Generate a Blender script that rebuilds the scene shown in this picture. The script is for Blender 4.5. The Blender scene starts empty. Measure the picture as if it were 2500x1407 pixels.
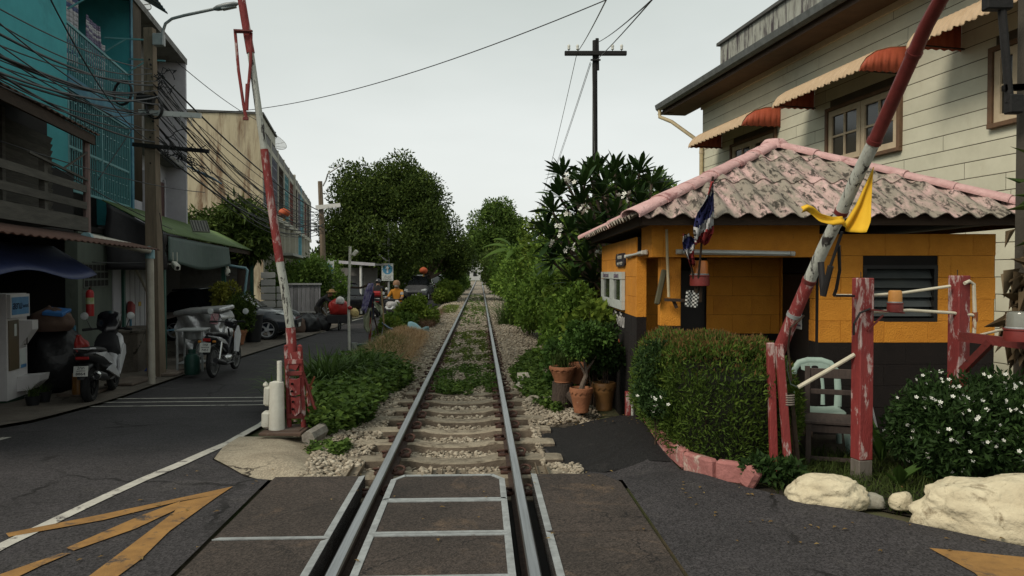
import bpy, bmesh, math, random
import numpy as np
from mathutils import Vector, Matrix, Euler

# ------------------------------------------------------------------ camera, sky, sun, exposure
SC = bpy.context.scene
COL = SC.collection
R = math.radians
cam_d = bpy.data.cameras.new('camera'); cam_d.sensor_width = 36.0; cam_d.lens = 26.64
cam_d.clip_start = 0.05; cam_d.clip_end = 3000.0
cam = bpy.data.objects.new('camera', cam_d); COL.objects.link(cam)
cam.location = (0, 0, 1.57); cam.rotation_euler = (R(90.0 - 1.192), 0, 0)
SC.camera = cam

SUN_EL, SUN_AZ = 43.0, 231.0      # degrees; azimuth clockwise from +Y (sun behind the camera, to the left)
world = bpy.data.worlds.new('World'); SC.world = world; world.use_nodes = True
nt = world.node_tree; nt.nodes.clear()
sky = nt.nodes.new('ShaderNodeTexSky'); sky.sky_type = 'NISHITA'; sky.sun_disc = False
sky.sun_elevation = R(SUN_EL); sky.sun_rotation = R(SUN_AZ)
sky.air_density = 1.0; sky.dust_density = 4.0; sky.ozone_density = 1.0
veil = nt.nodes.new('ShaderNodeMix'); veil.data_type = 'RGBA'     # an even overcast veil over the clear sky
veil.inputs[0].default_value = 0.88
tcn = nt.nodes.new('ShaderNodeTexCoord'); nz = nt.nodes.new('ShaderNodeTexNoise')
nz.inputs['Scale'].default_value = 1.3; nz.inputs['Detail'].default_value = 5.0
smp = nt.nodes.new('ShaderNodeMapping'); smp.inputs['Scale'].default_value = (1, 1, 3.2)
nt.links.new(tcn.outputs['Generated'], smp.inputs['Vector']); nt.links.new(smp.outputs[0], nz.inputs['Vector'])
crp = nt.nodes.new('ShaderNodeValToRGB')
crp.color_ramp.elements[0].position = 0.3; crp.color_ramp.elements[0].color = (7.3, 7.7, 7.4, 1)
crp.color_ramp.elements[1].position = 0.7; crp.color_ramp.elements[1].color = (9.2, 9.5, 9.25, 1)
nt.links.new(nz.outputs['Fac'], crp.inputs[0])
sxy = nt.nodes.new('ShaderNodeSeparateXYZ'); nt.links.new(tcn.outputs['Generated'], sxy.inputs[0])
hrz = nt.nodes.new('ShaderNodeValToRGB')            # hazy overcast: palest low down, all the way round
hrz.color_ramp.elements[0].position = 0.0; hrz.color_ramp.elements[0].color = (1.13, 1.12, 1.12, 1)
hrz.color_ramp.elements[1].position = 0.42; hrz.color_ramp.elements[1].color = (0.76, 0.79, 0.76, 1)
hmx = nt.nodes.new('ShaderNodeMix'); hmx.data_type = 'RGBA'; hmx.blend_type = 'MULTIPLY'; hmx.inputs[0].default_value = 1.0
nt.links.new(sxy.outputs['Z'], hrz.inputs[0]); nt.links.new(crp.outputs[0], hmx.inputs[6]); nt.links.new(hrz.outputs[0], hmx.inputs[7])
nt.links.new(sky.outputs[0], veil.inputs[6]); nt.links.new(hmx.outputs[2], veil.inputs[7])
bg = nt.nodes.new('ShaderNodeBackground'); bg.inputs['Strength'].default_value = 0.1
wo = nt.nodes.new('ShaderNodeOutputWorld')
nt.links.new(veil.outputs[2], bg.inputs['Color']); nt.links.new(bg.outputs[0], wo.inputs['Surface'])

sd = bpy.data.lights.new('sun', 'SUN'); sd.energy = 2.5; sd.angle = R(22.0); sd.color = (1.0, 0.91, 0.77)
sun = bpy.data.objects.new('sun', sd); COL.objects.link(sun)
_e, _a = R(SUN_EL), R(SUN_AZ)
_dir = Vector((math.cos(_e) * math.sin(_a), math.cos(_e) * math.cos(_a), math.sin(_e)))
sun.rotation_euler = _dir.to_track_quat('Z', 'Y').to_euler(); sun.location = (-8, -8, 20)
vs = SC.view_settings
vs.view_transform = 'Standard'; vs.look = 'None'; vs.exposure = 0.0; vs.gamma = 1.0; vs.use_curve_mapping = False

# ------------------------------------------------------------------ materials
RNG = random.Random(7)
MATS = {}
def _nodes(name):
    m = bpy.data.materials.new(name); m.use_nodes = True
    t = m.node_tree; b = t.nodes['Principled BSDF']
    return m, t, b
def pm(name, c1, c2=None, scale=6.0, rough=0.75, metal=0.0, bump=0.0, bscale=40.0, c3=None, s3=2.0, cut=(0.5, 0.62),
       stretch=(1, 1, 1), vary=0.0, c4=None, s4=10.0, cut4=(.56, .64), spec=0.35, alpha=1.0, detail=5.0, emit=None, trans=0.0):
    """principled paint: two tones of noise, an optional third worn / dirty tone in patches, fine bump, per-object variation"""
    if name in MATS: return MATS[name]
    m, t, b = _nodes(name); N = t.nodes; Lk = t.links
    b.inputs['Roughness'].default_value = rough; b.inputs['Metallic'].default_value = metal
    b.inputs['Specular IOR Level'].default_value = spec
    tc = N.new('ShaderNodeTexCoord'); mp = N.new('ShaderNodeMapping'); mp.inputs['Scale'].default_value = stretch
    oi = N.new('ShaderNodeObjectInfo'); ad = N.new('ShaderNodeVectorMath'); ad.operation = 'ADD'
    sc_ = N.new('ShaderNodeVectorMath'); sc_.operation = 'SCALE'; sc_.inputs['Scale'].default_value = 37.0
    Lk.new(oi.outputs['Random'], sc_.inputs[0]); Lk.new(tc.outputs['Object'], ad.inputs[0]); Lk.new(sc_.outputs[0], ad.inputs[1])
    Lk.new(ad.outputs[0], mp.inputs['Vector'])
    c2 = c2 or tuple(0.72 * q for q in c1)
    n1 = N.new('ShaderNodeTexNoise'); n1.inputs['Scale'].default_value = scale; n1.inputs['Detail'].default_value = detail
    n1.inputs['Roughness'].default_value = 0.65
    Lk.new(mp.outputs[0], n1.inputs['Vector'])
    rp = N.new('ShaderNodeValToRGB'); rp.color_ramp.elements[0].position = 0.32; rp.color_ramp.elements[1].position = 0.68
    rp.color_ramp.elements[0].color = (*c2, 1); rp.color_ramp.elements[1].color = (*c1, 1)
    Lk.new(n1.outputs['Fac'], rp.inputs[0]); col = rp.outputs[0]
    for c3, s3, cut in ((c3, s3, cut), (c4, s4, cut4)):
        if not c3: continue
        n3 = N.new('ShaderNodeTexNoise'); n3.inputs['Scale'].default_value = s3; n3.inputs['Detail'].default_value = 8.0
        n3.inputs['Roughness'].default_value = 0.7; n3.inputs['Distortion'].default_value = 0.35
        Lk.new(mp.outputs[0], n3.inputs['Vector'])
        r3 = N.new('ShaderNodeValToRGB'); r3.color_ramp.elements[0].position = cut[0]; r3.color_ramp.elements[1].position = cut[1]
        Lk.new(n3.outputs['Fac'], r3.inputs[0])
        mx = N.new('ShaderNodeMix'); mx.data_type = 'RGBA'; mx.inputs[7].default_value = (*c3, 1)
        Lk.new(r3.outputs[0], mx.inputs[0]); Lk.new(col, mx.inputs[6]); col = mx.outputs[2]
    if vary:
        hs = N.new('ShaderNodeHueSaturation'); mr = N.new('ShaderNodeMapRange')
        mr.inputs['To Min'].default_value = 1 - vary; mr.inputs['To Max'].default_value = 1 + vary
        Lk.new(oi.outputs['Random'], mr.inputs['Value']); Lk.new(mr.outputs[0], hs.inputs['Value'])
        Lk.new(col, hs.inputs['Color']); col = hs.outputs[0]
    Lk.new(col, b.inputs['Base Color'])
    if bump:
        nb = N.new('ShaderNodeTexNoise'); nb.inputs['Scale'].default_value = bscale; nb.inputs['Detail'].default_value = 6.0
        Lk.new(mp.outputs[0], nb.inputs['Vector'])
        bp = N.new('ShaderNodeBump'); bp.inputs['Strength'].default_value = bump; bp.inputs['Distance'].default_value = 0.02
        Lk.new(nb.outputs['Fac'], bp.inputs['Height']); Lk.new(bp.outputs[0], b.inputs['Normal'])
    if alpha < 1: b.inputs['Alpha'].default_value = alpha
    if trans: b.inputs['Transmission Weight'].default_value = trans
    if emit:
        b.inputs['Emission Color'].default_value = (*emit[:3], 1); b.inputs['Emission Strength'].default_value = emit[3]
    MATS[name] = m; return m
def roadm(name, c1, c2, stain, crack=(.012, .011, .011), cs=0.55, cw=.010, speck=1.0, rough=.88):
    """worn asphalt or concrete: aggregate speckle, broad stains, thin cracks"""
    if name in MATS: return MATS[name]
    m, t, b = _nodes(name); N = t.nodes; Lk = t.links; tc = N.new('ShaderNodeTexCoord'); oi = N.new('ShaderNodeObjectInfo')
    ad = N.new('ShaderNodeVectorMath'); ad.operation = 'ADD'; sc_ = N.new('ShaderNodeVectorMath'); sc_.operation = 'SCALE'; sc_.inputs['Scale'].default_value = 23.0
    Lk.new(oi.outputs['Random'], sc_.inputs[0]); Lk.new(tc.outputs['Object'], ad.inputs[0]); Lk.new(sc_.outputs[0], ad.inputs[1])
    def noise(s, d=6.0, dist=0.0):
        n = N.new('ShaderNodeTexNoise'); n.inputs['Scale'].default_value = s; n.inputs['Detail'].default_value = d; n.inputs['Roughness'].default_value = .7; n.inputs['Distortion'].default_value = dist; Lk.new(ad.outputs[0], n.inputs['Vector']); return n
    def ramp(src, p0, p1, a=(0, 0, 0, 1), z=(1, 1, 1, 1)):
        r = N.new('ShaderNodeValToRGB'); r.color_ramp.elements[0].position = p0; r.color_ramp.elements[1].position = p1; r.color_ramp.elements[0].color = a; r.color_ramp.elements[1].color = z; Lk.new(src, r.inputs[0]); return r
    def mix(fac, a, z, k='MIX'):
        x = N.new('ShaderNodeMix'); x.data_type = 'RGBA'; x.blend_type = k; x.inputs[7].default_value = (*z, 1) if isinstance(z, tuple) else (0, 0, 0, 1)
        Lk.new(fac, x.inputs[0]); Lk.new(a, x.inputs[6])
        if not isinstance(z, tuple): Lk.new(z, x.inputs[7])
        return x.outputs[2]
    col = ramp(noise(1.1).outputs['Fac'], .3, .7, (*c2, 1), (*c1, 1)).outputs[0]
    col = mix(ramp(noise(2.3, 9, .5).outputs['Fac'], .56, .76).outputs[0], col, stain)
    vo = N.new('ShaderNodeTexVoronoi'); vo.inputs['Scale'].default_value = 95.0; Lk.new(ad.outputs[0], vo.inputs['Vector'])
    hv = ramp(vo.outputs['Color'], .1, .9, (1 - .55 * speck,) * 3 + (1,), (1 + .75 * speck,) * 3 + (1,)); x = N.new('ShaderNodeMix'); x.data_type = 'RGBA'; x.blend_type = 'MULTIPLY'; x.inputs[0].default_value = 1.0; Lk.new(col, x.inputs[6]); Lk.new(hv.outputs[0], x.inputs[7]); col = x.outputs[2]
    nz_ = noise(3.0, 4); va = N.new('ShaderNodeVectorMath'); va.operation = 'MULTIPLY_ADD'; va.inputs[1].default_value = (.35,) * 3; Lk.new(nz_.outputs['Color'], va.inputs[0]); Lk.new(ad.outputs[0], va.inputs[2])
    cr = N.new('ShaderNodeTexVoronoi'); cr.feature = 'DISTANCE_TO_EDGE'; cr.inputs['Scale'].default_value = cs; Lk.new(va.outputs[0], cr.inputs['Vector'])
    ck = ramp(cr.outputs['Distance'], cw * .4, cw, (1, 1, 1, 1), (0, 0, 0, 1)); gate = ramp(noise(.6, 2).outputs['Fac'], .46, .56); g2 = N.new('ShaderNodeMath'); g2.operation = 'MULTIPLY'; Lk.new(ck.outputs[0], g2.inputs[0]); Lk.new(gate.outputs[0], g2.inputs[1])
    col = mix(g2.outputs[0], col, crack); Lk.new(col, b.inputs['Base Color']); b.inputs['Roughness'].default_value = rough; b.inputs['Specular IOR Level'].default_value = .25
    bp = N.new('ShaderNodeBump'); bp.inputs['Strength'].default_value = .55; bp.inputs['Distance'].default_value = .006; sb = N.new('ShaderNodeMath'); sb.operation = 'SUBTRACT'; Lk.new(vo.outputs['Distance'], sb.inputs[0]); Lk.new(g2.outputs[0], sb.inputs[1]); Lk.new(sb.outputs[0], bp.inputs['Height']); Lk.new(bp.outputs[0], b.inputs['Normal'])
    MATS[name] = m; return m
def leafm(name, dark, mid, light, rough=0.65, trans=0.25):
    """foliage: every leaf takes its own tone between dark and light; light passes through a little"""
    if name in MATS: return MATS[name]
    m, t, b = _nodes(name); N = t.nodes; Lk = t.links
    g = N.new('ShaderNodeNewGeometry'); rp = N.new('ShaderNodeValToRGB')
    e = rp.color_ramp.elements; e[0].color = (*dark, 1); e[1].color = (*light, 1)
    k = e.new(0.6); k.color = (*mid, 1)
    tc = N.new('ShaderNodeTexCoord'); nz_ = N.new('ShaderNodeTexNoise'); nz_.inputs['Scale'].default_value = 1.7
    Lk.new(tc.outputs['Object'], nz_.inputs['Vector'])
    av = N.new('ShaderNodeMix'); av.data_type = 'FLOAT'; av.inputs[0].default_value = 0.45
    Lk.new(g.outputs['Random Per Island'], av.inputs[2]); Lk.new(nz_.outputs['Fac'], av.inputs[3])
    Lk.new(av.outputs[0], rp.inputs[0]); Lk.new(rp.outputs[0], b.inputs['Base Color'])
    b.inputs['Roughness'].default_value = rough; b.inputs['Specular IOR Level'].default_value = 0.14
    tr = N.new('ShaderNodeBsdfTranslucent'); mx = N.new('ShaderNodeMixShader'); mx.inputs[0].default_value = trans
    Lk.new(rp.outputs[0], tr.inputs['Color'])
    out = N['Material Output']
    Lk.new(b.outputs[0], mx.inputs[1]); Lk.new(tr.outputs[0], mx.inputs[2]); Lk.new(mx.outputs[0], out.inputs['Surface'])
    MATS[name] = m; return m
def glassm(name, col=(0.02, 0.025, 0.025), rough=0.12):
    return pm(name, col, col, rough=rough, spec=0.6)

# ------------------------------------------------------------------ mesh builder and object helpers
ROW_O = (-4.94, 0.0); ROW_PHI = math.atan(0.205)     # the terrace of shophouses stands 11.6 degrees off the camera's axis
ROW_M = Matrix.Translation((ROW_O[0], ROW_O[1], 0)) @ Matrix.Rotation(ROW_PHI, 4, 'Z')
HSE_PHI = math.atan(0.162)                            # the boarded house on the right
HSE_M = Matrix.Translation((8.85, 0, 0)) @ Matrix.Rotation(HSE_PHI, 4, 'Z')
TRK_PHI = math.atan(0.0421)                           # the railway runs 2.4 degrees left of the camera's axis
TRK_M = Matrix.Translation((-0.245, 0, 0)) @ Matrix.Rotation(TRK_PHI, 4, 'Z')
I4 = Matrix.Identity(4)
OFF = {}
def reg(o, off): OFF[o.name] = Vector(off)
def put(o, parent=None):
    COL.objects.link(o)
    if parent is not None: o.parent = parent
    return o
def tag(o, label=None, cat=None, group=None, kind=None):
    if label: o['label'] = label
    if cat: o['category'] = cat
    if group: o['group'] = group
    if kind: o['kind'] = kind
    return o
def thing(name, label, cat, at=(0, 0, 0), frame=I4, rz=0.0, group=None):
    """an Empty at the thing's base; its parts are built in the coordinates of `frame`, shifted so that `at` is the origin"""
    o = bpy.data.objects.new(name, None); o.empty_display_size = 0.2; put(o)
    o.matrix_world = frame @ Matrix.Translation(at) @ Matrix.Rotation(rz, 4, 'Z')
    reg(o, at if rz == 0 else (0, 0, 0)); tag(o, label, cat, group)
    return o
def local_thing(name, label, cat, loc, rz=0.0, group=None, tilt=None):
    o = bpy.data.objects.new(name, None); o.empty_display_size = 0.2; put(o)
    o.location = loc; o.rotation_euler = tilt or (0, 0, rz); reg(o, (0, 0, 0)); tag(o, label, cat, group)
    return o

class MB:
    def __init__(s): s.v = []; s.f = []; s.mi = []; s.cur = 0
    def add(s, vs, fs):
        n = len(s.v); s.v.extend([tuple(p) for p in vs]); s.f.extend([tuple(i + n for i in q) for q in fs]); s.mi.extend([s.cur] * len(fs)); return s
    def box(s, c, d, rot=None, b=0.0):
        hx, hy, hz = d[0] / 2, d[1] / 2, d[2] / 2
        M = rot if isinstance(rot, Matrix) else (Euler(rot).to_matrix() if rot else None)
        c = Vector(c)
        def T(p):
            p = Vector(p)
            if M is not None: p = M @ p
            return p + c
        if b <= 0:
            vs = [T((x * hx, y * hy, z * hz)) for x in (-1, 1) for y in (-1, 1) for z in (-1, 1)]
            return s.add(vs, [(0, 1, 3, 2), (4, 6, 7, 5), (0, 4, 5, 1), (2, 3, 7, 6), (0, 2, 6, 4), (1, 5, 7, 3)])
        b = min(b, hx * .9, hy * .9, hz * .9); vs = []; ix = {}
        for x in (-1, 1):
            for y in (-1, 1):
                for z in (-1, 1):
                    for a in range(3):
                        p = [x * (hx - b), y * (hy - b), z * (hz - b)]; p[a] = (x, y, z)[a] * (hx, hy, hz)[a]
                        ix[(x, y, z, a)] = len(vs); vs.append(T(p))
        fs = []
        for a in range(3):
            o = [(1, 2), (2, 0), (0, 1)][a]
            for sg in (-1, 1):
                q = []
                for (i, j) in ((-1, -1), (1, -1), (1, 1), (-1, 1)):
                    k = [0, 0, 0]; k[a] = sg; k[o[0]] = i; k[o[1]] = j; q.append(ix[(k[0], k[1], k[2], a)])
                fs.append(q if sg > 0 else q[::-1])
        for a in range(3):
            o1, o2 = [(1, 2), (2, 0), (0, 1)][a]
            for i in (-1, 1):
                for j in (-1, 1):
                    q = []
                    for (sg, ax) in ((-1, o1), (1, o1), (1, o2), (-1, o2)):
                        k = [0, 0, 0]; k[a] = sg; k[o1] = i; k[o2] = j; q.append(ix[(k[0], k[1], k[2], ax)])
                    fs.append(q if i * j < 0 else q[::-1])
        for x in (-1, 1):
            for y in (-1, 1):
                for z in (-1, 1):
                    q = [ix[(x, y, z, 0)], ix[(x, y, z, 1)], ix[(x, y, z, 2)]]
                    fs.append(q if x * y * z > 0 else q[::-1])
        return s.add(vs, fs)
    def bar(s, p, q, w, h=None, up=(0, 0, 1), b=0.0):
        p, q = Vector(p), Vector(q); d = q - p; L = d.length; d.normalize(); up = Vector(up)
        if abs(d.dot(up)) > .98: up = Vector((0, 1, 0))
        x = d.cross(up).normalized(); z = x.cross(d)
        M = Matrix((x, d, z)).transposed()
        return s.box((p + q) / 2, (w, L, h or w), M, b)
    def ring_loft(s, rings, cap=True, close=True):
        n = len(rings[0]); vs = [p for r in rings for p in r]; fs = []
        for i in range(len(rings) - 1):
            for j in range(n if close else n - 1):
                a, b2 = i * n + j, i * n + (j + 1) % n
                fs.append((a, b2, b2 + n, a + n))
        if cap and close:
            fs.append(tuple(range(n))[::-1]); fs.append(tuple((len(rings) - 1) * n + j for j in range(n)))
        return s.add(vs, fs)
    def tube(s, pts, r, n=8, cap=True, flat=1.0):
        pts = [Vector(p) for p in pts]; rs = r if isinstance(r, (list, tuple)) else [r] * len(pts)
        t = (pts[1] - pts[0]).normalized(); up = Vector((0, 0, 1)) if abs(t.z) < .9 else Vector((0, 1, 0))
        x = t.cross(up).normalized(); rings = []
        for i, p in enumerate(pts):
            t2 = (pts[min(i + 1, len(pts) - 1)] - pts[max(i - 1, 0)])
            if t2.length < 1e-9: t2 = t
            t2 = t2.normalized(); x = (x - t2 * x.dot(t2)).normalized(); y = t2.cross(x)
            rings.append([p + (x * math.cos(6.28319 * k / n) + y * flat * math.sin(6.28319 * k / n)) * rs[i] for k in range(n)])
        return s.ring_loft(rings, cap)
    def lathe(s, prof, n=20, o=(0, 0, 0), M=None, cap=False):
        o = Vector(o); rings = []
        for (r, z) in prof:
            ring = []
            for k in range(n):
                p = Vector((r * math.cos(6.28319 * k / n), r * math.sin(6.28319 * k / n), z))
                if M is not None: p = M @ p
                ring.append(p + o)
            rings.append(ring)
        return s.ring_loft(rings, cap)
    def grid(s, fn, nu, nv, thick=None):
        vs = [Vector(fn(i / nu, j / nv)) for i in range(nu + 1) for j in range(nv + 1)]
        fs = [(i * (nv + 1) + j, (i + 1) * (nv + 1) + j, (i + 1) * (nv + 1) + j + 1, i * (nv + 1) + j + 1) for i in range(nu) for j in range(nv)]
        if thick:
            tv = Vector(thick); n = len(vs); W = nv + 1
            vs2 = vs + [p + tv for p in vs]; fs2 = fs + [tuple(k + n for k in q[::-1]) for q in fs]
            rim = [(i * W, (i + 1) * W) for i in range(nu)] + [((i + 1) * W + nv, i * W + nv) for i in range(nu)] + \
                  [(j + 1, j) for j in range(nv)] + [(nu * W + j, nu * W + j + 1) for j in range(nv)]
            fs2 += [(b_, a_, a_ + n, b_ + n) for (a_, b_) in rim]
            return s.add(vs2, fs2)
        return s.add(vs, fs)
    def prism(s, pts, ext):
        n = len(pts); e = Vector(ext); pts = [Vector(p) for p in pts]
        return s.add(pts + [p + e for p in pts], [tuple(range(n))[::-1], tuple(range(n, 2 * n))] + [(i, (i + 1) % n, (i + 1) % n + n, i + n) for i in range(n)])
    def mesh(s, name, mats, off=(0, 0, 0), smooth=False):
        me = bpy.data.meshes.new(name); o = Vector(off)
        me.from_pydata([Vector(p) - o for p in s.v], [], s.f)
        for m in (mats if isinstance(mats, (list, tuple)) else [mats]): me.materials.append(m)
        if any(s.mi): me.polygons.foreach_set('material_index', s.mi)
        bm = bmesh.new(); bm.from_mesh(me); bmesh.ops.recalc_face_normals(bm, faces=bm.faces); bm.to_mesh(me); bm.free()
        if smooth: smoothen(me, smooth)
        return me
    def obj(s, name, mats, parent=None, smooth=False, label=None, cat=None, group=None, kind=None, frame=I4):
        """one mesh object; under a parent it is a part, else a thing standing at the foot of its own bounds"""
        if parent is not None:
            o = bpy.data.objects.new(name, s.mesh(name, mats, OFF.get(parent.name, (0, 0, 0)), smooth))
            reg(o, OFF.get(parent.name, (0, 0, 0))); put(o, parent)
            if o.name not in OFF: reg(o, OFF.get(parent.name, (0, 0, 0)))
        else:
            a = np.array(s.v); lo, hi = a.min(0), a.max(0); b0 = ((lo[0] + hi[0]) / 2, (lo[1] + hi[1]) / 2, lo[2])
            o = bpy.data.objects.new(name, s.mesh(name, mats, b0, smooth)); put(o)
            o.matrix_world = frame @ Matrix.Translation(b0); reg(o, b0)
        return tag(o, label, cat, group, kind)
def smoothen(me, ang):
    me.polygons.foreach_set('use_smooth', [True] * len(me.polygons))
    if ang is not True: me.set_sharp_from_angle(angle=R(ang))
def inst(name, me, parent, loc, rot=None, scale=None, label=None):
    """one more piece that shares mesh data, placed in the frame coordinates of its parent"""
    o = bpy.data.objects.new(name, me); put(o, parent)
    o.location = Vector(loc) - OFF.get(parent.name, Vector((0, 0, 0)))
    if rot is not None: o.rotation_euler = rot
    if scale is not None: o.scale = scale
    reg(o, (0, 0, 0))
    return o
def npobj(name, V, F, mats, parent=None, kind=None, label=None, cat=None, group=None, at=None, smooth=False, mi=None):
    """large meshes straight from arrays (foliage, stones); V in world coordinates"""
    V = np.asarray(V, dtype=np.float32); F = np.asarray(F, dtype=np.int32)
    off = np.array(OFF.get(parent.name, (0, 0, 0)) if parent is not None else (at or (0, 0, 0)), dtype=np.float32)
    me = bpy.data.meshes.new(name); k = F.shape[1]
    me.vertices.add(len(V)); me.vertices.foreach_set('co', (V - off).ravel())
    me.loops.add(F.size); me.loops.foreach_set('vertex_index', F.ravel())
    me.polygons.add(len(F)); me.polygons.foreach_set('loop_start', np.arange(0, F.size, k, dtype=np.int32))
    if mi is not None: me.polygons.foreach_set('material_index', np.asarray(mi, dtype=np.int32))
    me.update(calc_edges=True); me.validate()
    for m in (mats if isinstance(mats, (list, tuple)) else [mats]): me.materials.append(m)
    if smooth: me.polygons.foreach_set('use_smooth', [True] * len(me.polygons))
    o = bpy.data.objects.new(name, me); put(o, parent)
    if parent is None and at is not None: o.location = at
    reg(o, tuple(off)); return tag(o, label, cat, group, kind)
def text(name, body, size, M, mat, parent, depth=0.0015, align='CENTER', sx=1.0, bold=0.0):
    """lettering as flat raised strokes; M places it: x along the line, y up, z out of the surface"""
    cu = bpy.data.curves.new(name, 'FONT'); cu.body = body; cu.size = size; cu.extrude = depth; cu.align_x = align; cu.align_y = 'CENTER'
    cu.offset = bold; cu.resolution_u = 3
    ob = bpy.data.objects.new(name, cu); COL.objects.link(ob)
    me = bpy.data.meshes.new_from_object(ob); bpy.data.objects.remove(ob); bpy.data.curves.remove(cu)
    me.materials.clear(); me.materials.append(mat)
    me.transform(Matrix.Translation(-OFF.get(parent.name, Vector((0, 0, 0)))) @ M @ Matrix.Diagonal((sx, 1, 1, 1)))
    o = bpy.data.objects.new(name, me); put(o, parent); reg(o, OFF.get(parent.name, (0, 0, 0)))
    return o
def face_M(origin, xdir, up=(0, 0, 1)):
    x = Vector(xdir).normalized(); z = x.cross(Vector(up)).normalized(); y = z.cross(x)
    M = Matrix((x, y, z)).transposed().to_4x4(); M.translation = Vector(origin); return M
def copy_tree(o, loc=None, rz=None, label=None, parent=None, M=None):
    c = o.copy(); COL.objects.link(c); c.parent = parent
    if M is not None: c.matrix_world = M
    if loc is not None: c.location = loc
    if rz is not None: c.rotation_euler = (0, 0, rz)
    if label: c['label'] = label
    for ch in list(o.children): copy_tree(ch, parent=c)
    return c
def catenary(p, q, sag, n=14, jit=0.0, rng=RNG):
    p, q = Vector(p), Vector(q); out = []
    for i in range(n + 1):
        t = i / n; a = p.lerp(q, t); a.z -= sag * 4 * t * (1 - t)
        if 0 < i < n and jit: a.z += rng.uniform(-jit, jit); a.x += rng.uniform(-jit, jit)
        out.append(a)
    return out

# ------------------------------------------------------------------ foliage and stones
def _unit(a): return a / np.maximum(np.linalg.norm(a, axis=1, keepdims=True), 1e-6)
def leaves(pts, dirs, L, W, g, bend=0.25, roll=1.0):
    """two-triangle folded leaves with a pointed tip"""
    n = len(pts); d = _unit(dirs); rnd = g.normal(size=(n, 3)); side = _unit(np.cross(d, rnd * roll + np.array([0, 0, 1.0]) * (1.4 - roll)))
    nor = np.cross(side, d); L = (np.asarray(L) * g.uniform(.65, 1.25, n))[:, None]; W = np.asarray(W)
    if W.ndim: W = W[:, None]
    w = side * (W * L / np.mean(L)); m = pts + d * L * .42 + nor * L * bend * .25
    tip = pts + d * L - nor * L * bend * .35
    V = np.stack([pts, m + w, tip, m - w], 1).reshape(-1, 3)
    b = np.arange(n)[:, None] * 4
    F = np.concatenate([b + np.array([[0, 1, 2]]), b + np.array([[0, 2, 3]])], 1).reshape(-1, 3)
    return V, F
def clumps_in(c, r, n, cr, g, flat=1.0, shell=.55):
    """sub-clump centres spread through an ellipsoid, mostly near its surface"""
    q = _unit(g.normal(size=(n, 3))) * (g.uniform(shell ** 3, 1, (n, 1)) ** (1 / 3)); q[:, 2] = np.where(q[:, 2] < -.35, q[:, 2] * .5, q[:, 2])
    C = np.array(c) + q * (np.array(r) - cr * .6); Rr = np.stack([cr * g.uniform(.65, 1.3, n)] * 3, 1); Rr[:, 2] *= flat
    return C, Rr
def leaf_cloud(C, Rr, n, L, W, g, up=.35, out=.8, rnd=.8, shell=.35, bend=.3, grow=None, zmin=None):
    vol = Rr.prod(1) ** (2 / 3); idx = g.choice(len(C), n, p=vol / vol.sum())
    q = _unit(g.normal(size=(n, 3))); rad = g.uniform(shell ** 3, 1, (n, 1)) ** (1 / 3)
    p = C[idx] + q * rad * Rr[idx]
    d = q * out + g.normal(size=(n, 3)) * rnd + np.array([0, 0, up])
    if grow is not None: d = d + np.array(grow)
    if zmin is not None: k = p[:, 2] > zmin; p, d = p[k], d[k]
    return leaves(p, d, np.full(len(p), L), W, g, bend)
def join(parts):
    V, F, o = [], [], 0
    for (v, f) in parts: V.append(v); F.append(f + o); o += len(v)
    return np.concatenate(V), np.concatenate(F)
_ICO = None
def stones(P, size, g, flat=.6):
    global _ICO
    t = (1 + 5 ** .5) / 2
    v = np.array([(-1, t, 0), (1, t, 0), (-1, -t, 0), (1, -t, 0), (0, -1, t), (0, 1, t), (0, -1, -t), (0, 1, -t), (t, 0, -1), (t, 0, 1), (-t, 0, -1), (-t, 0, 1)]) / 1.9
    f = np.array([(0, 11, 5), (0, 5, 1), (0, 1, 7), (0, 7, 10), (0, 10, 11), (1, 5, 9), (5, 11, 4), (11, 10, 2), (10, 7, 6), (7, 1, 8), (3, 9, 4), (3, 4, 2), (3, 2, 6), (3, 6, 8), (3, 8, 9), (4, 9, 5), (2, 4, 11), (6, 2, 10), (8, 6, 7), (9, 8, 1)])
    n = len(P); sz = np.asarray(size).reshape(-1, 1, 1) * g.uniform(.6, 1.5, (n, 1, 1))
    ax = g.uniform(.55, 1.25, (n, 1, 3)); ax[:, :, 2] *= flat
    V = v[None] * g.uniform(.72, 1.2, (n, 12, 1)) * ax
    a = g.uniform(0, 6.28, n); ca, sa = np.cos(a)[:, None], np.sin(a)[:, None]
    tl = g.uniform(-.6, .6, n); ct, st = np.cos(tl)[:, None], np.sin(tl)[:, None]
    x, y, z = V[:, :, 0], V[:, :, 1], V[:, :, 2]
    y, z = y * ct - z * st, y * st + z * ct
    x, y = x * ca - y * sa, x * sa + y * ca
    V = np.stack([x, y, z], 2) * sz + P[:, None, :]
    F = f[None] + (np.arange(n) * 12)[:, None, None]
    return V.reshape(-1, 3), F.reshape(-1, 3)
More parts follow.
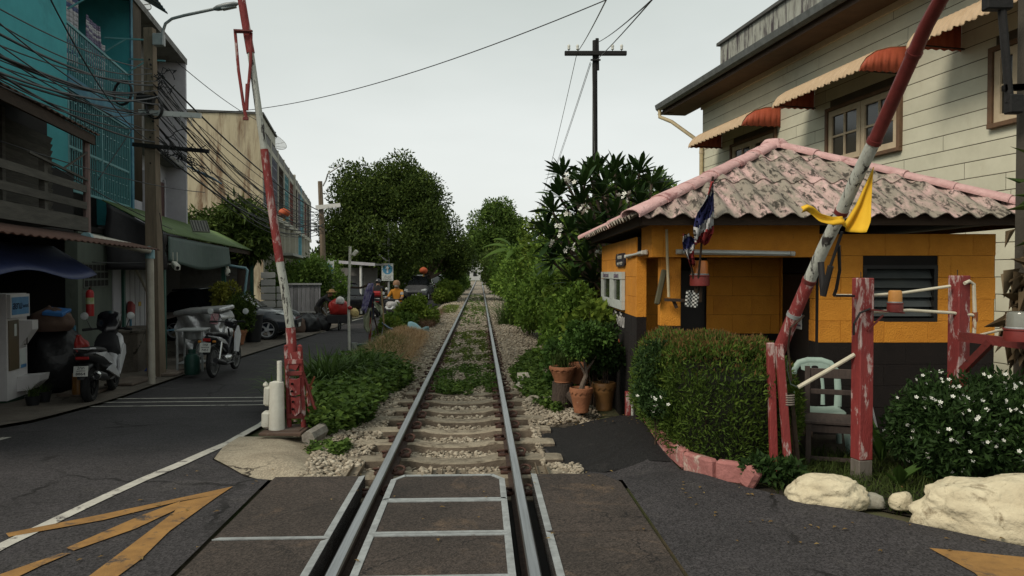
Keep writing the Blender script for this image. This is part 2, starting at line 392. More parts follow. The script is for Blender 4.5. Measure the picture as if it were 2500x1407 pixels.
def blades(P, h, w, g, lean=.5, segs=3, wind=None, droop=.6):
    """narrow arching grass or strap leaves"""
    n = len(P); a = g.uniform(0, 6.28, n); d = np.stack([np.cos(a), np.sin(a), np.zeros(n)], 1)
    if wind is not None: d = _unit(d + np.array(wind))
    s_ = np.stack([-d[:, 1], d[:, 0], np.zeros(n)], 1); h = np.asarray(h) * g.uniform(.55, 1.25, n); ln = lean * g.uniform(.3, 1.5, n); V = []
    for k in range(segs + 1):
        t = k / segs; c = P + d * (h * ln * t ** 1.6)[:, None]; c[:, 2] += h * (t - droop * ln * t ** 3 * .6)
        ww = w * (1 - .55 * t if k < segs else 0.06)
        V += [c - s_ * ww, c + s_ * ww]
    V = np.stack(V, 1).reshape(-1, 3); b = (np.arange(n) * (2 * segs + 2))[:, None]
    F = np.concatenate([np.concatenate([b + np.array([[2 * k, 2 * k + 1, 2 * k + 3, 2 * k + 2]])], 1) for k in range(segs)], 0)
    return V, np.concatenate([F[:, [0, 1, 2]], F[:, [0, 2, 3]]])
far = lambda bx, by, d: ((bx - 1250) / 1850 * d, d, 1.57 + (665 - by) / 1850 * d)     # image pixel coordinates and an estimated depth, turned into a world point
def G_(seed): return np.random.default_rng(seed)

# ------------------------------------------------------------------ the lie of the land

def _sm(a,b,x):
    t=min(1,max(0,(x-a)/(b-a)));return t*t*(3-2*t)
_XR=[(-50,-2.9),(8,-2.9),(9.5,-3.0),(14,-3.4),(20,-3.9),(27,-4.0),(52,-4.8),(100,-7.0)]
def XR(y):
    if y<=_XR[0][0]: return _XR[0][1]
    for (a,p),(b,q) in zip(_XR,_XR[1:]):
        if y<=b: return p+(q-p)*(y-a)/(b-a)
    return _XR[-1][1]
def HZ(x,y):
    xt=-.245-.0421*y;sx=x-xt;hs=-.42*_sm(5,12.5,y);ht=-.17*_sm(5.8,5.95,y)
    if sx<=0:
        t=_sm(XR(y),xt-1.25,x) if XR(y)<xt-1.25 else 1.0
        return hs+(ht-hs)*t+.24*math.exp(-((sx+1.95)/.5)**2)*_sm(10.5,13,y)*(1-_sm(25,32,y))
    hr=-.03*_sm(5.8,6.2,y)-.15*_sm(8.4,9.6,y)
    t=_sm(1.25,1.7,sx);return ht+(hr-ht)*t
def sheet(name, poly, mat, off, step=0.3, kind='structure', parent=None, zf=HZ, far=None, smooth=True, label=None, cat=None):
    """a flat-laid sheet with any outline, cut to a grid and draped over the ground `off` above it"""
    from mathutils.geometry import tessellate_polygon
    bm = bmesh.new(); bv = [bm.verts.new((p[0], p[1], 0)) for p in poly]
    for tr in tessellate_polygon([[Vector((p[0], p[1], 0)) for p in poly]]): bm.faces.new([bv[i] for i in tr])
    xs = [p[0] for p in poly]; ys = [p[1] for p in poly]
    def lines(a, b):
        out = []; q = math.floor(a / step) * step + step
        while q < b: out.append(q); q += step * (1 if q < 16 else 4 if q < 40 else 20)
        return out
    for ax, (a, b) in ((0, (min(xs), max(xs))), (1, (min(ys), max(ys)))):
        for q in lines(a, b):
            co = [0, 0, 0]; co[ax] = q; no = [0, 0, 0]; no[ax] = 1
            bmesh.ops.bisect_plane(bm, geom=bm.verts[:] + bm.edges[:] + bm.faces[:], plane_co=co, plane_no=no)
    o_ = OFF.get(parent.name, Vector((0, 0, 0))) if parent is not None else Vector((0, 0, 0))
    for v in bm.verts: v.co.z = zf(v.co.x, v.co.y) + off
    for v in bm.verts: v.co -= o_
    bmesh.ops.recalc_face_normals(bm, faces=bm.faces)
    if bm.faces and sum(f.normal.z for f in bm.faces) < 0: bmesh.ops.reverse_faces(bm, faces=bm.faces)
    me = bpy.data.meshes.new(name); bm.to_mesh(me); bm.free(); me.materials.append(mat)
    if smooth: me.polygons.foreach_set('use_smooth', [True] * len(me.polygons))
    o = bpy.data.objects.new(name, me); put(o, parent); reg(o, tuple(o_))
    return tag(o, label, cat, kind=kind if parent is None else None)
def strip(pts, w):
    """outline of a painted stripe of width w along ground points"""
    l, r = [], []
    for i, p in enumerate(pts):
        a = Vector(pts[max(i - 1, 0)][:2]); b = Vector(pts[min(i + 1, len(pts) - 1)][:2]); d = (b - a).normalized(); n = Vector((-d.y, d.x)) * w / 2
        l.append(Vector(p[:2]) + n); r.append(Vector(p[:2]) - n)
    return l + r[::-1]

M_ASPH = roadm('asphalt', (0.044, 0.040, 0.042), (0.027, 0.025, 0.026), (0.058, 0.053, 0.051), cs=.42)
M_ASPHN = roadm('asphalt_patch', (0.014, 0.013, 0.0135), (0.009, 0.009, 0.009), (0.030, 0.027, 0.026), cs=.3)
M_EARTH = pm('earth', (0.12, 0.095, 0.06), (0.07, 0.06, 0.035), 3, 0.95, bump=0.6, bscale=25, c3=(0.05, 0.07, 0.02), s3=0.8, cut=(.45, .6))
M_PAVE = roadm('pavement_concrete', (0.17, 0.145, 0.12), (0.085, 0.072, 0.06), (0.05, 0.042, 0.036), (.03, .025, .02), .9, .02, .4)
M_PAD = roadm('pale_concrete', (0.40, 0.35, 0.265), (0.20, 0.165, 0.12), (0.11, 0.085, 0.06), (.05, .04, .03), 1.9, .03, .45)
M_WHITEP = pm('white_road_paint', (0.54, 0.52, 0.46), (0.38, 0.36, 0.32), 8, 0.8, c3=(0.07, 0.06, 0.06), s3=7.0, cut=(.56, .64), bump=.2, bscale=120)
M_YELP = pm('yellow_road_paint', (0.33, 0.175, 0.05), (0.21, 0.11, 0.035), 7, 0.85, c3=(0.055, 0.045, 0.04), s3=5.5, cut=(.55, .66), bump=.2, bscale=120)

def ground_grid():
    xs = sorted(set([-600, -250, -120, -60, -30, -20, -14] + [round(-10 + .3 * i, 2) for i in range(60)] + [9, 11, 14, 20, 30, 60, 120, 250, 600]))
    ys = sorted(set([-300, -60, -20, -8, -3, 0, 2, 4] + [round(5 + .3 * i, 2) for i in range(60)] + [24 + 1.5 * i for i in range(16)] + [52, 60, 75, 100, 150, 250, 500, 1500]))
    n = len(ys); mb = MB()
    mb.add([(x, y, HZ(x, y) - 0.05 - (.13 if 1.4 < y < 6.1 and -1.5 < x < .7 else 0) - (.16 if 5.8 < y < 11 and abs(x + .245 + .0421 * y) < 1.4 else 0)) for x in xs for y in ys], [(i * n + j, (i + 1) * n + j, (i + 1) * n + j + 1, i * n + j + 1) for i in range(len(xs) - 1) for j in range(n - 1)])
    o = mb.obj('ground', M_EARTH, None, smooth=True); return tag(o, kind='structure')
ground_grid()

ROADP = [(-14, -8), (14, -8), (14, 0.6), (5.5, 2.6), (2.95, 4.30), (2.0, 5.2), (1.68, 5.55), (1.36, 6.1), (1.36, 7.2), (1.42, 8.42), (.36, 8.46), (.27, 7.6), (.40, 6.9), (.72, 6.38), (.83, 5.85),
         (1.015, 1.5), (-1.665, 1.5), (-1.85, 5.85), (-1.92, 6.15), (-2.2, 6.25), (-2.62, 6.6), (-2.75, 7.2), (-2.86, 8.2), (-3.0, 9.5), (-3.4, 14), (-3.9, 20), (-4.0, 27), (-4.8, 52), (-7, 100), (-10.5, 100), (-8.2, 52), (-6.25, 27),
         (-6.3, 15), (-6.2, 12.5), (-6.0, 10.5), (-5.75, 9), (-5.8, 7.8), (-7, 6.4), (-14, 3)]
sheet('road', ROADP, M_ASPH, 0.0)
sheet('asphalt_path', [(1.34, 6.35), (1.36, 7.2), (1.40, 8.40), (.38, 8.44), (.30, 7.6), (.43, 6.9), (.72, 6.5)], M_ASPHN, 0.006)
sheet('pavement', [(-6.3, 15), (-6.2, 12.5), (-6.0, 10.5), (-5.75, 9), (-5.8, 7.8), (-7, 6.4), (-14, 3), (-14, 14), (-9.0, 24), (-10.6, 34), (-7.2, 34), (-6.25, 27)], M_PAVE, 0.035, zf=lambda x, y: min(HZ(x, y), -0.1))

# painted markings
sheet('edge_line', strip([(-2.917,4.088,0.000), (-2.919,4.288,0.000), (-2.878,4.808,0.000), (-2.824,5.468,-0.005), (-2.776,6.308,-0.038), (-2.775,7.407,-0.104), (-2.954,8.925,-0.225), (-3.190,10.103,-0.319)], 0.09), M_WHITEP, 0.006)
for a, b in (((-6.313,11.781,-0.409), (-3.801,11.961,-0.413)), ((-6.224,11.362,-0.394), (-3.668,11.541,-0.399)), ((-6.103,10.882,-0.370), (-3.505,11.102,-0.380))):
    sheet('stop_line', strip([a, b], 0.07), M_WHITEP, 0.006)
sheet('kerb_line', strip([(-6.370,17.762,-0.420), (-6.463,19.563,-0.420), (-6.422,21.763,-0.420), (-6.378,24.044,-0.420), (-6.247,25.364,-0.420)], 0.10), M_WHITEP, 0.006)
sheet('kerb_line', strip([(-6.546,28.525,-0.420), (-6.524,31.725,-0.420), (-6.074,36.807,-0.420)], 0.12), M_WHITEP, 0.006)
sheet('kerb_line', strip([(-5.134,7.387,-0.101), (-5.181,7.746,-0.128)], 0.09), M_WHITEP, 0.006)
def yl(pts): sheet('yellow_hatching', pts, M_YELP, 0.007)
yl([(-3.033,4.508,0.000), (-2.664,4.848,0.000), (-2.317,5.208,-0.000), (-2.039,5.508,-0.001), (-2.070,5.308,-0.000), (-2.268,5.148,-0.000), (-2.584,4.748,0.000), (-2.974,4.448,0.000)])
yl([(-2.268,5.148,-0.000), (-2.391,4.828,0.000), (-2.529,4.268,0.000), (-2.464,4.228,0.000), (-2.298,4.588,0.000), (-2.211,4.968,0.000)])
yl([(-2.509,4.188,0.000), (-2.599,4.008,0.000), (-2.723,3.728,0.000), (-2.561,3.728,0.000), (-2.511,4.008,0.000), (-2.457,4.188,0.000)])
yl([(-2.039,5.508,-0.001), (-2.070,5.308,-0.000), (-2.259,5.128,-0.000), (-2.203,4.908,0.000), (-2.185,4.268,0.000), (-2.184,4.168,0.000), (-2.175,3.728,0.000), (-2.032,3.728,0.000), (-2.022,4.088,0.000), (-2.070,4.548,0.000), (-2.055,5.248,-0.000)])
yl([(2.366,4.268,0.000), (2.811,4.128,0.000), (2.992,4.068,0.000), (2.615,3.448,0.000), (2.314,3.448,0.000), (2.407,3.908,0.000)])

# the rough concrete apron at the foot of the left barrier
padp = [(-1.82, 5.86), (-1.92, 6.14), (-2.22, 6.24), (-2.60, 6.58), (-2.72, 7.1), (-2.80, 7.75), (-2.05, 7.9), (-1.98, 7.3), (-1.80, 7.25), (-1.72, 6.95), (-1.60, 6.6), (-1.50, 6.2), (-1.42, 5.86)]
def padz(x, y):
    """a low worn hump that dies out into the asphalt along its rim"""
    d = 9.0; n = len(padp)
    for i in range(n):
        a, b = Vector(padp[i]), Vector(padp[(i + 1) % n]); e = b - a; t = max(0, min(1, (Vector((x, y)) - a).dot(e) / e.length_squared)); d = min(d, (Vector((x, y)) - a - e * t).length)
    top = max(HZ(x, y), -.045 - .03 * max(0, y - 6)) + .012 * math.sin(7 * x + 3 * y) * math.sin(4 * y - 2 * x)
    k = _sm(0, .35, d); return max(HZ(x, y) * (1 - k) + top * k, HZ(x, y) - .004)
sheet('concrete_apron', padp, M_PAD, 0.012, step=.12, zf=padz)
kb = MB(); kb.tube([(-1.98, 7.32, -.04), (-1.93, 7.6, -.03), (-1.97, 7.9, -.06), (-2.0, 8.25, -.1)], [.07, .075, .07, .05], 7)
kb.obj('kerb_stone', pm('grey_stone', (.3, .28, .24), (.16, .14, .12), 9, .95, bump=.7, bscale=30), smooth=40, label='rounded grey kerb stone beside the weeds at the left barrier', cat='kerb')
for i, (x0, y0, l, w, z0) in enumerate([(-6.75, 13.4, .9, .5, 0), (-6.55, 14.5, .7, .45, 0), (-6.9, 12.2, .8, .5, 0)]):
    m = MB(); m.box((x0, y0, -.355), (w, l, .05), (0, 0, R(3 * i)), .012)
    m.obj('drain_cover', pm('drain_concrete', (.20, .16, .13), (.10, .075, .06), 6, .9, bump=.4, bscale=50, vary=.2), label=['rusty brown drain cover in front of the blue broom', 'drain cover beside the dark motorcycle', 'drain cover beside the white scooter'][i], cat='drain cover', group='drain covers along the kerb')

# ------------------------------------------------------------------ the railway track
M_RAILS = pm('rail_rust', (0.060, 0.036, 0.026), (0.030, 0.019, 0.015), 18, .85, bump=.4, bscale=60)
M_RAILT = pm('rail_steel', (0.42, 0.43, 0.44), (0.24, 0.245, 0.25), 2.0, .33, metal=.9, stretch=(30, .6, 1), spec=.5)
M_SLEEP = pm('sleeper_concrete', (0.33, 0.285, 0.215), (0.20, 0.17, 0.125), 8, .92, bump=.6, bscale=60, c3=(0.085, 0.065, 0.045), s3=4, cut=(.50, .64), vary=.2, stretch=(1, 1.6, 1.6))
M_SLEEPD = pm('dark_sleeper_side', (0.17, 0.135, 0.10), (0.08, 0.062, 0.046), 6, .95, bump=.5, bscale=50, c3=(.24, .20, .15), s3=5, cut=(.62, .74), vary=.2)  # darker brown tone for the long side faces of every sleeper
M_CLIP = pm('rusty_clip', (0.085, 0.038, 0.026), (0.04, 0.02, 0.015), 30, .75, bump=.3, bscale=80)
trk = thing('railway_track', 'single metre gauge railway track running straight away to the horizon', 'railway track', (0, 5, -.15), TRK_M)
prof = [(-.055, -.13), (.055, -.13), (.055, -.118), (.01, -.105), (.01, -.05), (.034, -.038), (.035, -.008), (.027, 0), (-.027, 0), (-.035, -.008), (-.034, -.038), (-.01, -.05), (-.01, -.105), (-.055, -.118)]
for sx in (-.53, .53):
    m = MB()
    ys = [-4, 3, 6, 9, 13, 20, 40, 80, 150]
    rings = [[(sx + a, y, b) for a, b in prof] for y in ys]; m.ring_loft(rings)
    n = len(prof); k = 0
    for i in range(len(ys) - 1):
        for j in range(n):
            if j in (7, 6, 8): m.mi[i * n + j] = 1
    m.obj('rail', [M_RAILS, M_RAILT], trk, smooth=25)
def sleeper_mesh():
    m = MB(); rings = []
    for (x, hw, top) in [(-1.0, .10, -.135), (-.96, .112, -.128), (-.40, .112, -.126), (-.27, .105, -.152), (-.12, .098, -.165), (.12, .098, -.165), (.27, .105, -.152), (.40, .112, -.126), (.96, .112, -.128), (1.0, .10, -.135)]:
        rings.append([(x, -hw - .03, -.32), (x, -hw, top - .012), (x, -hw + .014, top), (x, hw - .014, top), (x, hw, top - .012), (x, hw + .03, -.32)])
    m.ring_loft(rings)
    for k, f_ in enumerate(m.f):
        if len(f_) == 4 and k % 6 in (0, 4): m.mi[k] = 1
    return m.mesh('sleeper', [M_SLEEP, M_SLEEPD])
def clip_mesh():
    m = MB(); pts = []
    for i in range(11):
        a = R(-30 + 24 * i); pts.append((.05 * math.cos(a) * .9, .045 * math.sin(a), .018 + .028 * math.sin(math.pi * i / 10)))
    m.tube([(-.035, -.05, .0)] + pts + [(-.02, .0, .03)], .0105, 6)
    m.box((-.01, 0, .0), (.10, .09, .03), None, .006)
    return m.mesh('rail_clip', M_CLIP, smooth=50)
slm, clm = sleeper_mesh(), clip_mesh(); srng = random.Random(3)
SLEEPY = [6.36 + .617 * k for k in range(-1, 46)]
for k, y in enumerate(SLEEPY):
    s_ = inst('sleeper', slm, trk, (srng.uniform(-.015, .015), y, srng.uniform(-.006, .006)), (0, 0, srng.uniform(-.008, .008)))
    if k < 26:
        for sx in (-.53, .53):
            for e in (-1, 1):
                c = inst('rail_clip', clm, s_, (sx + e * .085, srng.uniform(-.012, .012), -.112), (0, 0, 0 if e > 0 else math.pi))
# ballast: pale broken stone between and around the sleepers
M_BALLB = pm('ballast_bed', (0.34, 0.30, 0.24), (0.14, 0.115, 0.09), 30, .95, bump=1.0, bscale=45, c3=(0.12, 0.09, 0.06), s3=1.6, cut=(.55, .7))
def balz(x, y):
    s_ = x + .245 + .0421 * y; e = max(0, abs(s_) - 1.35)
    return -.20 + .075 * _sm(10.2, 12.0, y) - .22 * e - .03 * (1 - _sm(9.6, 10.8, y)) * (1 - _sm(.95, 1.25, abs(s_)))
sheet('ballast_bed', [(-.245 - .0421 * y - 1.9, y) for y in (5.82, 10, 20, 40, 60, 140)] + [(-.245 - .0421 * y + 1.8, y) for y in (140, 60, 40, 20, 10, 8.5)] + [(.30, 7.6), (.62, 6.3), (.60, 5.82)], M_BALLB, 0.0, zf=balz, step=.25)
def scatter_ballast():
    g = G_(11); M_ST = [leafm('ballast_stone', (.12, .095, .07), (.33, .285, .22), (.52, .47, .38), .95, 0.0)]
    n = 46000; y = 5.86 / (1 - g.uniform(0, .885, n)); s_ = g.uniform(-1.75, 1.72, n)
    sl = np.array(SLEEPY); near = np.abs(y[:, None] - sl[None]).min(1) < .12
    keep = ~((np.abs(np.abs(s_) - .53) < .075)) & ~(near & (np.abs(s_) < .86 + .12 * np.sin(y * 5 + s_)) & (y < 10.6) & (g.uniform(size=n) < .95))
    x = -.245 - .0421 * y + s_; keep &= ~((y < 8.5) & (x > .30 + np.where(y < 6.7, .30, 0))) & ~((y < 8.0) & (x < -1.75 + (y - 6) * -.1))
    keep &= ~((y > 10.6) & (g.uniform(size=n) < .25))
    x, y = x[keep], y[keep]
    z = np.array([balz(a, b) for a, b in zip(x, y)]) + g.uniform(-.005, .03, len(x)) + np.where((y < 10.8) & (np.abs(x + .245 + .0421 * y) > .8), .075, 0)
    V, F = stones(np.stack([x, y, z], 1), np.clip(.019 + .0005 * y, .018, .04), g)
    npobj('ballast_stones', V, F, M_ST, kind='stuff', label='pale broken ballast stone spread under and beside the rails', cat='ballast')
    # a few larger pale slabs of stone right of the track
scatter_ballast()
for i, (px, w, l, rz) in enumerate([((0.348,10.706,-0.170), .34, .24, .3), ((0.429,9.886,-0.170), .3, .22, 1.0), ((0.214,11.266,-0.170), .22, .2, .5)]):
    m = MB(); g = G_(40 + i); V, F = stones(np.array([[px[0], px[1], px[2] + .0]]), [1.0], g, .16)
    m.add([(px[0] + (a - px[0]) * w * .62, px[1] + (b - px[1]) * l * .62, px[2] + .02 + (c - px[2]) * .30) for a, b, c in V], F.tolist())
    m.obj('flat_stone', pm('flat_stone', (.55, .50, .42), (.38, .34, .27), 8, .95, bump=.5), label=['largest flat pale stone on the ballast right of the rails', 'flat pale stone next to the asphalt path', 'small flat pale stone nearest the right rail'][i], cat='stone')

# ------------------------------------------------------------------ level crossing panels
M_PANEL = roadm('panel_concrete', (0.060, 0.047, 0.040), (0.030, 0.025, 0.022), (0.115, 0.080, 0.055), cs=1.1, cw=.006, speck=.8)
M_STEELF = pm('worn_steel', (0.40, 0.42, 0.42), (0.24, 0.25, 0.25), 12, .55, metal=.35, c3=(.12, .09, .07), s3=6, cut=(.62, .72), bump=.2)
def panel(name, label, s0, s1, y0, y1, frame_sides, chamfer=None, group='crossing panels', cuts=0.0):
    t = thing(name, label, 'crossing panel', ((s0 + s1) / 2, (y0 + y1) / 2, -.14), TRK_M, group=group)
    g = .004; pts = [(s0, y0 + g), (s1, y0 + g), (s1, y1 - g), (s0, y1 - g)]
    if chamfer == 'both': pts = [(s0, y0 + g), (s1, y0 + g), (s1, y1 - .14), (s1 - .085, y1 - g), (s0 + .085, y1 - g), (s0, y1 - .14)]
    if chamfer == 'right': pts = [(s0, y0 + g), (s1, y0 + g), (s1, y1 - .25), (s1 - .12, y1 - g), (s0, y1 - g)]
    m = MB(); m.prism([(x, y, -.14) for x, y in pts], (0, 0, .136)); m.obj('slab', M_PANEL, t)
    n = len(pts)
    for i in frame_sides:
        a, b = Vector(pts[i]), Vector(pts[(i + 1) % n]); d = (b - a).normalized(); nn = Vector((-d.y, d.x)); w = .034 if (i in (0,) or abs(d.x) > .5) else .042
        m = MB(); q = [a, b, b + nn * w - d * (w if n == 4 else w * .4), a + nn * w + d * (w if n == 4 else w * .4)]
        m.prism([(p.x, p.y, -.12) for p in q], (0, 0, .122)); m.obj('edge_angle', M_STEELF, t)
    return t
ys = [5.86, 5.205, 4.53, 3.86, 3.2, 2.54, 1.88]
for i in range(len(ys) - 1):
    panel('crossing_panel', ['farthest panel between the rails with clipped corners', 'second panel from the far end between the rails', 'panel between the rails at the bottom edge of the picture', 'fourth panel from the far end between the rails', 'fifth panel from the far end between the rails', 'nearest panel between the rails'][i], -.43, .43, ys[i + 1], ys[i], [0, 1, 2, 3] if i else [0, 1, 2, 3, 4, 5], 'both' if i == 0 else None)
for i, (a, b) in enumerate([(4.47, 5.86), (3.1, 4.47), (1.73, 3.1)]):
    panel('crossing_panel', ['far outer panel left of the rails with a pale scuff', 'near outer panel left of the rails', 'outer panel left of the rails nearest the viewer'][i], -1.33, -.645, a, b, [1, 0])
for i, (a, b) in enumerate([(4.54, 5.86), (3.2, 4.54), (1.86, 3.2)]):
    panel('crossing_panel', ['far outer panel right of the rails, paler and clipped at one corner', 'near outer panel right of the rails', 'outer panel right of the rails nearest the viewer'][i], .64, 1.30, a, b, ([3, 0] if i else [4]), 'right' if i == 0 else None)
# dark bed under the crossing
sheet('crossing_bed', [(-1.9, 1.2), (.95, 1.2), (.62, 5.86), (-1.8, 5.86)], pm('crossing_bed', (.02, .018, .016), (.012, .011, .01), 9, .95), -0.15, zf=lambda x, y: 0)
M_CHAN = pm('channel_steel', (0.20, 0.16, 0.11), (0.12, 0.09, 0.06), 10, .7, metal=.3, c3=(.3, .27, .2), s3=5, cut=(.55, .7))
for i, (sx, y0, y1) in enumerate([(-.80, 5.84, 6.55), (-.115, 5.84, 6.42), (.08, 5.84, 6.42), (.76, 5.84, 6.52)]):
    t = thing('steel_channel', ['steel channel left of the left rail on the first sleeper', 'left one of two steel channels between the rails', 'right one of two steel channels between the rails', 'steel channel right of the right rail on the first sleeper'][i], 'steel channel', (sx, y0, -.12), TRK_M, group='steel channels ahead of the panels')
    m = MB(); m.box((sx, (y0 + y1) / 2, -.115), (.085, y1 - y0, .008))
    m.obj('channel_web', M_CHAN, t)
    for e in (-1, 1):
        m = MB(); m.box((sx + e * .0425, (y0 + y1) / 2, -.098), (.007, y1 - y0, .045)); m.obj('flange', M_CHAN, t)
    m = MB()
    for q in range(3): m.lathe([(.008, 0), (.008, .006), (0, .007)], 8, (sx, y0 + .25 + .1 * q, -.111))
    m.obj('bolt_head', pm('bolt', (.05, .04, .03), None, 20), t)

# ------------------------------------------------------------------ the crossing keeper's hut
M_YEL = pm('ochre_wall_paint', (0.62, 0.255, 0.028), (0.52, 0.20, 0.020), 5, .85, bump=.5, bscale=70, vary=.035, c3=(.40, .15, .022), s3=1.6, cut=(.55, .8), c4=(.30, .12, .03), s4=9, cut4=(.66, .76))
M_DKB = pm('dark_brown_wall_paint', (0.011, 0.0075, 0.0065), (0.007, 0.005, 0.0045), 6, .95, bump=.35, bscale=90, vary=.08)
M_PINK = pm('faded_pink_cement', (0.60, 0.41, 0.385), (0.47, 0.31, 0.29), 6, .92, bump=.5, bscale=60, c3=(0.27, 0.235, 0.19), s3=1.7, cut=(.40, .54), c4=(0.045, 0.038, 0.03), s4=8.0, cut4=(.50, .60), stretch=(2.6, .75, .75), vary=.08)
M_PINKC = pm('faded_pink_ridge', (0.62, 0.40, 0.385), (0.48, 0.28, 0.27), 9, .92, bump=.5, bscale=60, c3=(0.24, 0.10, 0.10), s3=4.0, cut=(.56, .68), c4=(.06, .05, .04), s4=9, cut4=(.60, .68), vary=.08)
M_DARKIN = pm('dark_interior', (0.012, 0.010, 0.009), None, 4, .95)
M_TIMB = pm('dark_timber', (0.05, 0.030, 0.018), (0.028, 0.018, 0.012), 5, .85, bump=.3, bscale=30, stretch=(1, 1, 6))
HB = -.26
hut = thing('keeper_hut', 'ochre block hut with dark base and pink corrugated hipped roof beside the crossing', 'hut', (3.1, 9.4, HB))
BH = .2185
def block_wall(parent, name, p0, du, width, z0, rows, bw, bh, th, matf, holes=(), seed=1, gap=.0025, stagger=.5, brk=None, minw=.03, core=True, corem=None, bev=.0025):
    """courses of single blocks (or boards) between holes (u0,u1,z0,z1); each block a mesh of its own, alike ones share data"""
    du = Vector(du).normalized(); nr = Vector((du.y, -du.x, 0)); p0 = Vector(p0); cache = {}; rg = random.Random(seed)
    ang = math.atan2(du.y, du.x)
    for r in range(rows):
        za, zb = z0 + r * bh, z0 + (r + 1) * bh
        segs = [(0.0, width)]
        for (h0, h1, g0, g1) in holes:
            if zb <= g0 + .02 or za >= g1 - .02: continue
            nx = []
            for (a, b) in segs:
                if h1 <= a or h0 >= b: nx.append((a, b)); continue
                if h0 > a: nx.append((a, h0))
                if h1 < b: nx.append((h1, b))
            segs = nx
        for (a, b) in segs:
            q = math.floor(a / bw) * bw - (stagger * bw if r % 2 else 0) if brk is None else a - rg.uniform(0, bw)
            while q < b - 1e-6:
                u0, u1 = max(a, q), min(b, q + bw); q += bw
                if u1 - u0 < minw: continue
                key = (round(u1 - u0, 2), id(matf(r)))
                if key not in cache:
                    m = MB(); m.box((0, 0, 0), (u1 - u0 - gap, th, bh - gap), None, bev); cache[key] = m.mesh(name, matf(r))
                c = p0 + du * ((u0 + u1) / 2) + Vector((0, 0, (za + zb) / 2)) + nr * (rg.uniform(-.0012, .0012))
                inst(name, cache[key], parent, c, (0, 0, ang))
    if core:
        m = MB(); k = 0
        segs = sorted(set([0.0, width] + [q for h in holes for q in h[:2]])); zz = sorted(set([z0, z0 + rows * bh] + [q for h in holes for q in h[2:] if z0 < q < z0 + rows * bh]))
        for a, b in zip(segs, segs[1:]):
            for za, zb in zip(zz, zz[1:]):
                um, zm = (a + b) / 2, (za + zb) / 2
                if any(h[0] < um < h[1] and h[2] < zm < h[3] for h in holes): continue
                c = p0 + du * um + Vector((0, 0, zm)); m.box(c, (b - a, th * .72, zb - za), (0, 0, ang))
        m.obj('wall_core', corem or M_DARKIN, parent)
ZB = .862                                      # foot of the ochre paint on the front; the block courses run from the ground
rows_f = 9
zb0 = ZB - 5 * BH
fm = lambda r: M_DKB if r < 5 else M_YEL
# front wall right of the porch, with the louvred window
block_wall(hut, 'wall_block', (3.08, 7.65, 0), (1, 0, 0), 1.77, zb0, 10, .44, BH, .10, fm, [(3.524 - 3.08, 4.272 - 3.08, 1.072, 1.640)], 3)
# its side towards the porch, with a door; the wall behind the porch, with a doorway; the wall facing the track
block_wall(hut, 'wall_block', (3.13, 8.72, 0), (0, -1, 0), 1.02, zb0, 9, .44, BH, .10, fm, [(0.06, .86, -1, 1.56)], 4)
block_wall(hut, 'wall_block', (1.44, 8.77, 0), (1, 0, 0), 1.64, zb0, 9, .44, BH, .10, fm, [(.25, .80, -1, 1.60)], 5)
fl = lambda r: M_DKB if r < 6 else M_YEL
block_wall(hut, 'wall_block', (1.40, 11.40, 0), (0, -1, 0), 3.16, zb0, 10, .44, BH, .10, fl, [], 6)
block_wall(hut, 'wall_block', (4.80, 7.70, 0), (0, 1, 0), 3.7, zb0, 10, .44, BH, .10, fm, [], 7)
block_wall(hut, 'wall_block', (4.75, 11.35, 0), (-1, 0, 0), 3.3, zb0, 10, .44, BH, .10, fm, [], 8)
m = MB(); m.box((1.40, 8.215, (1.087 + 1.75) / 2), (.104, .05, .663)); m.box((1.40, 8.215, .41), (.104, .05, 1.354 - .01)); m.mi[6:] = [1] * 6
m.obj('door_jamb', [M_YEL, M_DKB], hut)
# corner pillar, beams round the porch
m = MB(); m.box((1.615, 7.78, (1.02 + 1.72) / 2), (.205, .16, .70), None, .006); m.obj('porch_pillar', M_YEL, hut)
m = MB(); m.box((1.615, 7.78, (1.02 + HB) / 2), (.200, .155, 1.02 - HB - .002), None, .006); m.obj('pillar_base', M_DKB, hut)
m = MB(); m.box((2.30, 7.66, 1.885), (1.56, .12, .33), None, .004); m.obj('front_beam', M_YEL, hut)
m = MB(); m.box((1.46, 7.905, 1.885), (.12, .60, .33), None, .004); m.obj('side_beam', M_YEL, hut)
m = MB(); m.box((3.1, 9.5, 2.055), (3.5, 3.7, .02)); m.obj('ceiling', M_TIMB, hut)
m = MB(); m.box((3.1, 9.5, HB + .11), (3.34, 3.72, .2)); m.obj('floor_slab', M_DKB, hut)
# doors, dark inside
m = MB(); m.box((3.105, 8.26, .62), (.03, .78, 1.86)); m.obj('door', pm('dark_door', (.022, .018, .016), None, 8, .6), hut)
m = MB(); m.box((1.97, 8.80, .66), (.54, .03, 1.86)); d = m.obj('door', pm('dark_door', (.022, .018, .016)), hut)
m = MB(); m.box((2.0, 10.2, .9), (1.1, .05, 2.2)); m.obj('inner_wall', M_DARKIN, hut)
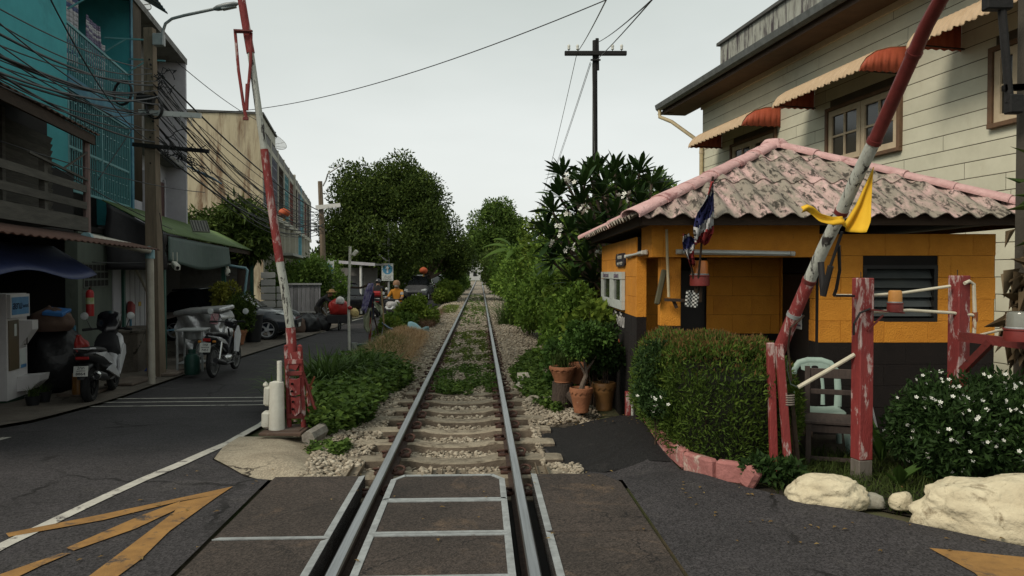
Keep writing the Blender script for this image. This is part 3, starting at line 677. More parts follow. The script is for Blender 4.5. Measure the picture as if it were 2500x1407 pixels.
# louvred window
wx0, wx1, wz0, wz1 = 3.524, 4.272, 1.072, 1.640
win = MB(); cxw = (wx0 + wx1) / 2; w_, h_ = wx1 - wx0, wz1 - wz0
for c, d in (((cxw, 7.645, wz0 + .018), (w_ - .001, .09, .036)), ((cxw, 7.645, wz1 - .018), (w_ - .001, .09, .036)), ((wx0 + .018, 7.645, (wz0 + wz1) / 2), (.036, .09, h_ - .073)), ((wx1 - .018, 7.645, (wz0 + wz1) / 2), (.036, .09, h_ - .073))): win.box(c, d)
wino = win.obj('window_frame', pm('black_frame', (.012, .011, .010), None, 9, .5), hut)
M_LOUV = pm('louvre_glass', (0.055, 0.062, 0.060), (0.04, 0.045, 0.045), 3, .25, spec=.5)
for i in range(5):
    m = MB(); z = wz0 + .07 + i * (h_ - .10) / 4.9
    m.box((cxw, 7.66, z + .03), (w_ - .08, .006, .105), (R(-28), 0, 0)); m.obj('louvre_pane', M_LOUV, wino)
m = MB(); m.box((cxw, 7.72, (wz0 + wz1) / 2), (w_, .02, h_)); m.obj('backing', M_DARKIN, wino)
m = MB(); m.lathe([(0, .022), (.018, .018), (.024, 0), (.018, -.018), (0, -.022)], 10, (cxw + .0, 7.69, wz1 - .075)); m.obj('lamp_bulb', pm('warm_bulb', (.9, .8, .6), emit=(1.0, .82, .5, 1.6)), wino)

# corrugated roof: single sheets in overlapping rows on each slope, clipped along the hips
EX0, EX1, EY0, EY1, EZ = 1.13, 5.17, 7.10, 11.83, 2.075
RX, RY0, RY1, RZ = 3.12, 9.05, 9.90, 3.045
def roof_face(parent, eave0, eave1, run, top0, top1, rows, sheet_w, wl=.205, amp=.026, single=True, clipP=()):
    """a slope: eave from eave0 to eave1; `run` points from the eave up to the ridge line"""
    e0, e1, run = Vector(eave0), Vector(eave1), Vector(run); du = (e1 - e0); W = du.length; du.normalize()
    nrm = du.cross(run.normalized()); nrm = nrm if nrm.z > 0 else -nrm; Lr = run.length; rd = run.normalized()
    for (t0, t1) in rows:
        n = max(1, round(W / sheet_w)); sw = W / n
        for i in range(n):
            a, b = i * sw - .012, (i + 1) * sw + .012; nu, nv = max(4, int((b - a) / wl * 8)), 3
            bm = bmesh.new(); g = []
            lift = .014 if t0 > 0 else 0; kk = RNG.uniform(-.006, .006)
            for iu in range(nu + 1):
                u = a + (b - a) * iu / nu; hgt = amp * math.sin(2 * math.pi * u / wl) + (.006 if i % 2 else 0)
                for iv in range(nv + 1):
                    v = Lr * (t0 + (t1 - t0) * iv / nv) + (kk if iv == 0 else 0)
                    g.append(bm.verts.new(e0 + du * u + rd * v + nrm * (hgt + .03 + lift * (1 - iv / nv))))
            for iu in range(nu):
                for iv in range(nv):
                    q = iu * (nv + 1) + iv; bm.faces.new((g[q], g[q + nv + 1], g[q + nv + 2], g[q + 1]))
            for co, no in clipP:
                bmesh.ops.bisect_plane(bm, geom=bm.verts[:] + bm.edges[:] + bm.faces[:], plane_co=co, plane_no=no, clear_outer=True)
            if len(bm.faces) == 0: bm.free(); continue
            ext = bmesh.ops.extrude_face_region(bm, geom=bm.faces[:]); vv = [q for q in ext['geom'] if isinstance(q, bmesh.types.BMVert)]
            bmesh.ops.translate(bm, verts=vv, vec=nrm * -.008)
            bmesh.ops.recalc_face_normals(bm, faces=bm.faces)
            bmesh.ops.translate(bm, verts=bm.verts, vec=-OFF[parent.name])
            me = bpy.data.meshes.new('roof_sheet'); bm.to_mesh(me); bm.free(); me.materials.append(M_PINK); smoothen(me, 50)
            o = bpy.data.objects.new('roof_sheet', me); put(o, parent)
def hip_plane(c, apex, inside):
    c, apex, inside = Vector(c), Vector(apex), Vector(inside); h = (apex - c); n = Vector((h.y, -h.x, 0)).normalized()
    if (inside - c).dot(n) > 0: n = -n
    return (c, n)
A0, A1 = (RX, RY0, RZ), (RX, RY1, RZ); mid = (RX, (RY0 + RY1) / 2, 2)
FL, FR, BL, BR = (EX0, EY0, EZ), (EX1, EY0, EZ), (EX0, EY1, EZ), (EX1, EY1, EZ)
roof_face(hut, FL, FR, (0, RY0 - EY0, RZ - EZ), 0, 1, [(0, .46), (.42, .80), (.76, 1.0)], .82, clipP=[hip_plane(FL, A0, (RX, 7.2, 2)), hip_plane(FR, A0, (RX, 7.2, 2))])
roof_face(hut, FL, BL, (RX - EX0, 0, RZ - EZ), 0, 1, [(0, .46), (.42, .80), (.76, 1.0)], .82, clipP=[hip_plane(FL, A0, (1.2, 9.4, 2)), hip_plane(BL, A1, (1.2, 9.4, 2))])
roof_face(hut, FR, BR, (RX - EX1, 0, RZ - EZ), 0, 1, [(0, .52), (.48, 1.0)], 1.6, clipP=[hip_plane(FR, A0, (5.1, 9.4, 2)), hip_plane(BR, A1, (5.1, 9.4, 2))])
roof_face(hut, BL, BR, (0, RY1 - EY1, RZ - EZ), 0, 1, [(0, .52), (.48, 1.0)], 1.35, clipP=[hip_plane(BL, A1, (RX, 11.7, 2)), hip_plane(BR, A1, (RX, 11.7, 2))])
def caps(parent, p, q, n):
    p, q = Vector(p), Vector(q); d = (q - p) / n; dn = d.normalized(); side = dn.cross(Vector((0, 0, 1))).normalized(); up = side.cross(dn)
    for i in range(n):
        a, b = p + d * i - dn * .03, p + d * (i + 1) + dn * .04; m = MB(); rings = []
        for (c, r) in ((a, .100), ((a + b) / 2, .092), (b, .084)):
            ro = [c + side * (r * math.cos(R(200 - 22 * k)) * 1.15) + up * (r * .62 * math.sin(R(200 - 22 * k)) + .035 + .004 * (i % 2)) for k in range(11)]
            ri = [c + side * ((r - .013) * math.cos(R(-20 + 22 * k)) * 1.15) + up * ((r - .013) * .62 * math.sin(R(-20 + 22 * k)) + .035) for k in range(11)]
            rings.append(ro + ri)
        m.ring_loft(rings); m.obj('ridge_cap', M_PINKC, parent, smooth=45)
caps(hut, FL, A0, 6); caps(hut, FR, A0, 6); caps(hut, BL, A1, 5); caps(hut, BR, A1, 5); caps(hut, A0, A1, 2)
m = MB(); m.lathe([(.17, -.02), (.16, .05), (.11, .10), (.0, .115)], 12, (RX, RY0, RZ + .0)); m.obj('ridge_cap', M_PINKC, hut, smooth=50, label='domed cap where the hips meet')
# fascia boards and rafters below the eave
for a, b in (((EX0 + .1, EY0 + .09), (EX1 - .1, EY0 + .09)), ((EX0 + .1, EY0 + .12), (EX0 + .1, EY1 - .1)), ((EX1 - .1, EY0 + .12), (EX1 - .1, EY1 - .1)), ((EX0 + .1, EY1 - .09), (EX1 - .1, EY1 - .09))):
    m = MB(); m.bar((*a, 2.065), (*b, 2.065), .03, .10); m.obj('fascia_board', M_TIMB, hut)
for i in range(8):
    x = 1.4 + i * .5; m = MB(); m.bar((x, 7.22, 2.06), (x, 7.62, 2.12), .05, .09); m.obj('rafter_end', M_TIMB, hut)

# fluorescent lamps on the beams, notice board, plaques, graffiti, no smoking notice
M_WHITEM = pm('white_enamel', (.55, .53, .47), (.42, .40, .34), 9, .5, c3=(.25, .20, .13), s3=6, cut=(.62, .72))
M_TUBE = pm('tube_glass', (.62, .66, .64), (.55, .58, .56), 3, .25)
def tube_lamp(label, a, b, out):
    a, b, out = Vector(a), Vector(b), Vector(out); d = (b - a).normalized()
    t = thing('fluorescent_lamp', label, 'lamp', (a + b) / 2, group='fluorescent lamps under the hut eaves')
    m = MB(); m.bar(a, b, .03, .05, b=.006); m.obj('batten', M_WHITEM, t)
    m = MB(); m.tube([a + d * .06 + out * .035, b - d * .06 + out * .035], .014, 10); m.obj('tube', M_TUBE, t, smooth=40)
    for p in (a + d * .03, b - d * .03): m = MB(); m.box(p + out * .03, (.05, .05, .045), None, .01); m.obj('tube_holder', M_WHITEM, t)
tube_lamp('long fluorescent lamp across the front of the hut', (1.635, 7.57, 1.775), (2.82, 7.57, 1.755), (0, -1, 0))
tube_lamp('fluorescent lamp along the hut wall that faces the track', (1.375, 7.75, 1.775), (1.36, 8.85, 1.755), (-1, 0, -.1))
nb = thing('notice_board', 'white framed twin notice board on the hut wall facing the track', 'notice board', (1.33, 10.0, 1.1))
for i, (y0, y1) in enumerate(((9.02, 9.98), (10.0, 11.1))):
    m = MB(); zc0, zc1 = 1.12, 1.575
    for c, d in (((1.325, (y0 + y1) / 2, zc0 + .05), (.04, y1 - y0, .10)), ((1.325, (y0 + y1) / 2, zc1 - .045), (.04, y1 - y0, .09)), ((1.325, y0 + .07, (zc0 + zc1) / 2), (.04, .14, zc1 - zc0 - .194)), ((1.325, y1 - .07, (zc0 + zc1) / 2), (.04, .14, zc1 - zc0 - .194))): m.box(c, d)
    f = m.obj('board_frame', pm('chalky_white', (.50, .53, .50), (.40, .43, .40), 12, .8), nb)
    m = MB(); m.box((1.335, (y0 + y1) / 2, (zc0 + zc1) / 2), (.012, y1 - y0 - .28, zc1 - zc0 - .19)); m.obj('pane', glassm('board_glass', (.03, .035, .03)), f)
    text('lettering', ['แจ้งเหตุ', 'ป้ายประกาศ'][i], .085, face_M((1.303, (y0 + y1) / 2, zc1 - .05), (0, -1, 0)), pm('violet_ink', (.12, .08, .13)), f, sx=1.6)
pq = thing('plaque', 'small dark plaque with white lettering above the notice board', 'sign', (1.335, 9.3, 1.66))
m = MB(); m.prism([(1.345, y, z) for y, z in ((8.95, 1.68), (8.95, 1.76), (9.02, 1.80), (9.62, 1.80), (9.7, 1.76), (9.7, 1.68), (9.62, 1.64), (9.02, 1.64))], (-.02, 0, 0)); m.obj('plate', pm('plaque_black', (.03, .025, .035), None, 6, .5), pq)
text('lettering', 'กั้นถนน', .075, face_M((1.322, 9.33, 1.755), (0, -1, 0)), M_WHITEM, pq, sx=1.7)
text('lettering', 'กม.1+109', .06, face_M((1.322, 9.33, 1.675), (0, -1, 0)), M_WHITEM, pq, sx=1.9)
text('painted_lettering', 'ขุนจังกัน', .22, face_M((1.343, 9.75, .97), (0, -1, 0)), pm('white_brush_paint', (.6, .58, .56)), hut, sx=1.9, bold=.004)
text('painted_lettering', 'ห้าม', .12, face_M((1.343, 9.4, .66), (0, -1, 0)), pm('orange_brush_paint', (.45, .12, .05)), hut, sx=2.0, bold=.003)
ns = thing('paper_notice', 'small white paper notice on the dark door inside the porch', 'notice', (3.07, 8.1, 1.0))
m = MB(); m.box((3.078, 8.12, 1.06), (.004, .16, .20)); m.obj('paper', pm('notice_paper', (.55, .55, .52)), ns)
m = MB(); Mr = face_M((3.075, 8.12, 1.085), (0, -1, 0)); m.lathe([(.05, 0), (.05, .002), (.042, .002), (.042, 0)], 18, Mr.translation, Mr.to_3x3()); m.obj('ring', pm('notice_red', (.35, .04, .04)), ns)
m = MB(); m.bar((3.073, 8.155, 1.05), (3.073, 8.085, 1.12), .002, .01); m.obj('stroke', pm('notice_red', (.35, .04, .04)), ns)
m = MB(); m.box((3.074, 8.12, 1.0), (.002, .11, .02)); m.obj('stroke', pm('violet_ink', (.12, .08, .13)), ns)
# flat key box hung on the pillar
m = MB(); m.box((1.503, 7.665, 1.42), (.055, .04, .36), (0, R(12), 0), .01); kx = m.obj('wall_box', pm('dull_olive', (.10, .09, .05), None, 8, .6), None, label='narrow dull box hung at a tilt on the porch pillar', cat='box')
# pipe down the pillar with its bracket, flags and beacon
M_CREAM = pm('cream_pvc', (.50, .42, .26), (.42, .34, .2), 8, .5)
m = MB(); m.tube([(1.548, 7.60, 2.0), (1.557, 7.60, 1.7), (1.573, 7.60, 1.32)], .014, 8)
m.obj('conduit_pipe', M_CREAM, None, smooth=40, label='thin cream pipe running down the porch pillar', cat='pipe')
brk = thing('flag_bracket', 'dark iron bracket with clamp standing out from the porch pillar', 'bracket', (1.561, 7.6, 1.3))
m = MB(); m.bar((1.533,7.620,1.294), (1.855,7.520,1.285), .03, .03); m.obj('arm', M_TIMB, brk)
m = MB(); m.bar((1.620,7.620,1.294), (1.657,7.620,1.211), .03, .03); m.obj('lug', M_TIMB, brk)

# flags
M_FLR, M_FLW, M_FLB = pm('flag_red', (.32, .035, .035), None, 9, .8), pm('flag_white', (.60, .60, .60), None, 9, .8), pm('flag_blue', (.030, .034, .13), None, 9, .8)
def furled(name, label, pole, cloth_pts, w, mats, wob, nseg=22, group=None, bands=None):
    """a flag hanging in folds from a leaning pole: a pleated strip of cloth down the listed points"""
    t = thing(name, label, 'flag', pole[0], group=group)
    m = MB(); m.tube(pole, .011, 8); m.obj('pole', M_TIMB, t, smooth=40)
    pts = [Vector(p) for p in cloth_pts]; m = MB(); n = len(pts); nc = 14
    def at(t_):
        q = t_ * (n - 1); i = min(int(q), n - 2); return pts[i].lerp(pts[i + 1], q - i), (w[i] + (w[i + 1] - w[i]) * (q - i))
    for j in range(nseg):
        for i in range(nc):
            q = []
            for (a, b) in ((i, j), (i + 1, j), (i + 1, j + 1), (i, j + 1)):
                c, ww = at(b / nseg); u = a / nc - .5
                q.append(c + Vector((u * ww, -.03 * math.sin(u * wob + b * .35) - .02 * math.sin(u * 11), .012 * math.sin(u * 9 + b * .4))))
            m.cur = bands(i / nc, j / nseg); m.add(q, [(0, 1, 2, 3)])
    o = m.obj('cloth', mats, t, smooth=True)
    bm = bmesh.new(); bm.from_mesh(o.data); bmesh.ops.remove_doubles(bm, verts=bm.verts, dist=.0004); bm.to_mesh(o.data); bm.free()
    sm_ = o.modifiers.new('thickness', 'SOLIDIFY'); sm_.thickness = .003
    return t
def thai(shift):
    def f(u, v):
        q = v * .80 + u * .22 + shift
        return 0 if q < .15 else 1 if q < .30 else 2 if q < .58 else 1 if q < .74 else 0
    return f
furled('national_flag', 'red, white and blue flag furled on its pole at the hut eave', [(1.839,6.950,2.443), (1.811,7.200,1.978), (1.825,7.500,1.286)],
       [(1.826,6.940,2.389), (1.818,6.980,2.274), (1.803,7.050,2.121), (1.799,7.120,1.973), (1.796,7.200,1.838)], [.02, .07, .17, .19, .13], [M_FLR, M_FLW, M_FLB], 14, bands=thai(0.0), group='flags at the hut')
furled('national_flag', 'smaller red, white and blue flag hanging limp below the eave', [(1.663,7.300,1.936), (1.751,7.400,1.630), (1.842,7.500,1.258)],
       [(1.670,7.260,1.931), (1.698,7.280,1.857), (1.711,7.300,1.755), (1.750,7.360,1.630)], [.09, .13, .10, .05], [M_FLR, M_FLW, M_FLB], 12, bands=thai(.10), group='flags at the hut')
# beacons
M_AMB = pm('amber_lens', (.62, .20, .035), (.52, .16, .03), 4, .3, spec=.5)
M_AMBF = pm('amber_lens_faded', (.58, .27, .07), (.48, .21, .05), 9, .55, spec=.4)
M_REDP = pm('red_enamel', (.22, .035, .03), (.15, .025, .022), 9, .5, c3=(.35, .14, .12), s3=7, cut=(.62, .72))
M_CLEAR = pm('clear_lens', (.30, .31, .27), (.22, .22, .19), 5, .12, spec=.7, alpha=.75)
def beacon(label, c, r, h, lens, group='warning beacons'):
    t = thing('warning_beacon', label, 'beacon', c, group=group); x, y, z = c
    m = MB(); m.lathe([(0, 0), (r * 1.12, 0), (r * 1.16, .02), (r * 1.12, h * .36), (r * 1.2, h * .38), (r * 1.2, h * .42), (0, h * .42)], 24, c); m.obj('base', M_REDP, t, smooth=35)
    m = MB(); m.lathe([(r, h * .42), (r * 1.0, h * .46), (r * .97, h * .90), (r * .90, h * .97), (r * .7, h), (0, h)], 24, c); m.obj('lens', lens, t, smooth=35)
    m = MB(); m.lathe([(r * 1.03, h * .40), (r * 1.07, h * .45), (r * 1.02, h * .48)], 24, c); m.obj('clamp_ring', M_STEELF, t, smooth=35)
    return t
bx = (1.852,7.480,1.437)
b2 = beacon('amber beacon below the furled flags in front of the hut porch', bx, .083, .25, M_AMB)
m = MB(); m.lathe([(.018, .44 * .25), (.022, .17), (.0, .2)], 8, bx); m.obj('lamp', pm('lamp_orange', (.7, .3, .05)), b2)
m = MB(); m.tube([(bx[0], bx[1], bx[2]), (bx[0], bx[1] + .02, bx[2] - .16)], .03, 8); m.obj('stem', M_TIMB, b2)
# checked cloth hung under the beacon
t = thing('checked_cloth', 'black and white checked cloth hanging under the amber beacon', 'cloth', (1.765,7.500,1.266))
def houn(i, j): return (i + j) % 2
m = MB(); c0 = Vector((1.721,7.470,1.396))
for i in range(7):
    for j in range(9):
        m.cur = houn(i, j); q = []
        for a, b in ((i, j), (i + 1, j), (i + 1, j + 1), (i, j + 1)): q.append(c0 + Vector((a * .018 - b * .002, -.012 * math.sin(a * 1.3), -b * .018 + a * .002 * (-1))))
        m.add(q, [(0, 1, 2, 3)])
o = m.obj('weave', [pm('cloth_black', (.02, .02, .02)), pm('cloth_white', (.5, .5, .47))], t); o.modifiers.new('thickness', 'SOLIDIFY').thickness = .004

# ------------------------------------------------------------------ the boarded house behind
M_SID = pm('cream_board', (0.60, 0.585, 0.46), (0.53, 0.515, 0.40), 3, .8, bump=.15, bscale=60, vary=.03, c3=(.42, .38, .27), s3=.8, cut=(.6, .8))
M_SIDJ = pm('board_joint', (.10, .085, .06), None, 5)
M_WFR = pm('brown_frame', (.16, .09, .05), (.10, .06, .035), 6, .7)
M_SASH = pm('cream_sash', (.55, .45, .31), (.46, .37, .25), 7, .7)
M_WGL = glassm('window_glass', (.016, .017, .016), .1)
HE = 21.75; HS = 6.0          # along the wall: far end and near end
hs = thing('boarded_house', 'large cream boarded house with tin window awnings behind the hut', 'house', (1.5, 14, -.2), HSE_M)
# in the house frame x points away from the track, y along the wall into the distance
def hu(px): return px
W2 = (15.469, 13.358); W1 = (19.793, 17.632); W3 = (11.253, 10.331)
WZ0, WZ1 = 3.73, 4.78
wins = [(W1[1], W1[0], WZ0, WZ1), (W2[1], W2[0], WZ0, WZ1), (W3[1], W3[0], WZ0, WZ1)]
block_wall(hs, 'wall_board', (.02, HS, 0), (0, 1, 0), HE - HS, -.25, 27, 3.6, .25, .03, lambda r: M_SID, [(a - HS, b - HS, c, d) for a, b, c, d in wins], 21, gap=.012, brk=1, minw=.08, corem=M_SIDJ, bev=.003)
m = MB(); m.box((5.0, HE - .05, 3.1), (9.9, .12, 6.8)); m.obj('end_wall', M_SID, hs)
m = MB(); m.box((5.0, HS + .1, 3.1), (9.9, .12, 6.8)); m.obj('end_wall', M_SID, hs)
m = MB(); m.box((.30, (HS + HE) / 2, 3.0), (.1, HE - HS - .4, 6.0)); m.obj('inner_wall', M_DARKIN, hs)
def casement(y0, y1, z0, z1):
    cy, w, h = (y0 + y1) / 2, y1 - y0, z1 - z0; m = MB()
    for c, d in (((-.02, cy, z0 - .03), (.12, w + .16, .07)), ((-.02, cy, z1 + .03), (.10, w + .16, .07)), ((-.02, y0 - .04, (z0 + z1) / 2), (.10, .08, h - .002)), ((-.02, y1 + .04, (z0 + z1) / 2), (.10, .08, h - .002))): m.box(c, d, None, .006)
    f = m.obj('window_frame', M_WFR, hs)
    for k in range(2):
        a, b = y0 + k * w / 2 + .012, y0 + (k + 1) * w / 2 - .012; m = MB(); q = .11
        for c, d in (((-.01, (a + b) / 2, z0 + q / 2 + .01), (.05, b - a, q)), ((-.01, (a + b) / 2, z1 - q / 2 - .01), (.05, b - a, q)), ((-.01, a + q / 2, (z0 + z1) / 2), (.05, q, h - 2 * q - .022)), ((-.01, b - q / 2, (z0 + z1) / 2), (.05, q, h - 2 * q - .022)),
                     ((-.01, (a + b) / 2, (z0 + z1) / 2), (.035, .04, h - 2 * q - .022)), ((-.01, (a + b) / 2, (z0 + z1) / 2 + .0), (.036, b - a - 2 * q - .002, .04))): m.box(c, d)
        m.obj('sash', M_SASH, f)
        for i in (0, 1):
            for j in (0, 1):
                pw = (b - a - 2 * q - .04) / 2; ph = (h - 2 * q - .06) / 2; m = MB()
                m.box((.005, a + q + pw / 2 + i * (pw + .04), z0 + q + .01 + ph / 2 + j * (ph + .04)), (.006, pw, ph)); m.obj('pane', M_WGL, f)
for (y0, y1, a, b) in wins: casement(y0, y1, a, b)
M_AWN = pm('cream_tin', (.50, .37, .24), (.42, .30, .185), 6, .7, c3=(.28, .13, .06), s3=3, cut=(.6, .75))
M_AWR = pm('red_tin', (.42, .095, .045), (.34, .07, .035), 6, .6, c3=(.22, .05, .03), s3=5, cut=(.6, .72), vary=.05)
def awning(label, y0, y1, ztop, rise=.47, out=.93):
    """ribbed tin hood: curved top with a scalloped front edge, closed cheeks at both ends"""
    t = thing('window_awning', label, 'awning', (0, (y0 + y1) / 2, ztop - rise), HSE_M, group='tin awnings over the upstairs windows')
    prof_ = [(0.0, 0), (-.35, -.035), (-.62, -.11), (-.80, -.23), (-.90, -.37), (-.93, -rise)]
    prof_ = [(a * out / .93, b) for a, b in prof_]
    nr = max(8, int((y1 - y0) / .11)); nrib = nr * 4
    def fn(u, v):
        q = v * (len(prof_) - 1); i = min(int(q), len(prof_) - 2); f_ = q - i; x = prof_[i][0] * (1 - f_) + prof_[i + 1][0] * f_; z = prof_[i][1] * (1 - f_) + prof_[i + 1][1] * f_
        rr = .009 * (1 if (int(u * nrib) % 4) in (0, 1) else -1); sc = .035 * (abs(math.sin(u * math.pi * nr / 2)) if v > .99 else 0)
        return (x - rr, y0 + u * (y1 - y0), ztop + z + rr + sc)
    m = MB(); m.grid(fn, nrib, 10); o = m.obj('hood', M_AWN, t, smooth=30); o.modifiers.new('thickness', 'SOLIDIFY').thickness = .006
    for ye in (y0, y1):
        m = MB()
        pts = [(x, z) for x, z in prof_]
        xs_ = [(-out * k / 26) for k in range(27)]
        def top(x):
            for (xa, za), (xb, zb) in zip(prof_, prof_[1:]):
                if xb <= x <= xa: return za + (zb - za) * (x - xa) / (xb - xa)
            return -rise
        rings = []
        for k, x in enumerate(xs_):
            dy = .008 * (1 if k % 2 else -1); zb = ztop - rise + .03 * abs(math.sin(k * .8)) + .1 * (1 - k / 26) * 0
            rings.append([(x, ye + dy, ztop + top(x) - .004), (x, ye + dy, zb)])
        vs_ = [p for r in rings for p in r]; m.add(vs_, [(2 * k, 2 * k + 2, 2 * k + 3, 2 * k + 1) for k in range(26)])
        o = m.obj('cheek', M_AWR, t, smooth=30); o.modifiers.new('thickness', 'SOLIDIFY').thickness = .006
    for ye in (y0 + .1, y1 - .1): m = MB(); m.bar((-.02, ye, ztop - rise + .02), (-out + .04, ye, ztop - rise + .05), .02); m.obj('stay', M_TIMB, t)
awning('farthest tin window awning with a red cheek', 17.42, 20.5, 5.31)
awning('middle tin window awning with a red cheek above the hut roof', 13.12, 16.06, 5.41)
awning('nearest tin window awning at the top right corner', 8.6, 11.95, 5.44)
# eaves, gutter, roof and the upper parapet
m = MB()
for i in range(1): m.box((-.38, (HS + HE) / 2 + .45, 6.28), (.86, HE - HS + 1.9, .03))
m.obj('soffit', pm('soffit_brown', (.12, .07, .04), None, 4, .8), hs)
m = MB(); m.bar((-.03, HS, 6.20), (-.03, HE, 6.20), .05, .12); m.obj('cornice', M_SASH, hs)
m = MB(); m.bar((-.80, HS - .4, 6.30), (-.80, HE + 1.0, 6.30), .03, .22); m.bar((-.80, HE + 1.0, 6.30), (1.2, HE + 1.0, 6.75), .03, .22); m.obj('fascia_board', pm('fascia_brown', (.10, .06, .04), None, 6, .8), hs)
gt = MB(); rings = []
for y in (HS - .4, HE + 1.05):
    rings.append([(-.82, y, 6.44), (-.86, y, 6.30), (-.93, y, 6.28), (-1.0, y, 6.33), (-1.03, y, 6.46), (-1.02, y, 6.46), (-.985, y, 6.345), (-.93, y, 6.30), (-.87, y, 6.315), (-.835, y, 6.44)])
gt.ring_loft(rings); gto = gt.obj('gutter', pm('tarnished_zinc', (.16, .17, .165), (.09, .095, .09), 5, .5, metal=.4), hs)
gb = MB(); gb.box((0, 0, 0), (.24, .035, .02)); gbm = gb.mesh('gutter_strap', pm('tarnished_zinc', (.16, .17, .165)))
for i in range(17): inst('gutter_strap', gbm, gto, Vector((-.93, HS + .4 + i * .98, 6.47)) - OFF[hs.name])
m = MB(); m.grid(lambda u, v: (-.9 + v * 1.2, HS - .4 + u * (HE + 1.3 - HS), 6.43 + v * .3 + .015 * math.sin(u * 160)), 300, 2); o = m.obj('roof', pm('roof_grey', (.2, .2, .19), None, 3, .8), hs, smooth=True); o.modifiers.new('thickness', 'SOLIDIFY').thickness = .02
dp = MB(); dp.tube([(-.93, HE + .9, 6.30), (-.93, HE + .9, 6.1), (-.70, HE + .55, 5.9), (-.12, HE - .05, 5.25), (-.07, HE - .10, 5.1), (-.07, HE - .10, .2)], .055, 10)
dpo = dp.obj('downpipe', M_CREAM, hs, smooth=40)
for z in (4.9, 3.4, 1.6): m = MB(); m.tube([(-.07, HE - .10, z), (-.07, HE - .10, z + .08)], .064, 10); m.obj('pipe_clip', M_SASH, dpo)
M_MOSSC = pm('mossy_concrete', (.34, .35, .31), (.22, .22, .19), 4, .9, bump=.3, c3=(.055, .045, .05), s3=2.2, cut=(.48, .60), stretch=(3, 3, .5))
up_ = thing('upper_parapet', 'stained concrete parapet wall above the roof of the boarded house', 'wall', (.35, 15, 6.4), HSE_M)
m = MB(); m.box((.35, 13.6, 7.05), (.15, 15.2, 1.5)); m.obj('parapet_wall', M_MOSSC, up_)
m = MB(); m.box((3.0, 21.12, 7.05), (5.14, .15, 1.5)); m.obj('parapet_wall', M_MOSSC, up_)
m = MB(); m.box((.33, 13.6, 7.84), (.26, 15.4, .08)); m.box((3.1, 21.16, 7.842), (5.1, .26, .08)); m.obj('coping', pm('coping_dark', (.08, .08, .075), None, 5), up_)

# ------------------------------------------------------------------ right barrier, posts and rails
M_REDW = pm('worn_red_paint', (.235, .035, .032), (.17, .026, .025), 8, .7, bump=.3, bscale=40, c3=(.42, .31, .29), s3=5.5, cut=(.54, .60), stretch=(2.2, 2.2, .7), vary=.08)
M_REDD = pm('dark_red_paint', (.16, .026, .022), (.10, .018, .016), 7, .55, bump=.2, c3=(.05, .02, .018), s3=4, cut=(.58, .7))
M_PEEL = pm('peeling_white_paint', (.46, .47, .42), (.36, .37, .33), 9, .75, bump=.4, bscale=50, c3=(.035, .030, .028), s3=6.0, cut=(.55, .60), stretch=(2.5, 2.5, .7))
M_WHPT = pm('white_paint', (.62, .61, .54), (.52, .50, .43), 7, .7, bump=.3, bscale=50, c3=(.32, .26, .18), s3=4, cut=(.62, .75))
M_PIPE = pm('white_pipe', (.60, .56, .44), (.5, .45, .34), 9, .55, c3=(.28, .10, .05), s3=6, cut=(.64, .72))
rb = thing('barrier_gate', 'raised red and white barrier pole leaning over the hedge on the right', 'barrier gate', (2.12, 5.95, 0.0))
rp_ = [Vector(p) for p in ((2.075,5.920,0.919), (2.152,5.780,1.242), (2.218,5.660,1.506), (2.266,5.520,1.746), (2.316,5.340,1.993), (2.349,5.140,2.249), (2.373,4.980,2.428), (2.396,4.760,2.678), (2.384,4.520,2.869), (2.368,4.360,2.981), (2.348,4.100,3.119), (2.308,3.750,3.286))]
m = MB(); m.tube(rp_[:3], [.051, .049, .047], 14); m.obj('boom_section', M_REDW, rb, smooth=50, label='worn red lower length of the barrier pole')
m = MB(); m.tube(rp_[2:7], [.045, .044, .043, .043, .042], 14); m.obj('boom_section', M_PEEL, rb, smooth=50, label='peeling white length of the barrier pole')
m = MB(); m.tube(rp_[6:], [.043, .043, .042, .041, .040, .040], 14); m.obj('boom_section', M_REDD, rb, smooth=50, label='dark red upper length of the barrier pole')
for a, r_ in ((1, .051), (2, .048), (4, .045), (6, .045), (8, .043)):
    d = (rp_[a + 1] - rp_[a]).normalized(); m = MB(); m.tube([rp_[a] - d * .015, rp_[a] + d * .015], r_ + .004, 14); m.obj('band', M_STEELF if a == 1 else M_REDD, rb, smooth=50)
for i, (x0, x1, y) in enumerate(((1878, 1900, 5.90), (1917, 1937, 5.84))):
    m = MB(); a = Vector((-0.670,1.000,1.926)); top = Vector((((x0 - (14 if i else -4)) - 1250) / 1850 * y, y, 1.02)); bot = Vector(((x1 - 6 - 1250) / 1850 * y, y, -.05))
    m.bar(bot, top, .058, .05, up=(0, 1, 0), b=.006); m.obj('stand_post', M_REDW, rb)
m = MB(); m.bar((2.257,5.950,0.009), (2.194,5.950,0.618), .03, .05, up=(0, 1, 0)); m.obj('stand_post', M_TIMB, rb)
m = MB()
for k in range(5): 
    zc = .62 - k * .018; m.lathe([(.052, -.006), (.058, 0), (.052, .006)], 10, (2.135, 5.86, zc))
m.obj('rope_binding', pm('grey_rope', (.2, .17, .14)), rb)
m = MB(); m.tube([rp_[1] + Vector((.07, -.02, 0)), (2.098,5.700,1.154), (2.117,5.800,0.989), (2.163,5.850,0.730)], .008, 6); m.obj('cable', M_TIMB, rb)
yf = thing('yellow_flag', 'plain yellow flag hanging from the raised barrier pole', 'flag', (2.330,5.200,1.865))
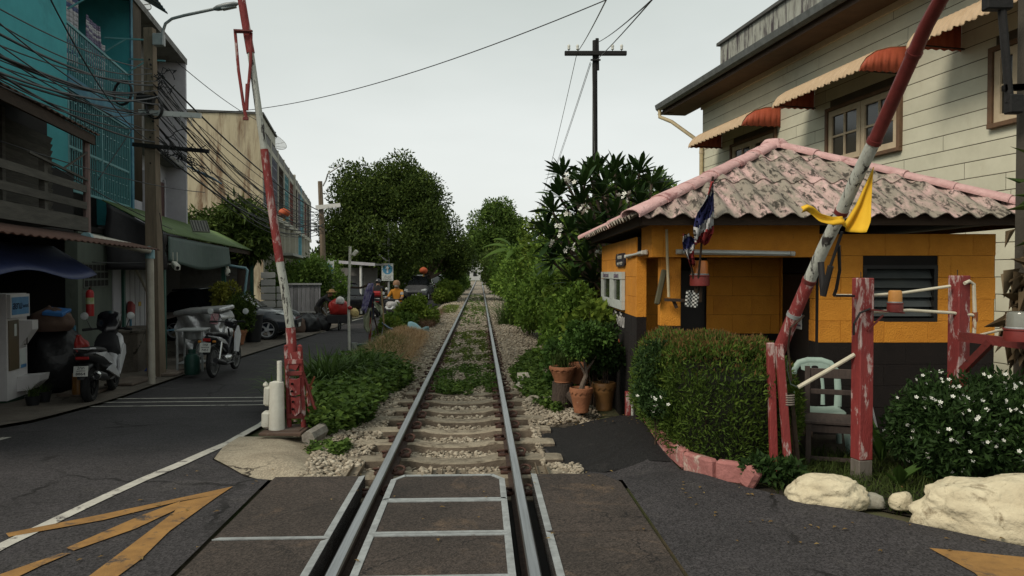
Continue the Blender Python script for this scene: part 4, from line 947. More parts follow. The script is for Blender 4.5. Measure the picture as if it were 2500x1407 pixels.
m = MB(); yp = [((2.427,5.100,2.276), (2.427,5.100,2.276)), ((2.393,5.150,2.161), (2.433,5.140,2.166)), ((2.351,5.200,2.033), (2.423,5.140,2.027)), ((2.302,5.240,1.935), (2.409,5.120,1.915)), ((2.277,5.260,1.891), (2.378,5.110,1.838))]
def yfn(u, v):
    q = v * 4; i = min(int(q), 3); f_ = q - i; a = Vector(yp[i][0]).lerp(Vector(yp[i + 1][0]), f_); b = Vector(yp[i][1]).lerp(Vector(yp[i + 1][1]), f_)
    p = a.lerp(b, u); p.y -= .035 * math.sin(u * 7 + v * 2) * v + .02 * math.sin(u * 13) * v; p.z -= .02 * math.sin(u * 3.1) * v; return p
m.grid(yfn, 14, 14); M_YF = pm('yellow_cloth', (.74, .44, .025), (.66, .38, .02), 9, .8); o = m.obj('cloth', M_YF, yf, smooth=True); o.modifiers.new('thickness', 'SOLIDIFY').thickness = .003
m = MB(); tp = [(2.273,5.200,1.926), (2.180,5.180,1.919), (2.092,5.170,1.941), (2.046,5.160,1.987), (2.006,5.150,2.009), (1.963,5.140,1.994)]
def tfn(u, v):
    q = u * 5; i = min(int(q), 4); p = Vector(tp[i]).lerp(Vector(tp[i + 1]), q - i); p.z += (v - .5) * .045 * (1.3 - .3 * u); p.y -= .02 * math.sin(v * 5 + u * 6); return p
m.grid(tfn, 16, 4); o = m.obj('tail', M_YF, yf, smooth=True); o.modifiers.new('thickness', 'SOLIDIFY').thickness = .003
fp = MB(); fp.tube([(2.284,5.250,1.851), (2.243,5.350,1.599), (2.225,5.400,1.468)], .011, 8); fp.tube([(2.245,5.340,1.613), (2.228,5.420,1.403)], .022, 8); fp.tube([(2.228,5.420,1.403), (2.216,5.440,1.643)], .024, 8)
fp.obj('rolled_flag', pm('black_rubber', (.02, .018, .018), None, 8, .6), None, smooth=40, label='dark furled flag stick hanging beside the barrier pole', cat='flag')
m = MB(); m.tube([(2.370,5.500,1.763), (2.421,5.600,1.585), (2.441,5.700,1.447), (2.431,5.720,1.394)], .012, 8); m.tube([(2.431,5.720,1.394), (2.637,5.840,1.387)], .010, 6)
m.obj('hose', pm('black_rubber', (.02, .018, .018)), None, smooth=40, label='black hose looping down beside the barrier pole', cat='hose')

def post(label, pbase, top_z, w, rz, holes=()):
    t = local_thing('rail_post', label, 'post', pbase, rz, group='old rail posts in front of the hut'); h = top_z - pbase[2]
    m = MB(); m.box((0, 0, h / 2 + .06), (w, w * .95, h - .12), None, .006); m.obj('shaft', M_REDW, t)
    m = MB(); m.box((0, 0, .03), (w * .99, w * .94, .18), None, .006); m.obj('foot', pm('bare_timber', (.16, .14, .12), (.10, .085, .07), 7, .9, stretch=(3, 3, .5)), t)
    m = MB(); m.tube([(-.02, 0, h - .02), (-.02, 0, h + .045)], .004, 5); m.obj('rebar', M_TIMB, t)
    return t
post('flaking red post standing free before the dark chairs', (2.715, 5.86, 0.0), 1.526, .118, R(12))
post('flaking red post behind the white flowering shrub', (3.53, 5.98, -.05), 1.544, .115, R(16))
pr = thing('pipe_rail', 'bent white pipe rail running between the two red posts', 'pipe rail', (3.058,5.950,1.264))
for pts, r_ in (([(2.542,5.950,1.387), (2.806,5.950,1.387), (3.056,5.950,1.406), (3.442,5.950,1.461)], .0115), ([(2.759,5.930,1.256), (3.112,5.930,1.272), (3.439,5.940,1.252), (3.638,5.950,1.232)], .0125), ([(3.524,5.900,1.484), (3.571,5.920,1.500), (3.613,5.930,1.477), (3.638,5.950,1.232), (3.639,5.960,1.086)], .014), ([(3.648,5.900,1.081), (3.698,5.600,1.161)], .010), ([(2.233,5.900,0.671), (2.453,5.880,0.805), (2.654,5.860,0.932)], .0165)):
    m = MB(); m.tube(pts, r_, 8); m.obj('pipe', M_PIPE, pr, smooth=40)
m = MB(); m.tube([(3.638,5.950,1.258), (3.645,5.960,1.183)], .021, 8); m.obj('pipe_joint', pm('rust_orange', (.28, .09, .04), None, 9), pr)
m = MB(); m.tube([(2.233,5.900,0.671), (2.175,5.900,0.697), (2.141,5.880,0.805), (2.134,5.870,0.886)], .006, 5); m.obj('loose_wire', pm('wire_green', (.12, .15, .12)), pr)
ba = thing('beacon_bracket', 'rusty bracket holding the beacon on the free-standing red post', 'bracket', (2.771,5.820,1.280))
m = MB(); m.bar((2.692,5.800,1.288), (2.997,5.800,1.259), .05, .012); m.bar((2.725,5.800,1.121), (2.843,5.800,1.241), .012, .012); m.obj('arm', M_REDD, ba)
m = MB(); m.tube([(2.726,5.760,1.293), (2.644,5.750,1.262), (2.603,5.760,1.180), (2.610,5.780,1.091)], .008, 6); m.obj('cable', pm('black_rubber', (.02, .018, .018)), ba)
beacon('faded amber beacon on the bracket of the free-standing red post', (2.934,5.800,1.266), .050, .165, M_AMBF)
ba2 = thing('beacon_bracket', 'dark red steel bracket under the clear beacon at the right edge', 'bracket', (3.549,5.700,1.061))
m = MB(); m.bar((3.468,5.850,1.073), (3.684,5.400,1.053), .05, .07); m.obj('arm', M_REDD, ba2)
m = MB(); m.bar((3.487,5.850,0.809), (3.560,5.620,1.053), .05, .05); m.obj('brace', M_REDD, ba2)
beacon('large clear beacon with red base at the right edge of the picture', (3.531,5.250,1.093), .092, .205, M_CLEAR)

# ------------------------------------------------------------------ chairs before the hut
M_PLAS = pm('pale_green_plastic', (.30, .40, .35), (.25, .335, .295), 6, .5, c3=(.20, .24, .20), s3=5, cut=(.6, .75))
pc = local_thing('plastic_chair', 'pale green plastic garden chair standing behind the wooden chair', 'chair', (2.84, 7.0, -.12), R(-14))
# local: x right, y back; seat at .42
m = MB(); rings = []
for (y, hw, z) in ((-.23, .19, .415), (-.21, .205, .425), (-.05, .21, .42), (.14, .20, .41), (.20, .19, .42)):
    rings.append([(-hw, y, z - .02), (-hw, y, z + .008), (-hw * .5, y, z - .004), (0, y, z - .008), (hw * .5, y, z - .004), (hw, y, z + .008), (hw, y, z - .02), (0, y, z - .03)])
m.ring_loft(rings); m.obj('seat', M_PLAS, pc, smooth=50)
def flatbar(pts, w, th, n=1):
    m_ = MB(); 
    for a, b in zip(pts, pts[1:]): m_.bar(a, b, w, th, up=(0, 1, 0), b=.005)
    return m_
arch = [(-.20, .20, .42), (-.205, .215, .55), (-.20, .235, .68), (-.185, .25, .76), (-.14, .26, .82), (-.06, .265, .845), (.06, .265, .845), (.14, .26, .82), (.185, .25, .76), (.20, .235, .68), (.205, .215, .55), (.20, .20, .42)]
m = MB(); m.tube(arch, [.034, .032, .03, .03, .03, .03, .03, .03, .03, .03, .032, .034], 8, flat=.5); m.obj('back_frame', M_PLAS, pc, smooth=50)
m = MB(); m.prism([(-.13, .262, .80), (-.07, .265, .825), (.07, .265, .825), (.13, .262, .80), (.12, .258, .755), (.05, .255, .735), (-.05, .255, .735), (-.12, .258, .755)], (0, -.014, 0)); tr_ = m.obj('top_rail', M_PLAS, pc)
m = MB(); m.prism([(.032 * math.cos(6.283 * k / 12), .248, .782 + .016 * math.sin(6.283 * k / 12)) for k in range(12)], (0, -.004, 0)); m.obj('grip_hole', M_DARKIN, tr_)
for x in (-.065, .065): m = MB(); m.tube([(x * .9, .255, .75), (x * 1.1, .235, .60), (x * 1.05, .205, .43)], [.017, .015, .020], 8, flat=.5); m.obj('back_slat', M_PLAS, pc, smooth=50)
for x in (-1, 1):
    m = MB(); m.tube([(x * .19, -.20, .41), (x * .215, -.22, .2), (x * .235, -.24, 0)], [.032, .026, .024], 8, flat=.6); m.obj('leg', M_PLAS, pc, smooth=50)
    m = MB(); m.tube([(x * .19, .19, .41), (x * .215, .25, .2), (x * .235, .29, 0)], [.032, .026, .024], 8, flat=.6); m.obj('leg', M_PLAS, pc, smooth=50)
M_DWOOD = pm('weathered_dark_wood', (.075, .055, .047), (.045, .034, .030), 6, .85, bump=.3, bscale=30, stretch=(8, 1, 1), vary=.15)
wc_ = local_thing('wooden_chair', 'dark weathered wooden chair partly behind the red post', 'chair', (2.72, 6.42, -.12), R(-20))
m = MB()
for k in range(4): pass
m.box((0, 0, .44), (.44, .42, .028), None, .006); m.obj('seat', M_DWOOD, wc_)
for x in (-.19, .19):
    m = MB(); m.box((x, -.18, .21), (.045, .045, .43), None, .004); m.obj('leg', M_DWOOD, wc_)
    m = MB(); m.bar((x, .18, 0), (x, .19, .44), .045, .045); m.bar((x, .19, .44), (x, .235, .86), .044, .04); m.obj('leg', M_DWOOD, wc_)
for z, h in ((.80, .085), (.64, .045)): m = MB(); m.box((0, .215 + (z - .64) * .1, z), (.34, .022, h), None, .004); m.obj('back_rail', M_DWOOD, wc_)
for y in (-.18, .18): m = MB(); m.box((0, y, .39), (.335, .025, .06)); m.obj('apron', M_DWOOD, wc_)
m = MB(); m.box((0, -.18, .14), (.335, .02, .03)); m.obj('stretcher', M_DWOOD, wc_)
m = MB(); m.bar((3.278,6.900,0.373), (3.233,6.600,0.018), .018, .018); m.obj('loose_stick', pm('grey_stick', (.22, .22, .22), None, 8), None, label='thin grey stick leaning against the hut wall behind the red post', cat='stick')
for i, (a, b, w) in enumerate((((2.488,6.600,0.425), (2.442,6.500,0.177), .10), ((2.588,6.700,0.382), (2.544,6.600,0.155), .09), ((2.675,6.800,0.305), (2.630,6.700,0.112), .07))):
    m = MB(); m.bar(a, b, w, .02, up=(0, 1, 0)); m.obj('old_plank', pm('old_board', (.30, .20, .14), (.15, .10, .07), 5, .9, c3=(.5, .45, .38), s3=5, cut=(.55, .65), vary=.2), None, label=['splintered plank nearest the barrier stand', 'middle splintered plank behind the barrier stand', 'splintered plank nearest the plastic chair'][i], cat='plank', group='splintered planks leaning on the hut')

# ------------------------------------------------------------------ painted rocks, pink kerb, footings
def rock(name, label, c, size, seed, mat, group=None, sub=5, rough=.15, rz=0.0, taper=0.0):
    bm = bmesh.new(); bmesh.ops.create_icosphere(bm, subdivisions=sub, radius=1.0)
    from mathutils import noise
    for v in bm.verts:
        p = v.co.copy(); s_ = 1 + rough * 1.6 * noise.noise(p * 1.3 + Vector((seed, 0, 0))) + rough * .8 * noise.noise(p * 3.1 + Vector((0, seed, 0))) + rough * .5 * abs(noise.noise(p * 5 + Vector((0, 0, seed)))) + rough * .3 * noise.noise(p * 14 + Vector((seed, 0, seed)))
        q = p * s_; q.x = math.copysign(abs(q.x) ** .8, q.x); q.y = math.copysign(abs(q.y) ** .8, q.y)
        if taper: q.z *= 1 + taper * q.x
        v.co = Vector((q.x * size[0], q.y * size[1], max(q.z, -.45) * size[2] + .38 * size[2]))
    me = bpy.data.meshes.new(name); bm.to_mesh(me); bm.free(); me.materials.append(mat); smoothen(me, True)
    o = bpy.data.objects.new(name, me); put(o); o.location = c; o.rotation_euler = (0, 0, rz); return tag(o, label, 'rock', group)
M_ROCK = pm('limewashed_rock', (.62, .55, .39), (.48, .41, .28), 5, .92, bump=1.0, bscale=22, c3=(.24, .19, .12), s3=5.0, cut=(.57, .68), c4=(.10, .09, .05), s4=13, cut4=(.64, .70))
M_ROCK2 = pm('grey_rock', (.36, .34, .28), (.2, .18, .14), 7, .9, bump=.6, bscale=16)
rock('painted_rock', 'cream painted rock at the foot of the barrier stand', (2.17, 5.20, -.02), (.245, .16, .145), 2.0, M_ROCK, 'cream painted rocks along the verge', rz=-.35)
rock('painted_rock', 'huge cream painted rock at the right edge of the picture', (3.06, 4.62, -.03), (.52, .24, .245), 5.3, M_ROCK, 'cream painted rocks along the verge', rz=-.5, sub=5, taper=.18)
rock('painted_rock', 'large cream rock running out of the picture on the right', (3.75, 4.25, -.03), (.48, .26, .30), 8.1, M_ROCK, 'cream painted rocks along the verge', rz=-.4, sub=5)
rock('small_rock', 'small grey stone in the grass between the two painted rocks', (2.44, 5.13, -.02), (.10, .07, .06), 3.3, M_ROCK2, sub=3)
rock('small_rock', 'small cream stone leaning on the huge painted rock', (2.60, 5.02, .0), (.075, .05, .075), 6.6, M_ROCK, sub=3)
M_PKRB = pm('pink_kerb_paint', (.40, .165, .15), (.30, .12, .11), 6, .85, bump=.7, bscale=22, c3=(.50, .40, .34), s3=5, cut=(.57, .66), vary=.1)
kp = [(1.47, 8.30), (1.43, 7.45), (1.40, 6.75), (1.43, 6.20), (1.58, 5.86), (1.86, 5.70)]
hk = thing('pink_kerb', 'cracked pink painted kerb curving round the foot of the hedge', 'kerb', (1.4, 6.8, -.05))
for a, b in zip(kp, kp[1:]):
    a, b = Vector((*a, .03)), Vector((*b, .03)); d = (b - a); n = max(1, round(d.length / .42))
    for i in range(n):
        m = MB(); p, q = a + d * (i / n) + d.normalized() * .006, a + d * ((i + 1) / n) - d.normalized() * .006
        m.bar(p + Vector((RNG.uniform(-.01, .01), 0, RNG.uniform(-.015, .01))), q, .085, .17, b=.02); m.obj('kerb_block', M_PKRB, hk)
m = MB(); m.bar((1.74, 5.62, -.03), (1.80, 5.56, .13), .10, .12, b=.03); m.obj('kerb_block', M_PKRB, hk)
bl = thing('kerb_post', 'short red and white post at the left end of the hedge', 'post', (1.33, 8.45, -.1))
m = MB(); m.box((1.30, 8.47, .05), (.05, .12, .36), None, .006); m.obj('red_side', M_REDW, bl)
m = MB(); m.box((1.355, 8.46, .03), (.055, .12, .32), None, .006); m.obj('white_side', M_PEEL, bl)

# ------------------------------------------------------------------ hedge
LF_HEDGE = leafm('hedge_leaf', (.022, .042, .010), (.075, .125, .020), (.18, .24, .040))
LF_TIP = leafm('hedge_tip', (.101, .061, .019), (.189, .101, .041), (.189, .176, .041))
def in_poly(x, y, poly):
    c = np.zeros(len(x), bool); n = len(poly)
    for i in range(n):
        (x1, y1), (x2, y2) = poly[i], poly[(i + 1) % n]
        c ^= ((y1 > y) != (y2 > y)) & (x < (x2 - x1) * (y - y1) / (y2 - y1 + 1e-12) + x1)
    return c
def hedge():
    t = thing('hedge', 'dense clipped box hedge with rusty tips in front of the hut porch', 'hedge', (1.8, 6.8, 0))
    g = G_(5); poly = [(1.34, 7.3), (1.36, 6.5), (1.52, 6.08), (1.8, 5.96), (2.20, 6.02), (2.36, 6.35), (2.50, 7.3), (2.50, 8.1), (1.9, 8.3), (1.32, 8.2)]
    n = 300000; x = g.uniform(1.0, 2.7, n); y = g.uniform(5.6, 8.5, n); z = g.uniform(.02, 1.05, n)
    def inside(x, y, z):
        zt = .93 + .035 * np.sin(3 * x + 1.3 * y) + .03 * np.sin(5.1 * y + x) + .02 * np.sin(11 * x - 7 * y)
        cx, cy = 1.82, 7.1; bulge = 1 + .07 * np.sin(np.clip(z / .95, 0, 1) * math.pi * .9) - .34 * np.clip((z - .60) / .42, 0, 1) ** 2 - .10 * np.clip(.3 - z, 0, 1)
        bulge = bulge + .035 * np.sin(7 * z + 5 * x + 3 * y) + .025 * np.sin(13 * y + 9 * z)
        return in_poly(cx + (x - cx) / bulge, cy + (y - cy) / bulge, poly) & (z < zt)
    ok = inside(x, y, z); x, y, z = x[ok], y[ok], z[ok]
    e = .085; surf = ~(inside(x + e, y, z) & inside(x - e, y, z) & inside(x, y + e, z) & inside(x, y - e, z) & inside(x, y, z + e))
    x, y, z = x[surf], y[surf], z[surf]; P = np.stack([x, y, z], 1); d = _unit(P - np.array([1.82, 7.1, .35])) * .8 + g.normal(size=P.shape) * .6 + np.array([0, 0, .55])
    top = z > .80 + g.uniform(-.12, .14, len(z)); front = y < 7.4
    V, F = leaves(P, d, np.full(len(P), .050), .0068, g, .2); npobj('foliage', V, F, LF_HEDGE, t)
    k = top & (g.uniform(size=len(z)) < .42); V, F = leaves(P[k] + np.array([0, 0, .02]), d[k] + np.array([0, 0, .8]), np.full(k.sum(), .042), .0045, g, .2); npobj('young_tips', V, F, LF_TIP, t)
    # twigs and a dark woody heart
    m = MB(); rg = random.Random(4)
    for i in range(40):
        a = Vector((rg.uniform(1.5, 2.1), rg.uniform(6.2, 8.0), -.05)); b = a + Vector((rg.uniform(-.25, .25), rg.uniform(-.3, .2), rg.uniform(.5, .85))); m.tube([a, a.lerp(b, .5) + Vector((rg.uniform(-.05, .05), 0, 0)), b], [.014, .010, .004], 5)
    m.obj('stems', M_TIMB, t)
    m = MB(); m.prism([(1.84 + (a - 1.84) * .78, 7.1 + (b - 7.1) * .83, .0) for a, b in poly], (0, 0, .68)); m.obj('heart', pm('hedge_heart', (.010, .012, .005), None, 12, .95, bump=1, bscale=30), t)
    return t
hedge()
def flower_mesh(name, mat, r=.02, petals=5, cup=.3):
    m = MB()
    for k in range(petals):
        a = 6.283 * k / petals; c, s_ = math.cos(a), math.sin(a); c1, s1 = math.cos(a + .45), math.sin(a + .45); c2, s2 = math.cos(a - .45), math.sin(a - .45)
        m.add([(0, 0, 0), (c2 * r * .78, s2 * r * .78, r * cup * .6), (c * r, s * r if 0 else s_ * r, r * cup), (c1 * r * .78, s1 * r * .78, r * cup * .6)], [(0, 1, 2, 3)])
    return m.mesh(name, mat)
M_PETW = pm('white_petal', (.72, .72, .66), (.66, .66, .58), 9, .6)
FLM = flower_mesh('flower', M_PETW, .019)
def shrub_flowers(parent, pts, rg, me=FLM, sc=1.0, face=(0, -1, .8)):
    for p in pts:
        d = (Vector(face) + Vector((rg.uniform(-.6, .6), rg.uniform(-.4, .4), rg.uniform(-.4, .6)))).normalized()
        o = inst('flower', me, parent, p, d.to_track_quat('Z', 'Y').to_euler()); k = sc * rg.uniform(.8, 1.25); o.scale = (k, k, k)
LF_GARD = leafm('gardenia_leaf', (.013, .025, .008), (.031, .064, .017), (.073, .133, .031))
def leafy(name, label, cat, at, C, Rr, n, L, W, mat, seed, group=None, stems=6, foot=None, flowers=0, fsc=1.0, zmin=None, **kw):
    """a leafy plant: stems from the foot into its clumps, leaves through their volume"""
    t = thing(name, label, cat, at, group=group); g = G_(seed); rg = random.Random(seed)
    V, F = leaf_cloud(np.array(C, float), np.array(Rr, float), n, L, W, g, zmin=zmin, **kw); npobj('foliage', V, F, mat, t)
    m = MB(); foot = foot or at
    for i in range(stems):
        c = Vector(C[rg.randrange(len(C))]); a = Vector(foot) + Vector((rg.uniform(-.05, .05), rg.uniform(-.05, .05), -.05)); h = (c - a).length
        m.tube([a, a.lerp(c, .4) + Vector((rg.uniform(-.06, .06) * h, rg.uniform(-.06, .06) * h, .05 * h)), c], [max(.006, .014 * h), max(.005, .009 * h), .004], 6)
    m.obj('stems', M_TIMB, t)
    if flowers:
        pts = []
        for i in range(flowers):
            k = rg.randrange(len(C)); q = Vector((rg.gauss(0, 1), rg.gauss(0, 1) - 1.1, rg.gauss(0, 1) + .5)).normalized(); pts.append(Vector(C[k]) + Vector((q.x * Rr[k][0], q.y * Rr[k][1], q.z * Rr[k][2])) * 1.0)
        shrub_flowers(t, pts, rg, sc=fsc)
    return t
g = G_(77); C, Rr = clumps_in((1.36, 6.95, .50), (.17, .55, .42), 16, .14, g)
leafy('gardenia_shrub', 'small white flowering shrub growing through the left side of the hedge', 'shrub', (1.36, 6.95, 0), C, Rr, 5200, .045, .009, LF_GARD, 78, flowers=26, stems=5)
g = G_(79); C, Rr = clumps_in((3.42, 5.72, .36), (.62, .48, .46), 40, .2, g)
leafy('gardenia_shrub', 'dark shrub covered in small white flowers at the right edge', 'shrub', (3.42, 5.72, 0), C, Rr, 17000, .062, .010, LF_GARD, 80, flowers=240, stems=12, fsc=.85)
# grass and weeds on the verge
LF_GRASS = leafm('verge_grass', (.018, .027, .007), (.045, .069, .015), (.098, .123, .030), trans=.15)
def verge():
    g = G_(90); n = 9000; x = g.uniform(1.85, 4.2, n); y = g.uniform(4.3, 6.7, n)
    k = in_poly(x, y, [(1.9, 5.45), (2.3, 5.28), (2.6, 4.98), (3.1, 4.75), (4.2, 4.2), (4.2, 6.7), (2.15, 6.7), (2.0, 6.0)]); x, y = x[k], y[k]
    V, F = blades(np.stack([x, y, np.full(len(x), -.05)], 1), .13, .0035, g, 1.0)
    npobj('verge_grass', V, F, LF_GRASS, kind='stuff', label='dark grass on the verge around the painted rocks', cat='grass')
verge()
sheet('hut_yard', [(1.4, 5.9), (1.9, 5.45), (2.3, 5.25), (2.95, 4.65), (5.4, 3.4), (6, 8), (6, 7.7), (1.4, 8.3)], pm('dark_soil', (.030, .024, .016), (.018, .014, .010), 6, .95, bump=.6), -.035)
def broad(name, label, p, n, L, W, mat, seed, spread=.7, up=1.0):
    t = thing(name, label, 'plant', p); g = G_(seed); a = g.uniform(0, 6.28, n)
    V, F = leaves(np.array([p] * n) + g.normal(size=(n, 3)) * .01, np.stack([np.cos(a) * spread, np.sin(a) * spread, np.full(n, up)], 1), np.full(n, L), W, g, .5, .2); npobj('leaf_tuft', V, F, mat, t); return t
LF_BROAD = leafm('broad_leaf', (.030, .060, .012), (.055, .105, .022), (.09, .16, .035))
broad('broadleaf_weed', 'pair of broad bright leaves in the grass by the red post', (2.86, 5.55, 0.0), 6, .22, .035, LF_BROAD, 31)
broad('broadleaf_weed', 'single tall broad leaf sprouting behind the red post', (3.05, 6.2, 0.0), 4, .34, .03, LF_BROAD, 33, .35, 1.2)
C, Rr = clumps_in((1.98, 5.62, .1), (.22, .10, .11), 8, .07, G_(35)); leafy('weed_patch', 'leafy weeds at the pink kerb and the painted rock', 'weeds', (1.98, 5.62, -.02), C, Rr, 500, .07, .018, LF_GARD, 36, stems=4)

# ------------------------------------------------------------------ pots
M_TERRA = pm('terracotta', (.32, .135, .065), (.22, .085, .042), 7, .8, bump=.25, c3=(.48, .36, .25), s3=8, cut=(.64, .72))
M_GLAZE = pm('ochre_glaze', (.17, .085, .028), (.10, .05, .02), 5, .35, c3=(.40, .28, .13), s3=6, cut=(.62, .72))
M_SOIL = pm('pot_soil', (.03, .022, .014), None, 20, .95)
def pot(label, c, r, h, mat, foot=.68, scallop=True):
    t = local_thing('plant_pot', label, 'plant pot', c, 0, group='clay pots by the asphalt path')
    m = MB(); m.lathe([(0, 0), (r * foot * .95, 0), (r * foot, h * .04), (r * foot * .97, h * .10), (r * .80, h * .38), (r * .92, h * .62), (r * .965, h * .68), (r * .95, h * .71), (r * .99, h * .78), (r * .97, h * .84), (r * .90, h * .84), (r * .86, h * .80), (0, h * .80)], 28); m.obj('body', mat, t, smooth=35)
    m = MB(); n = 48; rings = []
    for (rr, z, q) in ((r * .93, h * .86, 0), (r * 1.07, h * .84, 1), (r * 1.09, h * .90, .5), (r * 1.05, h * .98, 0), (r * .95, h * 1.0, 0), (r * .90, h * .9, 0)):
        rings.append([((rr) * math.cos(6.28319 * k / n), rr * math.sin(6.28319 * k / n), z - q * h * .045 * (1 + math.cos(6.28319 * k / n * 14)) * (1 if scallop else 0)) for k in range(n)])
    m.ring_loft(rings, cap=False); m.obj('rim', mat, t, smooth=40)
    m = MB(); m.lathe([(r * .90, h * .90), (0, h * .91)], 20); m.obj('soil', M_SOIL, t)
    return t
pb = (.805, 8.80, -.06)
pot('small scalloped terracotta pot holding the bonsai', pb, .128, .29, M_TERRA)
pot('ochre glazed urn right of the bonsai pot', (1.09, 8.95, -.06), .135, .33, M_GLAZE, .75)
pot('terracotta bowl raised on a log', (.63, 9.35, .21), .16, .20, M_TERRA)
pot('upright terracotta pot behind the bonsai trunk', (.86, 9.6, .16), .14, .26, M_TERRA, .8)
m = MB(); m.tube([(.60, 9.38, -.15), (.62, 9.37, .02), (.63, 9.36, .21)], [.14, .125, .13], 10); m.obj('log_stump', pm('bark', (.09, .065, .05), (.045, .033, .027), 9, .95, bump=1, bscale=25, stretch=(3, 3, .6)), None, smooth=40, label='dark log stump under the terracotta bowl', cat='log')
m = MB(); m.tube([(.70, 9.1, .12), (.82, 8.98, -.02), (.86, 8.95, -.10)], [.07, .075, .07], 9); m.obj('log_stump', pm('bark', (.09, .065, .05)), None, smooth=40, label='short leaning log between the pots', cat='log')
LF_BON = leafm('bonsai_leaf', (.020, .042, .010), (.050, .105, .020), (.119, .210, .039))
bo = thing('bonsai_tree', 'round crowned bonsai tree with twisted trunk in a terracotta pot', 'bonsai', (.81, 8.8, .2))
m = MB(); m.tube([(.805, 8.80, .19), (.825, 8.79, .27), (.86, 8.80, .36), (.86, 8.82, .45), (.84, 8.84, .56)], [.034, .030, .026, .022, .012], 8); m.tube([(.855, 8.80, .38), (.81, 8.78, .47), (.76, 8.8, .58)], [.017, .013, .006], 6); m.tube([(.862, 8.81, .42), (.93, 8.84, .50), (1.0, 8.88, .60)], [.016, .012, .006], 6); m.obj('trunk', pm('grey_bark', (.17, .13, .10), (.09, .07, .055), 12, .9, bump=.6), bo, smooth=40)
g = G_(101); C, Rr = clumps_in((.86, 8.85, .74), (.32, .30, .24), 26, .11, g, shell=.4); V, F = leaf_cloud(C, Rr, 5200, .055, .017, g); npobj('crown', V, F, LF_BON, bo)
g = G_(103); C, Rr = clumps_in((1.12, 9.05, .60), (.22, .22, .34), 18, .11, g); leafy('potted_shrub', 'dark leafy shrub growing in the glazed urn', 'shrub', (1.09, 8.95, .25), C, Rr, 3600, .055, .016, LF_GARD, 104, stems=5)
V, F = blades(np.array([[.63, 9.35, .40]] * 130) + G_(105).normal(size=(130, 3)) * np.array([.05, .05, .0]), .26, .004, G_(106), .7)
t = thing('potted_grass', 'spiky grass growing in the raised terracotta bowl', 'plant', (.63, 9.35, .4)); npobj('blade_tuft', V, F, LF_GRASS, t)

# ------------------------------------------------------------------ greenery right of the line
LF_BANK = leafm('bank_leaf', (0.037, 0.066, 0.013), (0.107, 0.188, 0.029), (0.267, 0.378, 0.057))
LF_BRIGHT = leafm('bright_leaf', (0.049, 0.078, 0.014), (0.116, 0.176, 0.024), (0.248, 0.297, 0.047))
LF_TREE = leafm('tree_leaf', (0.020, 0.033, 0.009), (0.056, 0.090, 0.018), (0.145, 0.189, 0.032))
LF_TREE2 = leafm('far_tree_leaf', (0.034, 0.061, 0.015), (0.086, 0.147, 0.028), (0.201, 0.278, 0.051))
LF_FRANG = leafm('frangipani_leaf', (.012, .027, .009), (.027, .057, .015), (.060, .112, .027), rough=.35, trans=.12)
LF_BAN = leafm('banana_leaf', (.045, .085, .015), (.085, .15, .025), (.13, .21, .04), trans=.35)
def bush(label, c, r, n, L, W, mat, seed, cl=26, cr=None, group='bushes along the right of the line', cat='bush', name='bush', stems=6, **kw):
    g = G_(seed); C, Rr = clumps_in(c, r, cl, cr or min(r) * .42, g)
    return leafy(name, label, cat, (c[0], c[1], HZ(c[0], c[1]) - .05), C, Rr, n, L, W, mat, seed + 1, group=group, stems=stems, **kw)
bush('bright yellow-green shrub touching the hut wall with the notice board', (1.06, 9.95, .68), (.36, .40, .62), 1500, .115, .030, LF_BRIGHT, 200, 16, .2)
bush('low leafy shrub between the pots and the track bushes', (0.82, 10.3, .30), (.42, .5, .50), 4200, .075, .022, LF_BON, 204)
bush('dense creeper mound right of the rails nearest the pots', (0.92, 11.6, .55), (.55, .8, .78), 6500, .085, .024, LF_BANK, 206, 34)
bush('feathery bright bush in the middle of the bank', (1.15, 13.4, .85), (.60, .9, 1.0), 9000, .10, .016, LF_BRIGHT, 208, 40, up=-.1)
bush('creeper-covered mound behind the feathery bush', (1.35, 15.8, 1.0), (.85, 1.2, 1.30), 10000, .11, .03, LF_BANK, 210, 44)
bush('tall tangled bush below the frangipani tree', (1.75, 13.6, 1.05), (.8, 1.1, 1.15), 8000, .11, .03, LF_BANK, 212, 40)
bush('high creeper thicket left of the frangipani', (1.45, 19.0, 1.45), (1.0, 1.5, 1.65), 10500, .13, .036, LF_BANK, 214, 48)
bush('yellowing thicket top beside the banana plant', (1.25, 22.5, 1.7), (1.1, 1.5, 1.75), 8000, .14, .038, LF_BRIGHT, 216, 44)
bush('dark low thicket along the ballast edge', (0.55, 21.0, .55), (.65, 2.2, .85), 7000, .11, .03, LF_BANK, 218, 40)
bush('thicket behind the banana plant', (0.75, 28.0, 1.2), (.95, 2.2, 1.6), 8000, .14, .04, LF_BANK, 220, 44)
bush('rounded bush farther up the line', (0.25, 35.0, 1.1), (.95, 2.6, 1.6), 6000, .16, .045, LF_BANK, 222, 40)
bush('distant hedgerow bush on the right', (-0.15, 46.0, 1.2), (1.3, 4.0, 1.9), 6000, .2, .06, LF_BANK, 224, 40)
bush('farthest hedgerow bush on the right', (-0.90, 64.0, 1.6), (1.9, 6.0, 2.4), 6000, .26, .08, LF_TREE, 226, 40)
bush('dark thicket behind the keeper hut', (2.1, 17.0, 1.5), (1.0, 2.0, 1.9), 7000, .15, .04, LF_TREE, 228, 40)
